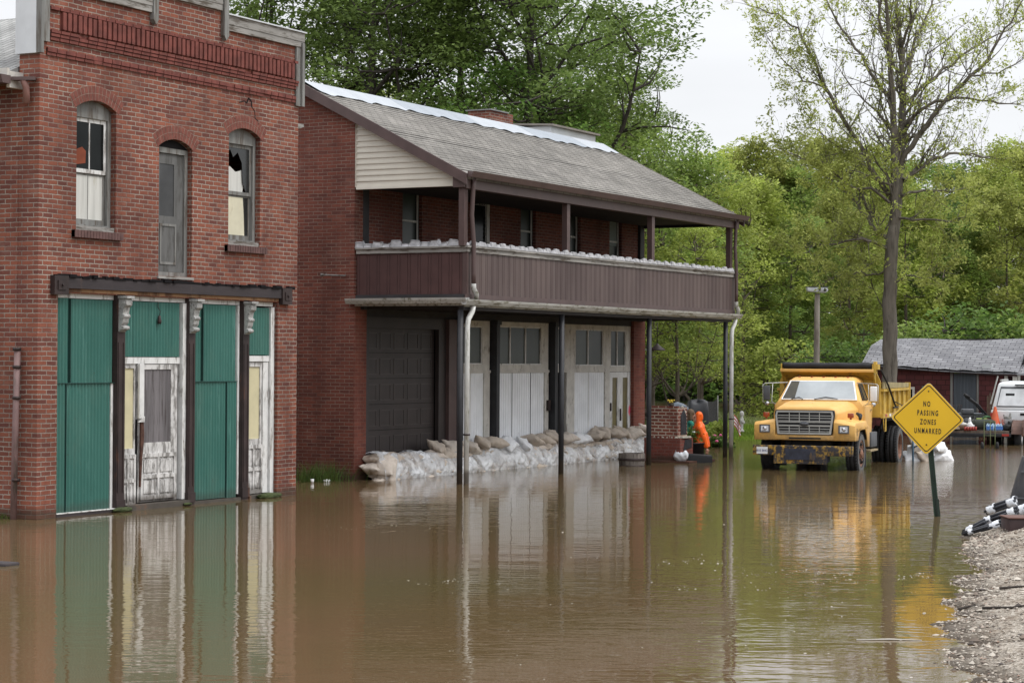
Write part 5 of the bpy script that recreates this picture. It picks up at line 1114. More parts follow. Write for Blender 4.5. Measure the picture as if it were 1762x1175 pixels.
# ============================================================ WARNING SIGN
def sign():
    c=onz(1612,888); top=at(1596,720,32.78); t=thing('warning_sign','yellow diamond road sign reading no passing zones unmarked on a leaning green post','road sign',(c.x,c.y,-.4))
    nrm=Vector((-c.x,-c.y,0)).normalized(); X=Vector((0,0,1)).cross(nrm).normalized()
    X=Matrix.Rotation(R(-2.0),3,nrm)@X; U=nrm.cross(X)
    M=Matrix((X,U,nrm)).transposed().to_4x4(); M.translation=top+nrm*.04
    def dia(r,cr,n=6):
        P=[]
        for k in range(4):
            a=PI/2*k; cx,cy=(r-cr*1.414)*math.cos(a),(r-cr*1.414)*math.sin(a)
            for i in range(n+1): b=a-PI/4+PI/2*i/n; P.append((cx+cr*math.cos(b),cy+cr*math.sin(b)))
        return P
    SGY=paint('sign_yellow',(.70,.43,.016),.45,.05,2,bump=.03,dirt=(.5,.3,.03),dirt_amt=.70); SGB=paint('sign_black',(.012,.010,.010),.5)
    r=.555
    f=MB().extr([dia(r,.05)],0,.004,'Z').xf(M); face=obj('sign_face',f,SGY,t)
    b=MB().extr([dia(r-.030,.04),dia(r-.049,.033)],.0045,.0055,'Z').xf(M); obj('border',b,SGB,face)
    e=MB().extr([dia(r+.008,.05)],-.003,-.0005,'Z').xf(M); obj('panel_edge',e,paint('sign_edge',(.6,.52,.35),.5),face)
    for i,(s,w) in enumerate((('NO',.105),('PASSING',.315),('ZONES',.24),('UNMARKED',.405))):
        y=.222-.138*i; dx=(-.02,.0,.01,.01)[i]
        tm=text_mesh('lettering',s,.112,SGB,Matrix.Identity(4),face,.0006,.0030,1.45,world=False); xs=[v.co.x for v in tm.data.vertices]; tm.data.transform(M@Matrix.Translation((dx,y,.0062))@Matrix.Diagonal((w/(max(xs)-min(xs)),1.0,1,1)))
        tm.parent=face
    for y in (.42,-.40): 
        q=M@Vector((.0,y,.006)); obj('bolt',MB().sphere(q,.012),IRON,face)
    a=Vector((c.x,c.y,-.4)); d=(top-Vector((c.x,c.y,0))).normalized(); a=Vector((c.x,c.y,0))-d*.4
    side=X
    p=MB(); bp=top+d*.5
    n2=nrm
    pr=[(-.042,.0),(-.030,.0),(-.022,-.035),(.022,-.035),(.030,0),(.042,0),(.032,-.012),(.026,-.045),(-.026,-.045),(-.032,-.012)]
    vs=[q+side*u+n2*(v-.0) for q in (a,bp) for u,v in pr]; k=len(pr); p.add(vs,[(i,(i+1)%k,(i+1)%k+k,i+k) for i in range(k)]+[tuple(range(k)),tuple(range(k,2*k))])
    po=obj('post',p,paint('green_steel_post',(.03,.055,.04),.6,.25,6,dirt=(.07,.08,.07),dirt_amt=.6),t)
    h=MB(); L_=(bp-a).length
    for i in range(60):
        q=a+d*(L_*(i+.5)/60)+n2*-.033; h.tube([q,q+n2*.003],.007,6)
    obj('bolt_holes',h,BLK,po)
    lo=MB(); q0=Vector((c.x,c.y,0))-d*.35+side*.03-n2*.02; lo.beam(q0,q0+d*.62,.05,.03,tuple(n2)); obj('stub_post',lo,paint('dark_stub_post',(.02,.03,.025),.6,.3),t)
sign()
# ============================================================ SHED, LIGHT POST, PICKUP, TRAILER
def shed():
    a=at(1500,624,68); b=at(1752,641,66); d=Vector((b.x-a.x,b.y-a.y,0)); Lh=d.length; d.normalize(); back=Vector((-d.y,d.x,0)); 
    if back.dot(fw)<0: back=-back
    t=thing('shed','low maroon shed with a sagging grey shingle roof behind the spring tree','shed',(a.x,a.y,-.3),math.atan2(d.y,d.x)); 
    # local: x along the wall, y away from the camera
    s=1 if Vector((-d.y,d.x,0)).dot(fw)>0 else -1
    P=lambda n,mb,m,par=t: obj(n,mb,m,par,world=False)
    ze=lambda x: 2.62-.24*(x/Lh)-.05*math.sin(PI*x/Lh)     # eave height above the base
    RM=N('maroon_asphalt_siding',.95,0,.2); tcn=RM.n('TexCoord'); sp_=RM.n('SeparateXYZ'); RM.l(tcn.outputs['Object'],sp_.inputs[0]); cc_=RM.n('CombineXYZ'); RM.l(sp_.outputs[0],cc_.inputs[0]); RM.l(sp_.outputs[2],cc_.inputs[1])
    bt=RM.n('TexBrick'); RM.l(cc_.outputs[0],bt.inputs['Vector'])
    for kk,vv in (('Scale',1.),('Mortar Size',.018),('Mortar Smooth',.9),('Brick Width',.28),('Row Height',.16)): bt.inputs[kk].default_value=vv
    bt.inputs['Color1'].default_value=(.105,.034,.034,1); bt.inputs['Color2'].default_value=(.075,.026,.028,1); bt.inputs['Mortar'].default_value=(.04,.018,.018,1)
    RM.col(RM.mix(1.,bt.outputs['Color'],RM.ramp(RM.noise(1.2,5),(.3,.7),(.7,1.25)),'MULTIPLY'))
    w=MB().extr([[(0,-.3),(Lh-.35,-.3),(Lh-.35,2.33),(Lh*.5,2.42),(0,2.55)],rect(2.65,3.35,.6,2.34) if False else rect(2.62,3.36,.0,2.30),rect(.92,1.33,1.25,1.78)],0,s*.12)
    w.box(0,.12,s*.121,s*3.8,-.3,2.4); w.box(Lh-.47,-.0+Lh-.35,s*.121,s*3.8,-.3,2.3); P('wall',w,RM.m)
    n=26; V=[];F=[]
    for i in range(n+1):
        x=-.25+(Lh+.3)*i/n; r_=3.38+.03*math.sin(x*1.7)-.0*x
        for y,z in ((-.22,ze(x)-.02+.015*math.sin(i*1.9)),(.8,ze(x)+.52),(1.9,r_),(1.9,r_-.1),(.8,ze(x)+.42),(-.22,ze(x)-.10)): V.append((x+(.45*(y+.22)/2 if False else 0),s*y,z))
    for i in range(n):
        for k in range(5): F.append((6*i+k,6*i+6+k,6*i+7+k,6*i+k+1))
    SH=shingle('bleached_shed_shingles',(.30,.30,.315),(.19,.19,.205),bw=.34,bh=.16,k=1.2)
    r=P('roof',MB().add(V,F),SH); 
    bk=MB().add([(-.25,s*1.9,3.38),(Lh+.05,s*1.9,3.4),(Lh+.05,s*4.0,2.4),(-.25,s*4.0,2.5)],[(0,1,2,3)]); P('roof_back',bk,SH,r)
    P('roof_vent',MB().box(Lh-1.1,Lh-.8,-s*.1,s*.15,ze(Lh)+.02,ze(Lh)+.2),METALG,r)
    P('eave_board',MB().beam((0,-s*.16,2.47),(Lh,-s*.16,2.24),.03,.06),paint('dark_eave',(.05,.03,.03),.8),r)
    d_=P('door',MB().box(2.63,3.35,s*.02,s*.06,0,2.29),paint('slate_blue_boarded_door',(.06,.07,.085),.7,.4,3,(6,1,.2)))
    P('door_frame',MB().box(2.54,2.61,-s*.02,s*.05,0,2.36).box(3.37,3.43,-s*.02,s*.05,0,2.34).box(2.54,3.43,-s*.025,s*.03,2.30,2.36),GREYW,d_)
    wi=P('window',MB().extr([rect(.85,1.40,1.18,1.85),rect(.92,1.33,1.25,1.78)],-s*.03,s*.03),OLDWH); P('pane',MB().box(.92,1.33,s*.01,s*.02,1.25,1.78),GLASS,wi)
    P('muntin',MB().box(1.11,1.14,-s*.01,s*.009,1.25,1.78),OLDWH,wi)
    P('corner_post',MB().box(Lh-.42,Lh-.33,-s*.03,s*.06,-.3,2.34),OLDWH); P('porch_post',MB().box(Lh-.15,Lh-.0,-s*.1,s*.06,-.3,2.33).box(Lh+.02,Lh+.07,-s*.1,s*.0,-.3,2.33),OLDWH)
    P('lean_to',MB().box(Lh+.1,Lh+3,s*.3,s*3,-.3,2.9),paint('dark_lean_to',(.03,.028,.03),.8,.3))
    P('lean_to_roof',MB().add([(Lh-.0,-s*.2,2.25),(Lh+3.2,-s*.2,2.3),(Lh+3.2,s*3,3.5),(Lh+.3,s*2.,3.38),(Lh,-s*.2,2.3),(Lh+3.2,-s*.2,2.35),(Lh+3.2,s*3,3.55),(Lh+.3,s*2.,3.43)],[(0,1,2,3),(4,5,6,7),(0,1,5,4),(1,2,6,5),(3,0,4,7)]),SH)
    pk=MB()
    fenc=thing('picket_fence','short row of dark weathered pickets between the shed door and the white truck','fence',at(1706,745,64))
    q=at(1698,745,64); 
    for i in range(5):
        x=i*.075; m_=MB().prism([(x,-.1),(x+.06,-.1),(x+.06,1.28+.1*(i%2)),(x+.03,1.36+.1*(i%2)),(x,1.28+.1*(i%2))],0,.02); m_.xf(Matrix.Translation((q.x,q.y,0))@Matrix.Rotation(YAW-PI/2,4,'Z')); obj('picket',m_,paint('picket_wood',(.10,.07,.05),.9,.4,4),fenc)
    m_=MB().box(0,.36,.02,.04,.5,.56).xf(Matrix.Translation((q.x,q.y,0))@Matrix.Rotation(YAW-PI/2,4,'Z')); obj('rail',m_,GREYWH,fenc)
shed()
def place(px,d,z=0.): p=at(px,618,d); return (p.x,p.y,z)
def facecam(): return YAW-PI/2      # local -y looks back at the camera, +x is image right
def lpost():
    p=place(1405,66); t=thing('light_post','weathered wooden post topped by a flat white lamp box, behind the yellow truck','lamp post',(p[0],p[1],-.3),facecam())
    P=lambda n,mb,m,par=t: obj(n,mb,m,par,world=False)
    P('post',MB().tube([(0,0,-.2),(.0,0,2.6),(.01,0,4.4),(.02,0,4.75)],[.10,.095,.085,.08],12),paint('grey_utility_wood',(.27,.245,.21),.9,.25,3,(1,1,.15),dirt=(.15,.12,.1)))
    h=P('lamp_box',bev(MB().prism([(-.30,4.80),(.25,4.76),(.33,4.82),(.33,4.92),(-.33,4.93)],-.16,.16),.015),paint('lamp_white',(.58,.60,.62),.5)); P('lamp_lid',MB().box(-.34,.34,-.17,.17,4.932,4.95),GREYP,h)
    P('flood_lamp',MB().tube([(.22,-.17,4.88),(.22,-.24,4.84)],[.03,.05],8),GREYP,h); P('flood_lamp',MB().tube([(.06,-.17,4.88),(.06,-.22,4.86)],[.02,.04],8),GREYP,h)
lpost()
def simple_wheel(P,x,y,z,r,w,rimm,name='wheel'):
    o=P(name,MB().lathe([(r*.62,-w/2),(r*.9,-w/2),(r,-w*.3),(r,w*.3),(r*.9,w/2),(r*.62,w/2)],(x,y,z),28,'Y'),RUBBER)
    P('rim',MB().lathe([(0,-w*.52),(r*.25,-w*.52),(r*.45,-w*.35),(r*.6,-w*.45),(r*.64,-w*.3)],(x,y,z),20,'Y').lathe([(0,w*.52),(r*.25,w*.52),(r*.45,w*.35),(r*.6,w*.45),(r*.64,w*.3)],(x,y,z),20,'Y'),rimm,o)
def pickup():
    a=R(8); t=thing('pickup_truck','white pickup truck with a cargo cap seen from behind at the right edge','pickup truck',(60.9,15.3,-.15),a)
    c=at(1763,700,61); t.location=(c.x,c.y,-.15)
    P=lambda n,mb,m,par=t: obj(n,mb,m,par,world=False)
    W=paint('white_vehicle_paint',(.66,.68,.70),.3,.05,2,spec=.6)
    # local x away from the camera, y to image left
    P('body',bev(MB().prism([(0,.55),(0,1.13),(2.3,1.13),(2.4,1.13),(4.1,1.13),(5.3,1.02),(5.35,.5),(4.8,.45),(.3,.45)],-.95,.95),.03),W)
    cp=loft([[(.02,-.93,1.14),(2.3,-.93,1.14),(2.3,.93,1.14),(.02,.93,1.14)],[(.30,-.78,1.88),(2.3,-.78,1.9),(2.3,.78,1.9),(.30,.78,1.88)],[(.4,-.7,1.94),(2.2,-.7,1.95),(2.2,.7,1.95),(.4,.7,1.94)]])
    cp_=P('cargo_cap',bev(cp,.03),W)
    P('rear_window_frame',MB().add([(.05,-.80,1.22),(.05,.80,1.22),(.265,.70,1.80),(.265,-.70,1.80)],[(0,1,2,3)]).xf(Matrix.Translation((-.012,0,0))),GREYP,cp_)
    P('lift_panel',MB().add([(.05,-.77,1.25),(.05,.77,1.25),(.235,.68,1.74),(.235,-.68,1.74)],[(0,1,2,3)]).xf(Matrix.Translation((-.018,0,0))),paint('white_lift_panel',(.6,.62,.65),.3),cp_)
    P('dark_decal',MB().add([(.165,.30,1.54),(.165,.55,1.54),(.19,.55,1.61),(.19,.30,1.61)],[(0,1,2,3)]).xf(Matrix.Translation((-.024,0,0))),BLK,cp_)
    P('brake_light_bar',MB().box(.20,.27,-.3,.3,1.83,1.87),GREYP,cp_)
    ld=MB().beam((.4,.72,1.98),(2.0,.72,1.98),.05,.05); ld.beam((.1,.97,1.3),(.35,.80,2.1),.03,.03); P('roof_rack',ld,SILV)
    P('tailgate',bev(MB().box(-.03,0,-.78,.78,.60,1.11),.015),W); P('tail_light',MB().box(-.02,.1,.80,.96,.68,1.05),REDR); P('tail_light',MB().box(-.02,.1,-.96,-.80,.68,1.05),REDR)
    P('tailgate_handle',MB().box(-.045,-.028,-.12,.12,.98,1.05),BLK)
    P('bumper',bev(MB().box(-.18,-.04,-.95,.95,.42,.58),.02),CHROME)
    P('cabin',bev(loft([[(2.4,-.9,1.12),(4.2,-.9,1.12),(4.2,.9,1.12),(2.4,.9,1.12)],[(2.5,-.75,1.75),(3.6,-.75,1.75),(3.6,.75,1.75),(2.5,.75,1.75)]]),.04),W)
    for x in (.95,4.4):
        for y in (-.86,.86): simple_wheel(P,x,y,.38,.38,.24,SILV)
pickup()
def trailer():
    c=onz(1678,765); t=thing('flatbed_trailer','low brown flatbed trailer loaded with salvaged household goods','trailer',(c.x,c.y,-.1),R(8)); 
    P=lambda n,mb,m,par=t: obj(n,mb,m,par,world=False)
    BR_=paint('brown_trailer_paint',(.12,.065,.05),.6,.3,3,dirt=(.06,.04,.035))
    P('deck',MB().box(0,3.6,-.92,.95,.42,.50),paint('trailer_planks',(.13,.10,.08),.9,.4,6,(.2,3,1))); P('frame_rail',bev(MB().box(-.03,3.65,-.98,1.0,.33,.43),.01),CHASS)
    P('tail_light',MB().box(-.045,-.03,-.95,-.75,.36,.42),REDR)
    for s in (-1,1):
        arc=[(.6+.46*math.cos(R(a)),.28+.46*math.sin(R(a))) for a in range(165,14,-15)]; o2=[(.6+.52*math.cos(R(a)),.28+.52*math.sin(R(a))) for a in range(15,166,15)]
        f=P('fender',MB().prism(arc+o2,s*.99,s*1.32),BR_); P('fender_side',MB().prism([(.0,.35),(.0,.62),(.12,.82),(1.1,.82),(1.22,.6),(1.2,.3)]+[(x,z) for x,z in arc[::-1]],s*1.30,s*1.34),BR_,f)
        simple_wheel(P,.6,s*1.15,.28,.33,.2,WHT)
    P('tongue',MB().beam((3.6,0,.38),(5.0,0,.4),.1,.1),CHASS)
    return t
trailer()
# ============================================================ SANDBAGS
BT=paint('tan_burlap',(.46,.395,.33),.95,.18,4,bump=.5,dirt=(.2,.14,.09),dirt_amt=.6,dsc=(1,1,1)); BW=paint('white_woven_sack',(.72,.73,.75),.75,.08,3,bump=.3,dirt=(.38,.34,.28),dirt_amt=.6,dsc=(1,1,1))
BG=paint('greyish_tan_sack',(.52,.46,.40),.9,.15,4,bump=.4,dirt=(.25,.2,.16),dirt_amt=.6,dsc=(1,1,1))
def bag_mesh(seed,L=.60,W=.40,H_=.22,tie=False):
    """a half-slack sack: pinched corners, sagging middle, creases, gathered neck when tied"""
    nu,nv=30,20; V=[];F=[]; P=lambda a,k: 1-abs(a)**k
    for side in (1,-1):
        for i in range(nu+1):
            u=-1+2*i/nu
            for j in range(nv+1):
                v=-1+2*j/nv
                w=1-.10*(1-u*u)*0-.07*abs(v)*(1-abs(u))
                x=u*L/2*(1-.10*(1-abs(v))**2*0+.05*v*v); y=v*W/2*(1+.06*u*u)
                if tie and u>.55: q=(u-.55)/.45; y*=(1-.86*math.sin(PI*min(1,q*1.25)/2)) if q<.75 else .14+.55*(q-.75)/.25; x+=q*.05
                hgt_=(max(0,P(u,2.6))*max(0,P(v,2.4)))**.62
                if tie and u>.55: hgt_=max(hgt_*(1-q*.6),.16*(1-abs(v))**.5)
                cr=.16*noise.noise(Vector((u*2.1+seed,v*1.9,side*2)))+.10*noise.noise(Vector((u*5.5+v*3+seed,v*4.5,side*2+5)))+.05*abs(noise.noise(Vector((u*9-v*7,v*9+seed,9))))
                z=side*H_/2*hgt_*(1+cr*1.6)+.05*noise.noise(Vector((u*1.3+seed,v*1.3,3)))
                V.append((x+.012*noise.noise(Vector((u*6,v*6,seed))),y+.015*noise.noise(Vector((u*5,v*5,seed+4))),z))
        o=0 if side==1 else (nu+1)*(nv+1)
        for i in range(nu):
            for j in range(nv):
                q_=(o+i*(nv+1)+j,o+(i+1)*(nv+1)+j,o+(i+1)*(nv+1)+j+1,o+i*(nv+1)+j+1); F.append(q_ if side==1 else q_[::-1])
    bm=bmesh.new(); vs=[bm.verts.new(v) for v in V]
    for f in F: bm.faces.new([vs[i] for i in f])
    bmesh.ops.remove_doubles(bm,verts=bm.verts,dist=.002); return MB().bm(bm,True)
BAGS={}
for mk,mt in (('t',BT),('w',BW),('g',BG)):
    for s in range(4): BAGS[mk,s]=mesh_of('sandbag',bag_mesh(s*7+ord(mk),tie=(s==3)),mt)
def bag(kind,s,loc,rot,label,group,sc=1.):
    o=bpy.data.objects.new('sandbag',BAGS[kind,s]); COL.objects.link(o); o.location=loc; o.rotation_euler=rot; o.scale=(sc,sc,sc); return tag(o,label,'sandbag',group)
def bag_wall():
    rg=random.Random(4)
    for layer in range(4):
        x=35.55+(.25 if layer%2 else 0)
        while x<49.3:
            hmax=.56 if x>38.6 else .42
            z=-.06+layer*.145
            if z<hmax-.03:
                k=rg.choice('tggwt'); bend=.10*math.sin(x*1.3)
                bag(k,rg.randrange(3),(x+rg.uniform(-.04,.04),21.80+layer*.055+bend*.3+rg.uniform(-.03,.03),z+rg.uniform(-.015,.015)),(rg.uniform(-.12,.25),rg.uniform(-.10,.10),rg.uniform(-.25,.25)),
                    {'t':'tan sandbag in the flood wall, half hidden by the plastic sheet','g':'greyish sandbag in the flood wall, half hidden by the plastic sheet','w':'white sandbag in the flood wall, half hidden by the plastic sheet'}[k],'sandbags stacked under the plastic sheet')
            x+=.50
    # loose bags on top, placed one by one
    tops=[(38.05,.52,'t',3,.2,'plump tan sandbag with a tied neck, alone on top in front of the garage door'),(38.75,.50,'g',1,-.1,'flat greyish tan sandbag just left of the first white downpipe'),(39.3,.5,'g',2,.3,'grey tan sandbag behind the first white downpipe'),
      (39.9,.56,'t',0,.5,'brown sandbag just right of the first white downpipe, on the top row'),(40.4,.57,'t',2,-.4,'rumpled brown sandbag leaning on the left white panel'),(40.95,.52,'w',1,.2,'white sandbag in front of the left dark shop column'),
      (41.7,.46,'w',0,.35,'white sandbag sloping down right of the left dark shop column'),(42.15,.55,'t',1,.1,'tan sandbag at the foot of the middle white panel, left part'),(42.7,.56,'t',2,-.2,'tan sandbag at the foot of the middle white panel, centre'),(43.2,.62,'t',3,.5,'tied tan sandbag sitting highest in front of the middle white panel'),
      (43.75,.55,'g',0,-.2,'greyish sandbag at the right foot of the middle white panel'),(44.25,.52,'w',2,-.45,'long white sandbag sloping before the dark doorway'),(44.75,.5,'w',0,.1,'small white sandbag beside the middle porch post'),
      (45.35,.58,'t',1,.2,'tan sandbag just right of the middle porch post'),(45.85,.62,'t',0,.4,'bulging tan sandbag under the right white panel'),(46.4,.60,'t',2,-.1,'wide tan sandbag in the middle under the right white panel'),(46.95,.58,'t',0,.15,'tan sandbag below the right end of the right white panel'),(47.45,.56,'g',1,-.3,'greyish tan sandbag before the narrow double door'),
      (47.9,.60,'t',3,.6,'tied tan sandbag before the right leaf of the double door'),(48.4,.60,'g',2,.1,'light tan sandbag at the foot of the right brick pier'),(48.85,.50,'w',1,-.5,'bright white sandbag at the right end of the flood wall'),(49.15,.30,'t',2,1.2,'tan sandbag standing on end at the right end of the flood wall'),(49.05,.22,'g',0,.4,'greyish sandbag low at the right end of the flood wall')]
    for x,z,k,s,rz,lb in tops: bag(k,s,(x,21.90+rg.uniform(-.05,.05),z+.01),(rg.uniform(.05,.75),rg.uniform(-.3,.3),rz*1.1),lb,None,1.0)
    for i,(x,y,z) in enumerate(((35.62,21.72,.10),(35.66,21.76,.30))): bag('g',3 if i else 1,(x,y,z),(.1,-1.2 if i==0 else -.7,.3),['stubby pale sandbag standing at the left end of the flood wall','pale sandbag with a knotted neck at the left brick pier'][i],None)
bag_wall()
def plastic():
    n=N('clear_plastic_sheet',.18,0,.9); a=n.noise(1.6,5,(1,1,.6),.6,1.5); b_=n.noise(5,4,(.6,1,1.2),.6,2.)
    n.col((.78,.80,.83)); tr=n.n('BsdfTransparent'); ms=n.n('MixShader'); 
    f=n.math('MULTIPLY',n.ramp(a,(.36,.22),(.60,.80)),1.); f=n.math('MAXIMUM',f,n.ramp(b_,(.55,0.),(.72,.85)))
    n.l(f,ms.inputs[0]); n.l(tr.outputs[0],ms.inputs[1]); n.l(n.b.outputs[0],ms.inputs[2]); n.l(ms.outputs[0],n.t.nodes['Material Output'].inputs[0])
    n.bump(b_,.9,.05)
    nx,nz_=620,26; X0,X1=35.45,48.6; V=np.zeros((nx,nz_,3)); 
    for i in range(nx):
        x=X0+(X1-X0)*i/(nx-1); top=(.47 if x<38.5 else .50)+.05*math.sin(x*1.1)+.07*noise.noise(Vector((x*1.5,0,0))); 
        if 38.6<x<48: top-=.05
        for j in range(nz_):
            t=j/(nz_-1); z=-.05+(top+.05)*t; bulge=.10*math.sin(PI*min(1,t*1.1))
            y=21.70+.05*math.sin(x*1.3)*.3+t*.20-bulge*.8
            # diagonal folds plus crumpling
            y+=.040*noise.noise(Vector((x*3.0+z*6,z*3,1)))+.030*noise.noise(Vector((x*8-z*9,z*5,4)))+.012*noise.noise(Vector((x*21+z*14,z*18,7)))-.055*abs(math.sin(x*PI/.5))**.6*.35
            V[i,j]=(x+.05*noise.noise(Vector((x*2,z*4,9))),y-.07,z)
    # the top edge is folded back over the bags
    ex=V[:,-1:,:].copy(); ex[:,:,1]+=.16; ex[:,:,2]+=.01+.02*np.sin(np.arange(nx)*.21)[:,None]; e2=ex.copy(); e2[:,:,1]+=.12; e2[:,:,2]-=.03; V=np.concatenate([V,ex,e2],1)
    idx=np.arange(V.shape[0]*V.shape[1]).reshape(V.shape[:2]); F=np.stack([idx[:-1,:-1],idx[1:,:-1],idx[1:,1:],idx[:-1,1:]],-1).reshape(-1,4)
    tag(obj_np('plastic_sheet',mesh_np('plastic_sheet',V.reshape(-1,3),F,[n.m],smooth=True)),'crumpled clear plastic sheet draped over the front of the sandbag wall','plastic sheet')
plastic()
# more bags behind the truck round a blue stand
q=at(1592,790,51)
for i,(dx,dz,k,s,rz,lb) in enumerate(((-.20,.02,'w',1,.2,'pinkish white sandbag low behind the rear wheel of the dump truck'),(.05,.06,'t',0,1.,'brown sandbag between the legs of the blue stand'),(.38,.10,'w',2,.4,'large white sandbag right of the sign post, behind it'),(-.1,.20,'w',0,-.3,'white sandbag stacked under the blue stand'),(.33,.28,'w',3,.9,'white sandbag topmost right of the blue stand'),(-.05,.36,'g',1,.3,'tan sandbag on top of the pile under the blue stand'))):
    bag(k,s,(q.x+rt.x*dx,q.y+rt.y*dx,dz*1.15),(.55+.2*(i%3),.2-.25*(i%2),YAW-PI/2+rz),lb,None,1.12)
def stand():
    t=thing('metal_stand','blue tubular metal stand over the sandbags behind the truck wheel','stand',(q.x,q.y,-.3),facecam()); BL=paint('blue_steel_tube',(.05,.10,.15),.5,.3,5)
    P=lambda n,mb,m,par=t: obj(n,mb,m,par,world=False)
    for x,y,h in ((-.35,-.3,1.1),(.12,-.3,.82),(.0,.35,1.0),(.4,.3,.9)): P('leg',MB().tube([(x,y,-.2),(x,y,h)],.025,8),BL)
    P('cross_bar',MB().tube([(-.35,-.3,.62),(.12,-.3,.80)],.02,6).tube([(-.35,-.3,.62),(0,.35,.7)],.02,6).tube([(.12,-.3,.8),(.4,.3,.85)],.02,6),BL)
stand()
# ============================================================ BARREL, FIREPLACE, SMALL THINGS BY THE PORCH
def barrel():
    c=onz(1087,801); t=thing('wooden_barrel','half wooden barrel planter with an iron hoop standing in water before the sandbags','barrel',(c.x,c.y,-.08))
    P=lambda n,mb,m,par=t: obj(n,mb,m,par,world=False); WD=paint('grey_barrel_staves',(.16,.14,.125),.9,.35,7,(3,3,.3),dirt=(.05,.04,.035),dirt_amt=.5,bump=.9)
    m=MB(); n=22
    for k in range(n):
        a0=2*PI*k/n+.01; a1=2*PI*(k+1)/n-.01; vs=[]
        for r0,z in ((.25,-.1),(.285,.1),(.30,.25),(.295,.36)):
            for a in (a0,a1):
                for d in (0,-.03): vs.append(((r0+d)*math.cos(a),(r0+d)*math.sin(a),z))
        fs=[]
        for i in range(3):
            b=4*i; fs+=[(b,b+2,b+6,b+4),(b+1,b+5,b+7,b+3),(b,b+4,b+5,b+1),(b+2,b+3,b+7,b+6)]
        fs.append((12,14,15,13)); m.add(vs,fs)
    P('staves',m,WD); P('hoop',MB().lathe([(.302,.20),(.306,.21),(.306,.25),(.302,.255)],(0,0,0),30),IRON); P('hoop',MB().lathe([(.284,.06),(.290,.065),(.290,.09),(.286,.095)],(0,0,0),30),IRON)
    P('soil',MB().lathe([(0,.30),(.27,.30)],(0,0,0),24),paint('dark_soil',(.03,.022,.015),.95))
barrel()
def fireplace():
    x0,x1,y0,y1=45.25,45.80,19.62,20.45; t=thing('brick_fireplace','broken outdoor brick fireplace between the two right porch posts','fireplace',(45.5,20,0))
    BF=brick('fireplace_brick',(.24,.075,.05),(.15,.05,.04),(.52,.44,.36),bw=.19,bh=.078,ms=.016,stain=.2); BL_=brick('fireplace_base_brick',(.22,.065,.048),(.15,.048,.038),(.20,.12,.10),bw=.19,bh=.075,ms=.010)
    top=[(x0,.56),(x1,.56),(x1,1.12),(x1-.04,1.26),(x0,1.30)]
    a=MB().box(x0+.12,x1,y0+.10,y1,.56,1.27); a.box(x0,x0+.119,y0+.10,y1,.56,1.30); obj('upper_stack',a,BF,t)
    b=MB().box(x0-.08,x1+.12,y0,y1+.08,-.5,.56); obj('lower_stack',b,BL_,t)
    c=MB().box(x0-.25,x1+.75,y0-.30,y1+.1,-.5,.045); obj('hearth_step',c,BL_,t)
    SOOT=paint('sooty_iron_opening',(.02,.02,.024),.8,.5,8)
    obj('firebox_opening',MB().prism([(x0+.17,.64),(x1-.06,.64),(x1-.06,1.06),(x0+.33,1.22),(x0+.17,1.08)],y0+.085,y0+.099),SOOT,t)
    obj('ash_opening',MB().prism([(x0+.1,.28),(x1+.02,.34),(x1+.02,.52),(x0+.2,.54)],y0-.012,y0-.001),SOOT,t)
    r=MB(); rg=random.Random(2)
    for i in range(9): r.box(x0-.09+rg.uniform(0,.1),x0+.1+rg.uniform(0,.4),y0-.03,y0+.09,.565,.60+rg.uniform(0,.03)) if i<1 else r.sphere((x0-.04+rg.uniform(0,.75),y0+.04+rg.uniform(-.02,.05),.575),rg.uniform(.02,.045),(1.3,1,.7),1,.25,i)
    for i in range(6): r.sphere((x0-.05,y0+.12+i*.11,.575),rg.uniform(.02,.04),(1,1.3,.7),1,.25,i+20)
    for i in range(5): r.sphere((x0+.35+.03*i,y0+.13,1.27-.03*i),.04,(1,1,.7),1,.25,i+30)
    obj('crumbled_mortar',r,paint('crumbled_mortar',(.42,.40,.34),.95,.25,10),t)
    # white carrier bag, flowers on top
    n_=40; V=[];F=[]
    for j in range(14):
        t_=j/13
        for i in range(n_):
            a=2*PI*i/n_; r=.155*math.sin(PI*min(1,.12+t_*.62))**.6*(1-.45*max(0,t_-.6)); r*=1+.16*noise.noise(Vector((math.cos(a)*2,math.sin(a)*2,t_*3)))+.05*math.sin(a*7+t_*4); zt=.045+.20*t_+.06*max(0,t_-.55)*abs(math.sin(a))**3*2
            V.append((x0-.10+r*.8*math.cos(a),y0-.03+r*1.15*math.sin(a),zt+.02*noise.noise(Vector((a*3,t_*5,2)))))
    F=[(j*n_+i,j*n_+(i+1)%n_,(j+1)*n_+(i+1)%n_,(j+1)*n_+i) for j in range(13) for i in range(n_)]; w=MB().add(V,F,True)
    tag(obj('carrier_bag',w,paint('white_plastic_bag',(.62,.64,.68),.35,.06,4,bump=.4)),'crumpled white plastic bag on the step of the brick fireplace','plastic bag')
    f=MB().tube([(x0+.1,y0+.3,1.29),(x0+.1,y0+.3,1.36)],[.05,.07],10); p_=thing('flower_pot','small pot of yellow flowers on top of the brick fireplace','flower pot',(x0+.1,y0+.3,1.3)); obj('pot',f,paint('dark_pot',(.05,.04,.03),.7),p_)
    fl=MB()
    for i in range(14): fl.sphere((x0+.1+rg.uniform(-.08,.08),y0+.3+rg.uniform(-.08,.08),1.38+rg.uniform(0,.06)),.022,(1,1,1),1,.1,i)
    obj('blossoms',fl,paint('yellow_petals',(.55,.42,.05),.7),p_)
fireplace()
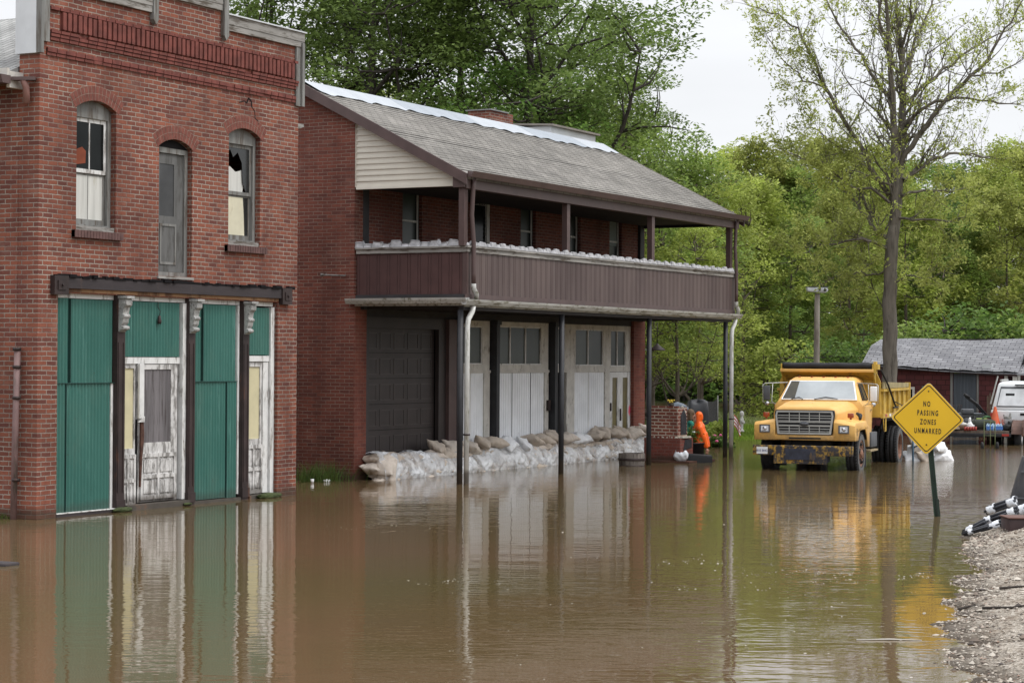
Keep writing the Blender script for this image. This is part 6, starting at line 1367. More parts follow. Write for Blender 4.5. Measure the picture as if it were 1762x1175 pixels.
def tub():
    c=at(1191,700,50.2); t=thing('plant_tub','black round tub with a leafy plant beside the brick fireplace','plant tub',(c.x,c.y,-.1)); P=lambda n,mb,m,par=t: obj(n,mb,m,par,world=False)
    P('tub',MB().lathe([(0,-.3),(.24,-.3),(.29,.50),(.31,.51),(.30,.53),(.27,.52),(.25,.40),(0,.40)],(0,0,0),28),BLK)
    rg=np.random.default_rng(3); C=rg.normal(0,1,(420,3))*np.array([.11,.11,.10])+np.array([0,0,.66]); V,F=leaves_np(C,rg,.08); obj_np('plant',mesh_np('plant',V,F,[LF['bush']]),t)
    m=MB()
    for k in range(7): m.sphere((.12*math.cos(k*2.),.12*math.sin(k*2.),.72+.03*(k%3)),.022)
    P('white_flowers',m,WHT)
    c=at(1203,700,49.4); b=MB().prism([(-.34,-.3),(.30,-.3),(.30,.17),(-.34,.21)],-.2,.2); b=bev(b,.03); b.xf(Matrix.Translation((c.x,c.y,0))@Matrix.Rotation(facecam(),4,'Z')); tag(obj('black_crate',b,BLK),'low black crate in the water in front of the person in orange','crate')
tub()
def tarp(name,label,px,d,w,dp,h,z0,mat,seed,top=.6):
    """a box-like thing under a loose cover: cloth surface with folds"""
    c=at(px,618,d); m=MB(); n=30; V=[];F=[]; H_=h-z0
    for j,(f,zz) in enumerate(((1.05,0),(1.0,.35),(.98,.7),(.9,.95),(.6,1.0),(.0,1.02))):
        for i in range(n):
            a=2*PI*i/n; ca,sa=math.cos(a),math.sin(a); k=1/max(abs(ca),abs(sa))**.75; fold=1+.05*math.sin(a*9+seed)*(1-zz)+.04*math.sin(a*4+seed*2)
            V.append((ca*k*w/2*f*fold,sa*k*dp/2*f*fold,z0+H_*(zz+.05*math.sin(a*2+seed)*(zz>.6))))
    for j in range(5):
        for i in range(n): F.append((j*n+i,j*n+(i+1)%n,(j+1)*n+(i+1)%n,(j+1)*n+i))
    m.add(V,F,True); m.xf(Matrix.Translation((c.x,c.y,0))@Matrix.Rotation(facecam(),4,'Z')); return tag(obj(name,m,mat),label,'tarp')
tarp('covered_furniture','dark grey tarp over boxy garden furniture behind the person in orange',1201,62,.62,.6,1.16,.1,paint('charcoal_tarp',(.016,.017,.022),.5,.3,3,spec=.5),2)
tarp('covered_grill','blue grey tarp stretched over a low shape behind the brick fireplace',1166,60,.66,.6,1.12,.1,paint('blue_grey_tarp',(.10,.125,.16),.45,.25,4,spec=.5),5)
c=at(1225,618,63); b=MB()
t=thing('mesh_panel','sagging grey mesh panel between thin posts behind the bushes','screen',(c.x,c.y,0),facecam())
obj('mesh',MB().prism([(-.30,.6),(.16,.5),(.16,1.22),(.05,1.13),(-.30,1.15)],0,.02),paint('grey_mesh',(.065,.065,.065),.8,.4,30),t,world=False)
for x,z in ((-.32,1.18),(.18,1.32)): obj('post',MB().tube([(x,0,.2),(x,0,z)],.02,6),GREYW,t,world=False)
def flag():
    c=at(1262,618,57); t=thing('small_flag','small striped red and white flag on a stick right of the white porch pipe','flag',(c.x,c.y,.2),facecam())
    obj('stick',MB().tube([(0,0,-.1),(.02,0,.75)],.008,5),GREYW,t,world=False)
    for i in range(7):
        V=[];n=8
        for k in range(n+1): u=k/n; V+=[(.03+.02*math.sin(u*5)+.34*u*.55+.05*i*.0,.02*math.sin(u*6),.72-.045*i-.30*u),(.03+.02*math.sin(u*5)+.34*u*.55,.02*math.sin(u*6),.675-.045*i-.30*u)]
        obj('stripe',MB().add(V,[(2*k,2*k+2,2*k+3,2*k+1) for k in range(n)],True),REDR if i%2==0 else WHT,t,world=False)
flag()
c=at(1277,618,60); g=MB(); g.lathe([(0,.1),(.09,.1),(.10,.14),(.05,.2),(.06,.35),(.085,.5),(.07,.62),(.045,.68),(.06,.72),(.085,.78),(.08,.86),(.04,.91),(0,.92)],(0,0,0),16); g.tube([(.05,0,.6),(.12,-.04,.5),(.08,-.09,.42)],[.03,.025,.02],6); g.tube([(-.05,0,.6),(-.11,-.04,.5),(-.03,-.09,.44)],[.03,.025,.02],6)
g.xf(Matrix.Translation((c.x,c.y,.28))@Matrix.Scale(.72,4)); tag(obj('garden_figurine',g,paint('chalky_white',(.5,.5,.47),.8)),'small white garden figurine standing in the weeds left of the truck','figurine')
tag(obj('foam_cup',MB().lathe([(0,0),(.025,0),(.035,.09),(0,.09)],(33.9,22.3,-.01),10),WHT),'small white foam cup floating by the storefront corner','cup')
tag(obj('plastic_bottle',MB().lathe([(0,0),(.035,0),(.035,.14),(.015,.17),(.015,.2),(0,.2)],(0,0,0),10).xf(Matrix.Translation((34.25,22.25,.02))@Matrix.Rotation(R(90),4,'Y')),WHT),'white plastic bottle floating by dark weeds at the house wall','bottle')
tag(obj('floating_block',MB().box(21.9,22.15,18.9,19.2,-.05,.035,.02).xf(Matrix.Translation(onz(4,972)-Vector((22.02,19.05,0)))),BEAM),'dark block of wood floating at the left edge below the storefront','wood block')
# ============================================================ PIPE BUNDLES AND BOX ON THE BANK
def bundle(label,p0,p1,d,rad,npipe,wraps,seed):
    a=at(*p0,d); b=at(*p1,d-.25); ax=(b-a); L_=ax.length; ax.normalize(); t=thing('pipe_bundle',label,'pipes',tuple(a)); u=ax.cross(Vector((0,0,1))).normalized(); v=u.cross(ax); rg=random.Random(seed)
    for k in range(npipe):
        an=2*PI*k/(npipe-1) if k else 0; rr=rad*.62 if k else 0; o=u*rr*math.cos(an)+v*rr*math.sin(an); e=rg.uniform(-.05,.05)
        obj('pipe',MB().tube([a+o-ax*(.02-e),b+o+ax*e],rad*.30,8),paint('black_plastic_pipe',(.03,.032,.04),.35,.2,6) if k==0 and seed==1 else PIPEM,t)
    for w0,w1 in wraps:
        p=[a+ax*(L_*(w0+(w1-w0)*i/4)) for i in range(5)]; m=MB().tube(p,[rad*s for s in (.90,.97,.95,.98,.92)],7); rgn=np.random.default_rng(seed)
        m.v=[tuple(Vector(q)+Vector(rgn.normal(0,.006,3))) for q in m.v]; obj('wrap',m,WRAPM,t)
PIPEM=paint('black_pipe',(.028,.03,.038),.4,.2,6); WRAPM=paint('white_foam_wrap',(.66,.68,.72),.6,.06,6,bump=.5)
bundle('topmost bundle of black pipes with white wraps at both ends on the gravel bank',(1700,878),(1748,861),30.4,.075,7,((.0,.28),(.72,1.)),1)
bundle('middle bundle of black pipes, white wrapped at its right end, under the topmost bundle',(1695,897),(1748,878),29.9,.068,6,((.0,.22),(.74,.98)),2)
bundle('lowest bundle of black pipes with one broad white wrap near its centre',(1690,913),(1752,890),29.0,.066,6,((.2,.52),),3)
bundle('black pipe bundle sloping left into the water with a white wrapped end',(1664,914),(1700,895),29.4,.055,5,((.0,.35),),4)
bundle('thin dark pipe bundle with a torn white wrap nearest the water',(1656,919),(1698,906),28.9,.042,4,((.25,.42),),5)
bundle('white wrapped pipe end poking in at the right edge above the dark box',(1754,880),(1800,858),30.0,.085,6,((.0,.4),),6)
bx=at(1737,917,28.2); t=thing('steel_box','dark rusty steel box on the gravel bank under the pipe bundles','box',(bx.x,bx.y,.1),facecam())
z0,z1=at(1750,917,28.2).z,at(1750,893,28.2).z
obj('box_body',bev(MB().box(0,.9,-.0,.5,z0-.1-.06,z1-.1),.008),paint('dark_rusty_steel',(.04,.022,.022),.6,.4,8),t,world=False); obj('lid',bev(MB().box(-.015,.92,-.015,.52,z1-.098,z1-.08),.004),paint('rusty_lid',(.09,.04,.03),.7,.3),t,world=False)
cv=at(1757,870,33.4); t=thing('rubber_skirt','dark slanting rubber sheet standing beside the pipe bundles at the right edge','rubber sheet',(cv.x,cv.y,.0),facecam())
m=MB().prism([(-.20,-.02),(.7,-.02),(.7,.98),(.06,.90),(-.02,.62),(-.10,.35)],0,.22); obj('sheet',bev(m,.02),paint('dull_dark_rubber',(.045,.045,.05),.7,.3,5,dirt=(.09,.08,.07)),t,world=False); obj('fold',MB().beam((.0,-.01,.66),(.6,-.02,.70),.02,.03).beam((-.08,-.01,.25),(.6,-.01,.22),.02,.02),GREYP,t,world=False)
def debris():
    rg=random.Random(12)
    for i,(x,y,l,a) in enumerate(((1640,1005,.5,.3),(1705,905,.7,.5),(1600,948+60,.4,.1),(1690,1040,.55,-.3),(1650,1035,.3,.8),(1720,1010,.4,.2))):
        p=onz(x,y,.1); z=gz(p.x,p.y)
        if z<-.01: continue
        d=rt*math.cos(a)+Vector((fw.x,fw.y,0))*math.sin(a); d.z=0
        tag(obj('twig',MB().tube([(p.x,p.y,z+.03),(p.x+d.x*l*.5,p.y+d.y*l*.5,z+.045),(p.x+d.x*l,p.y+d.y*l,gz(p.x+d.x*l,p.y+d.y*l)+.02)],[.015,.012,.006],5),BARKD),'dark driftwood twig lying on the gravel bank','twig','twigs washed onto the gravel bank')
    p=onz(1530,1101); m=MB().tube([p-rt*.28+Vector((0,0,.004)),p+Vector((0,0,.008)),p+rt*.28+Vector((0,0,.0))],[.006,.009,.005],5); tag(obj('floating_stick',m,paint('pale_stick',(.42,.40,.36),.8)),'thin pale stick floating in the lower right water','stick')
    r=np.random.default_rng(6); n=180; px=np.concatenate([r.uniform(1180,1650,n//2),r.uniform(700,1640,n//2)]); py=np.concatenate([r.normal(985,60,n//2),r.uniform(880,1170,n//2)])
    for x0_,x1_,y0_,n_ in ((1140,1250,966,45),(1240,1480,985,70),(1395,1500,1000,25),(1150,1330,1010,25),(700,900,1000,40),(1540,1620,992,50),(560,760,905,25)):
        q_=r.uniform(0,1,n_); px=np.concatenate([px,x0_+(x1_-x0_)*q_]); py=np.concatenate([py,y0_+3*np.sin(q_*9)+r.normal(0,2.2,n_)])
    P=np.array([onz(a,b,.003) for a,b in zip(px,py)]); k=hgt(P[:,0],P[:,1])<-.02; P=P[k]; n=len(P); s=r.lognormal(-5.35,.45,(n,1))
    a=r.uniform(0,6.28,(n,1)); u=np.concatenate([np.cos(a),np.sin(a),0*a],1); v=np.concatenate([-np.sin(a),np.cos(a),0*a],1); h=np.array([0,0,1.])
    V=np.stack([P-u*s*1.6,P+v*s,P+u*s*1.6,P-v*s,P+h*s*.35],1).reshape(-1,3); i=5*np.arange(n)[:,None]; F=np.concatenate([i+np.array([0,1,4]),i+np.array([1,2,4]),i+np.array([2,3,4]),i+np.array([3,0,4])])
    tag(obj_np('floating_debris',mesh_np('floating_debris',V,F,[paint('pale_scum',(.45,.42,.36),.9,.3,20)])),'tiny pale flakes and foam drifting on the brown water','debris',kind='stuff')
debris()
# ============================================================ THINGS ON AND ROUND THE TRAILER
def junk():
    c=onz(1678,765); Mx=Matrix.Translation((c.x,c.y,0))@Matrix.Rotation(facecam(),4,'Z')
    DK=.402  # top of the deck above the water
    def px(x,d=60.2): return (x-1678)/60.6    # metres to the image right of the trailer centre at its rear edge
    def T(name,label,cat,x,y,z=DK): 
        q=Mx@Vector((x,y,z)); return thing(name,label,cat,tuple(q),facecam())
    def P(t,n,mb,m,par=None): return obj(n,mb,m,par or t,world=False)
    LOG=paint('split_log',(.16,.10,.07),.9,.3,6); WC=paint('dirty_white_cloth',(.55,.54,.52),.85,.1,4); RD=paint('faded_red_plastic',(.32,.05,.04),.5,.2,5); DG=paint('dark_olive_canvas',(.035,.042,.033),.85,.3,6)
    t=T('log','thick round brown log lying on the left part of the trailer','log',px(1655),.35); P(t,'trunk_piece',MB().tube([(-.15,0,.10),(.30,-.05,.10)],[.10,.10],12),LOG); P(t,'cut_end',MB().lathe([(0,0),(.098,0)],(0,0,0),12,'X').xf(Matrix.Translation((.305,-.05,.10))),paint('log_end',(.12,.07,.05),.9),None)
    t=T('cloth_roll','long dirty white roll of cloth lying slanted on the trailer edge','cloth roll',px(1640),.3); P(t,'roll',MB().tube([(-.25,.1,.32),(0,.05,.25),(.35,0,.16),(.6,-.02,.10)],[.05,.07,.07,.04],9),WC)
    t=T('timber_pile','pile of pale broken boards at the left end of the trailer','boards',px(1626),.25)
    for i in range(6): P(t,'board',MB().beam((-.25+.05*i,.1*i,.03+.045*i),(.45,.08*i-.1,.05+.03*i),.10,.025),paint('pale_board',(.34,.27,.2),.85,.25,4))
    t=T('rubbish_bag','pointed white plastic rubbish bag in the middle of the trailer','bag',px(1674),.2); P(t,'bag',MB().sphere((0,0,.12),.14,(1,1,.9),3,.12,3).sphere((-.05,0,.26),.07,(.6,.6,1.7),2,.2,4),WHT)
    t=T('can_pack','red pack of cans on the trailer edge','cans',px(1671),.05); 
    for i in range(5): P(t,'can',MB().tube([(-.16+.075*i,0,0),(-.16+.075*i,0,.11)],.033,10),RD)
    t=T('duffel_bag','long dark olive canvas bag on the trailer','duffel bag',px(1694),.2); P(t,'bag',bev(MB().tube([(-.32,0,.16),(-.25,0,.17),(.25,.03,.18),(.34,.03,.17)],[.10,.15,.15,.10],14),.004),DG)
    t=T('bottle_pack','shrink wrapped pack of blue and white water bottles on the trailer edge','water bottles',px(1711),.0)
    for i in range(6): P(t,'bottle',MB().lathe([(0,0),(.036,0),(.036,.15),(.014,.19),(.014,.21),(0,.21)],(-.19+.076*i,0,0),10).lathe([(0,0),(.036,0),(.036,.15),(.014,.19),(0,.19)],(-.19+.076*i,.08,0),10),paint('pale_blue_plastic',(.35,.50,.66),.25,.15,9))
    P(t,'wrap_label',MB().box(-.235,-.05,-.045,-.040,.03,.13).box(.03,.235,-.045,-.040,.03,.13),paint('label_blue',(.06,.16,.45),.4))
    t=T('small_engine','black petrol engine with a square air filter on the trailer','engine',px(1673),.9); P(t,'engine_block',bev(MB().box(-.2,.2,-.15,.15,.0,.42),.03),CHASS); P(t,'air_filter',bev(MB().box(-.12,.22,-.12,.12,.44,.60),.03),GREYP); P(t,'pull_starter',MB().lathe([(0,-.02),(.11,-.02),(.12,0),(.1,.02)],(0,-.16,.22),16,'Y'),GREYP)
    t=T('garden_tiller','dark garden tiller with long black handlebars slanting up over the trailer','tiller',px(1700),1.1)
    P(t,'handlebar',MB().tube([(.35,0,.25),(-.05,0,.72),(-.36,0,.95)],.03,8).tube([(.35,.3,.25),(-.05,.3,.72),(-.36,.3,.95)],.03,8).tube([(-.05,0,.72),(-.05,.3,.72)],.02,6),CHASS); P(t,'grip',MB().tube([(-.30,0,.92),(-.46,0,1.02)],.045,8),BLK); P(t,'tiller_body',bev(MB().box(.2,.55,-.05,.35,.0,.32),.03),RD); P(t,'tines',MB().lathe([(0,-.02),(.16,-.02),(.16,.02),(0,.02)],(.1,.1,.14),7,'Y'),CHASS)
    t=T('generator','small yellow green generator in a tube frame on the trailer','generator',px(1697),.6); P(t,'housing',bev(MB().box(-.16,.16,-.12,.12,.06,.34),.03),paint('lime_housing',(.22,.28,.05),.5,.2,5)); P(t,'frame',MB().tube([(-.2,-.15,0),(-.2,-.15,.42),(.2,-.15,.42),(.2,-.15,0)],.014,6).tube([(-.2,.15,0),(-.2,.15,.42),(.2,.15,.42),(.2,.15,0)],.014,6),DG); P(t,'control_panel',MB().box(-.02,.14,-.126,-.121,.12,.30),BLK)
    t=T('traffic_cone','faded orange traffic cone standing on the trailer','traffic cone',px(1717),.35); CN=paint('faded_orange_plastic',(.62,.12,.045),.5,.12,3); P(t,'cone',MB().lathe([(.16,.12),(.15,.16),(.035,.66),(.03,.68),(0,.68)],(0,0,0),24),CN); P(t,'base',bev(MB().box(-.2,.2,-.2,.2,.09,.125),.01),CN); P(t,'crate_under',MB().box(-.18,.18,-.18,.18,0,.088),DG)
    t=T('bucket','white bucket full of tools near the right end of the trailer','bucket',px(1738),.3); P(t,'pail',MB().lathe([(0,0),(.13,0),(.16,.32),(.17,.33),(.15,.32),(.12,.05)],(0,0,0),24),WHT); P(t,'handle',MB().tube([(-.16,0,.31),(-.12,-.1,.22),(0,-.16,.18),(.12,-.1,.22),(.16,0,.31)],.006,5),IRON); P(t,'tools',MB().tube([(-.05,0,.2),(-.1,.05,.45)],.02,6).tube([(.05,0,.2),(.08,.02,.5)],.025,6).sphere((0,0,.36),.09,(1.2,1,.6),2,.2,3),GREYW)
    t=T('black_sack','small black sack leaning by the right trailer fender','sack',px(1733),.02); P(t,'sack',MB().sphere((0,0,.10),.12,(1.3,.7,.8),3,.14,6).sphere((.06,0,.2),.06,(.8,.6,1.3),2,.2,2),BLK)
    t=T('storage_tote','grey plastic storage tote with a lid behind the olive bag on the trailer','storage tote',px(1690),1.5); P(t,'tub',bev(MB().box(-.35,.35,-.2,.2,0,.42),.02),paint('grey_tote',(.14,.14,.15),.5,.2,4)); P(t,'lid',bev(MB().box(-.38,.38,-.22,.22,.42,.46),.01),paint('tote_lid',(.10,.11,.13),.5,.2,4))
    t=T('folding_chair','folded rusty metal chair lying over the heap right of the drum','chair',px(1661),1.7); P(t,'frame',MB().tube([(-.3,0,.1),(-.1,0,.62),(.25,0,.7),(.05,0,.12)],.014,6).tube([(-.3,.3,.1),(-.1,.3,.62),(.25,.3,.7),(.05,.3,.12)],.014,6),IRON); P(t,'seat',MB().box(-.15,.2,.02,.28,.42,.45),RUSTW)
    t=T('hose_coil','coiled green garden hose hanging on the generator','hose',px(1704),.42); 
    P(t,'coil',MB().tube([((.16+.012*(i//20))*math.cos(i*PI/10),.02*math.sin(i),.22+(.16+.012*(i//20))*math.sin(i*PI/10)) for i in range(61)],.014,5),paint('green_hose',(.05,.14,.05),.5,.2,5))
    t=T('engine_part','greasy metal engine part between the cone and the white bucket','engine part',px(1729),.9); P(t,'casting',bev(MB().box(-.2,.2,-.12,.12,0,.36),.04),CHASS); P(t,'flange',MB().lathe([(0,0),(.12,0),(.13,.03),(.06,.06),(.06,.14),(0,.14)],(.02,0,.36),16),GREYP)
    t=T('cardboard_box','crushed brown cardboard box under the poles at the right of the trailer','box',px(1746),.95); P(t,'carton',MB().prism([(-.25,0),(.25,.02),(.22,.34),(-.2,.38)],-.15,.15),paint('brown_cardboard',(.30,.20,.12),.9,.2,4)); P(t,'flap',MB().beam((-.2,-.15,.39),(-.3,-.28,.46),.3,.01),paint('cardboard_flap',(.33,.23,.14),.9,.2,4))
    t=T('pole_pair','two crossed pale metal poles slanting up to the right on the trailer','poles',px(1738),.7); P(t,'pole',MB().tube([(-.2,0,.25),(.5,0,.92)],.018,6),SILV); P(t,'pole',MB().tube([(-.1,.1,.2),(.35,.1,.95)],.014,6),SILV)
    t=T('lawn_mower','red lawn mower at the right end of the trailer','lawn mower',px(1757),.5); P(t,'deck',bev(MB().box(-.3,.3,-.22,.22,.12,.24),.04),RD); P(t,'motor',bev(MB().box(-.12,.12,-.1,.1,.24,.42),.03),CHASS); P(t,'handle',MB().tube([(.2,-.2,.2),(.7,-.2,.8)],.014,6).tube([(.2,.2,.2),(.7,.2,.8)],.014,6),CHASS)
    for x in (-.22,.22): P(t,'wheel',MB().lathe([(0,-.02),(.11,-.02),(.12,0),(.11,.02),(0,.02)],(x,-.25,.11),16,'Y'),RUBBER)
    t=T('metal_drum','dark round drum with a pale lid at the left end of the trailer','drum',px(1646),1.3); P(t,'drum',MB().lathe([(0,0),(.22,0),(.23,.2),(.22,.4),(0,.4)],(0,0,0),20),CHASS); P(t,'lid',MB().lathe([(0,.44),(.23,.40),(.24,.39)],(0,0,0),20),WC)
    # scatter of small tools so that the load reads as a heap
    t=T('tool_heap','tangle of dark garden tools and wire behind the logs on the trailer','tools',px(1662),1.0); rg=random.Random(9)
    for i in range(16): a=Vector((rg.uniform(-.45,.3),rg.uniform(-.2,.3),rg.uniform(.0,.3))); P(t,'tool_handle',MB().tube([a,a+Vector((rg.uniform(-.3,.35),rg.uniform(-.2,.2),rg.uniform(.05,.35)))],rg.uniform(.008,.018),5),GREYW if i%3==0 else CHASS)
    # hand truck standing in the water in front
    q=at(1704,765,58.2); t=thing('hand_truck','thin olive green two wheeled hand truck standing in water before the trailer','hand truck',(q.x,q.y,-.15),facecam()); OL=paint('olive_tube',(.10,.12,.05),.6,.2,5)
    for x in (-.17,.0,.13): P(t,'upright',MB().tube([(x,0,-.1),(x,0,.90)],.012,6),OL)
    P(t,'cross_bar',MB().tube([(-.17,0,.88),(.13,0,.88)],.012,6).tube([(-.17,0,.5),(.13,0,.5)],.01,6),OL)
    for x in (-.22,.19): P(t,'wheel',MB().lathe([(.0,-.03),(.09,-.03),(.125,-.02),(.125,.02),(.09,.03),(0,.03)],(x,0,.2),20,'X'),RUBBER)
junk()
# ============================================================ PEOPLE
def capsule(m,a,b,ra,rb,n=12):
    a=Vector(a);b=Vector(b); m.sphere(a,ra,sub=2); m.sphere(b,rb,sub=2); m.tube([a,b],[ra,rb],n)
def fused(name,m,mat,parent,vox=.010,smooth=6):
    """union of overlapping rounded pieces grown into ONE continuous skin"""
    o=obj(name,m,mat,parent,world=False); md=o.modifiers.new('remesh','REMESH'); md.mode='VOXEL'; md.voxel_size=vox; md.use_smooth_shade=True
    sm=o.modifiers.new('smooth','SMOOTH'); sm.factor=.5; sm.iterations=smooth
    dg=bpy.context.evaluated_depsgraph_get(); me=bpy.data.meshes.new_from_object(o.evaluated_get(dg)); o.modifiers.clear(); old=o.data; o.data=me; bpy.data.meshes.remove(old); 
    for p in me.polygons: p.use_smooth=True
    return o
def hand(m,w,d,side,curl=.5,open_=(0,0,1)):
    """palm from wrist w along d, five fingers bent at the knuckles"""
    w=Vector(w); d=Vector(d).normalized(); s=Vector(side).normalized(); nrm=d.cross(s).normalized()
    capsule(m,w,w+d*.045,.024,.030); capsule(m,w+d*.02-s*.012,w+d*.075-s*.025,.018,.013); capsule(m,w+d*.02+s*.012,w+d*.075+s*.025,.018,.013)
    for i,l in enumerate((.066,.075,.070,.055)):
        o=w+d*.075+s*(-.030+.020*i); k1=o+d*l*.5+nrm*l*.12*curl; k2=k1+(d*(1-curl*.6)+nrm*curl).normalized()*l*.3; k3=k2+(d*(1-curl)+nrm*(curl+.3)).normalized()*l*.26
        capsule(m,o,k1,.0095,.009,8); capsule(m,k1,k2,.009,.0085,8); capsule(m,k2,k3,.0085,.0075,8)
    o=w+d*.02-s*.026; k=o+(d*.6-s*.7).normalized()*.035; capsule(m,o,k,.013,.011,8); capsule(m,k,k+(d*.9-s*.25+nrm*.3).normalized()*.032,.0105,.009,8)
def head(m,c,f,u=(0,0,1)):
    """skull, jaw, brow, nose, ears; c centre of head, f facing"""
    c=Vector(c); f=Vector(f).normalized(); u=Vector(u); s=f.cross(u).normalized(); g=lambda a,b,e: c+f*a+s*b+u*e
    m.sphere(g(-.008,0,.03),.088,(1.06,.92,1.05),3); m.sphere(g(.03,0,-.03),.066,(1,.9,1.1),3); m.sphere(g(.055,0,-.082),.034,(1,1.1,.8),2)
    capsule(m,g(.084,0,.028),g(.108,0,-.012),.010,.014,8); m.sphere(g(.103,.011,-.016),.009); m.sphere(g(.103,-.011,-.016),.009)
    capsule(m,g(.082,-.03,.042),g(.082,.03,.042),.011,.011,8)
    capsule(m,g(.088,-.016,-.047),g(.088,.016,-.047),.008,.008,8); capsule(m,g(.085,-.014,-.060),g(.085,.014,-.060),.009,.009,8)
    for b in (-.082,.082): m.sphere(g(-.012,b,-.0),.024,(.7,.5,1.2),2)
    return g
SKIN=paint('skin',(.50,.27,.19),.55,.08,8,bump=.05); ORJ=paint('orange_rain_jacket',(.88,.13,.012),.42,.10,3,bump=.1,dirt=(.5,.16,.03),dirt_amt=.66,dsc=(1,1,1)); PANT=paint('dark_trousers',(.018,.018,.022),.9,.2,5); TEE=paint('teal_shirt',(.02,.20,.155),.85,.15,4); HAIR=paint('ash_brown_hair',(.13,.085,.05),.7,.3,25,bump=.6)
def face_marks(par,g,P):
    e=MB(); 
    for b in (-.031,.031): e.sphere(g(.078,b,.022),.0095)
    P('eyes',e,paint('dark_eyes',(.02,.015,.012),.2),par); P('lips',MB().tube([g(.095,-.02,-.053),g(.099,0,-.054),g(.095,.02,-.053)],[.003,.005,.003],6),paint('lips',(.38,.12,.10),.5),par)
def person_orange():
    q=onz(1205,792); yaw=math.atan2(-rt.y,-rt.x)     # facing image left
    t=thing('person','person in a bright orange hooded rain jacket wading beside the brick fireplace','person',(q.x,q.y,-.46),yaw+.15)
    P=lambda n,mb,m,par=t: obj(n,mb,m,par,world=False)
    # local: +x forward, +y left (towards the camera), z up from the feet; upper body leans forward
    b=MB(); HC=(.070,0,1.46); g=head(b,HC,(1,0,-.12)); capsule(b,(.04,0,1.28),(.055,0,1.39),.052,.048)
    capsule(b,(.0,.0,.86),(.01,0,1.08),.115,.12); capsule(b,(.01,0,1.08),(.03,0,1.22),.125,.10); capsule(b,(.03,-.12,1.25),(.03,.12,1.25),.055,.055)
    for s in (-1,1): capsule(b,(.0,s*.085,.84),(.0+.05*s,s*.09,.47),.085,.055); capsule(b,(.0+.05*s,s*.09,.47),(-.04+.06*s,s*.09,.09),.053,.036); capsule(b,(-.04+.06*s,s*.09,.05),(.10+.06*s,s*.10,.035),.042,.032)
    # near arm hangs slightly back, far arm reaches forward
    capsule(b,(.05,.17,1.23),(-.04,.20,.98),.045,.036); capsule(b,(-.04,.20,.98),(-.10,.21,.76),.034,.024); hand(b,(-.10,.21,.75),(-.1,.02,-1),(1,0,-.1),.5)
    capsule(b,(.07,-.17,1.23),(.16,-.2,1.0),.045,.036); capsule(b,(.16,-.2,1.0),(.36,-.14,1.03),.034,.024); hand(b,(.37,-.14,1.03),(1,.1,.05),(0,1,.2),.5)
    body=fused('body',b,SKIN,t,.0095); face_marks(body,g,P)
    p=MB()
    for s in (-1,1): capsule(p,(.0,s*.085,.86),(.0+.05*s,s*.09,.47),.10,.072); capsule(p,(.0+.05*s,s*.09,.47),(-.04+.06*s,s*.09,.12),.072,.056)
    capsule(p,(0,-.05,.88),(0,.05,.88),.12,.12); fused('trousers',p,PANT,t,.014)
    for s in (-1,1): P('boot',bev(MB().prism([(-.09+.06*s,.0),(.16+.06*s,.0),(.16+.06*s,.05),(.05+.06*s,.12),(.03+.06*s,.28),(-.09+.06*s,.28)],s*.045,s*.145),.02),BLK)
    j=MB(); capsule(j,(-.02,0,.88),(.01,0,1.10),.17,.16,16); capsule(j,(.01,0,1.10),(.03,0,1.23),.16,.13,16); capsule(j,(.03,-.13,1.24),(.03,.13,1.24),.08,.08)
    j.lathe([(.0,.78),(.235,.78),(.225,.88),(.20,1.0),(.17,1.12),(0,1.2)],(.0,0,0),24)
    capsule(j,(.05,.15,1.23),(-.04,.19,.98),.080,.066); capsule(j,(-.04,.19,.98),(-.098,.205,.79),.062,.050); capsule(j,(.06,-.16,1.23),(.16,-.2,1.0),.080,.068); capsule(j,(.16,-.2,1.0),(.35,-.14,1.03),.066,.052)
    # hood: a shell round the head, open in front
    for k in range(9):
        a=R(38+k*21); j.sphere((HC[0]-.030+.085*math.cos(a)*.55,0,HC[2]+.02+.085*math.sin(a)),.060,(1,1.45,1),2)
    for s in (-1,1):
        for z in (-.09,-.045,0,.045,.08): j.sphere((HC[0]-.02+(.015 if z<.06 else 0),s*.072,HC[2]+z),.050,(1.25,.7,1),2)
    capsule(j,(.03,0,1.24),(.045,0,1.37),.145,.088); capsule(j,(.03,-.07,1.27),(.03,.07,1.27),.10,.10)
    fused('rain_jacket',j,ORJ,t,.013,8)
    st=MB(); st.tube([(.07,.205,1.26),(.1,.175,1.05),(.085,.178,.86)],.008,5); P('jacket_seam',st,paint('seam_olive',(.22,.14,.02),.8))
person_orange()
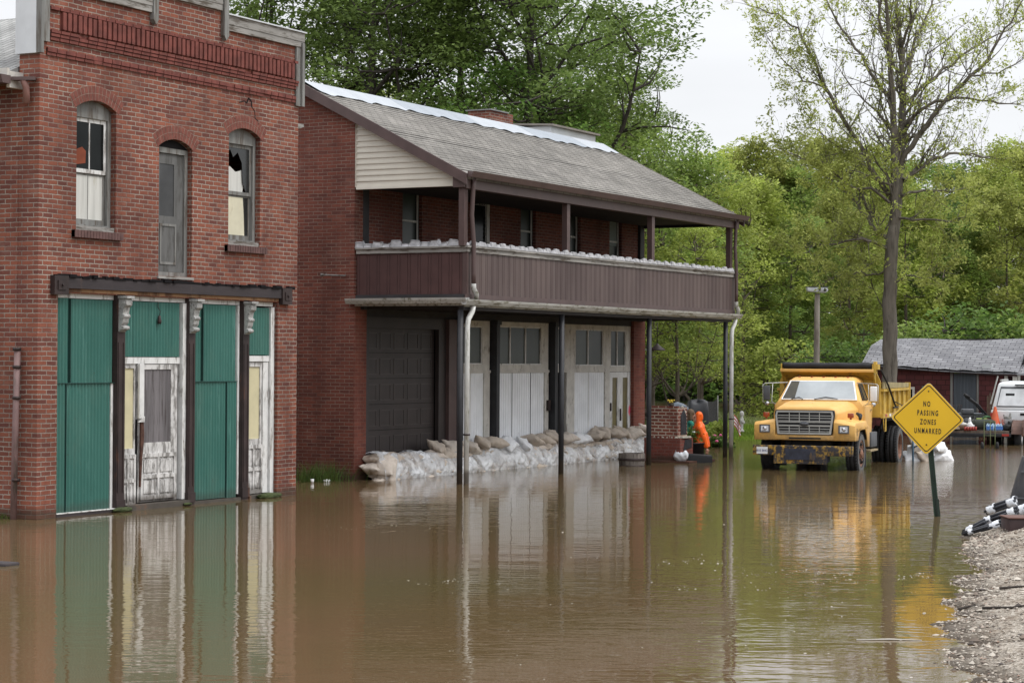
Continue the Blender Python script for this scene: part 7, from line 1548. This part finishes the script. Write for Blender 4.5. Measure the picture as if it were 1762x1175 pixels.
def person_teal():
    q=at(1181,700,51.6); yaw=math.atan2(rt.y,rt.x); t=thing('person','person in a teal shirt with ash brown hair, facing the person in orange','person',(q.x,q.y,-.36),yaw+.35)
    P=lambda n,mb,m,par=t: obj(n,mb,m,par,world=False)
    b=MB(); HC=(.13,0,1.41); g=head(b,HC,(1,0,-.35)); capsule(b,(.08,0,1.24),(.11,0,1.35),.05,.046); capsule(b,(0,0,.84),(.03,0,1.05),.11,.115); capsule(b,(.03,0,1.05),(.07,0,1.18),.12,.095); capsule(b,(.07,-.12,1.21),(.07,.12,1.21),.052,.052)
    for s in (-1,1):
        capsule(b,(0,s*.085,.82),(.02*s,s*.09,.46),.085,.055); capsule(b,(.02*s,s*.09,.46),(-.03,s*.09,.09),.053,.036); capsule(b,(-.03,s*.09,.05),(.11,s*.1,.035),.042,.032)
        capsule(b,(.07,s*.16,1.2),(.13,s*.2,.95),.044,.036); capsule(b,(.13,s*.2,.95),(.33,s*.13,.97),.034,.024); hand(b,(.34,s*.13,.97),(1,-s*.1,.05),(0,s,.2),.6)
    body=fused('body',b,SKIN,t,.0095); face_marks(body,g,P)
    p=MB(); 
    for s in (-1,1): capsule(p,(0,s*.085,.84),(.02*s,s*.09,.46),.10,.07); capsule(p,(.02*s,s*.09,.46),(-.03,s*.09,.12),.07,.055)
    fused('trousers',p,PANT,t,.014)
    j=MB(); capsule(j,(0,0,.84),(.03,0,1.05),.135,.135,16); capsule(j,(.03,0,1.05),(.07,0,1.17),.135,.105,16); capsule(j,(.065,-.12,1.2),(.065,.12,1.2),.066,.066)
    for s in (-1,1): capsule(j,(.065,s*.15,1.19),(.11,s*.19,1.03),.065,.055)
    fused('shirt',j,TEE,t,.013)
    h=MB(); h.sphere((HC[0]-.022,0,HC[2]+.038),.102,(1.02,.98,.98),3,.03,1)
    for s in (-1,1):
        for z in (-.10,-.05,0): h.sphere((HC[0]-.045,s*.070,HC[2]+z),.042,(1,.7,1.2),2)
    for z in (-.15,-.09,-.03): h.sphere((HC[0]-.085,0,HC[2]+z),.055,(.9,1.2,1.1),2)
    fused('hair',h,HAIR,t,.011,3)
person_teal()
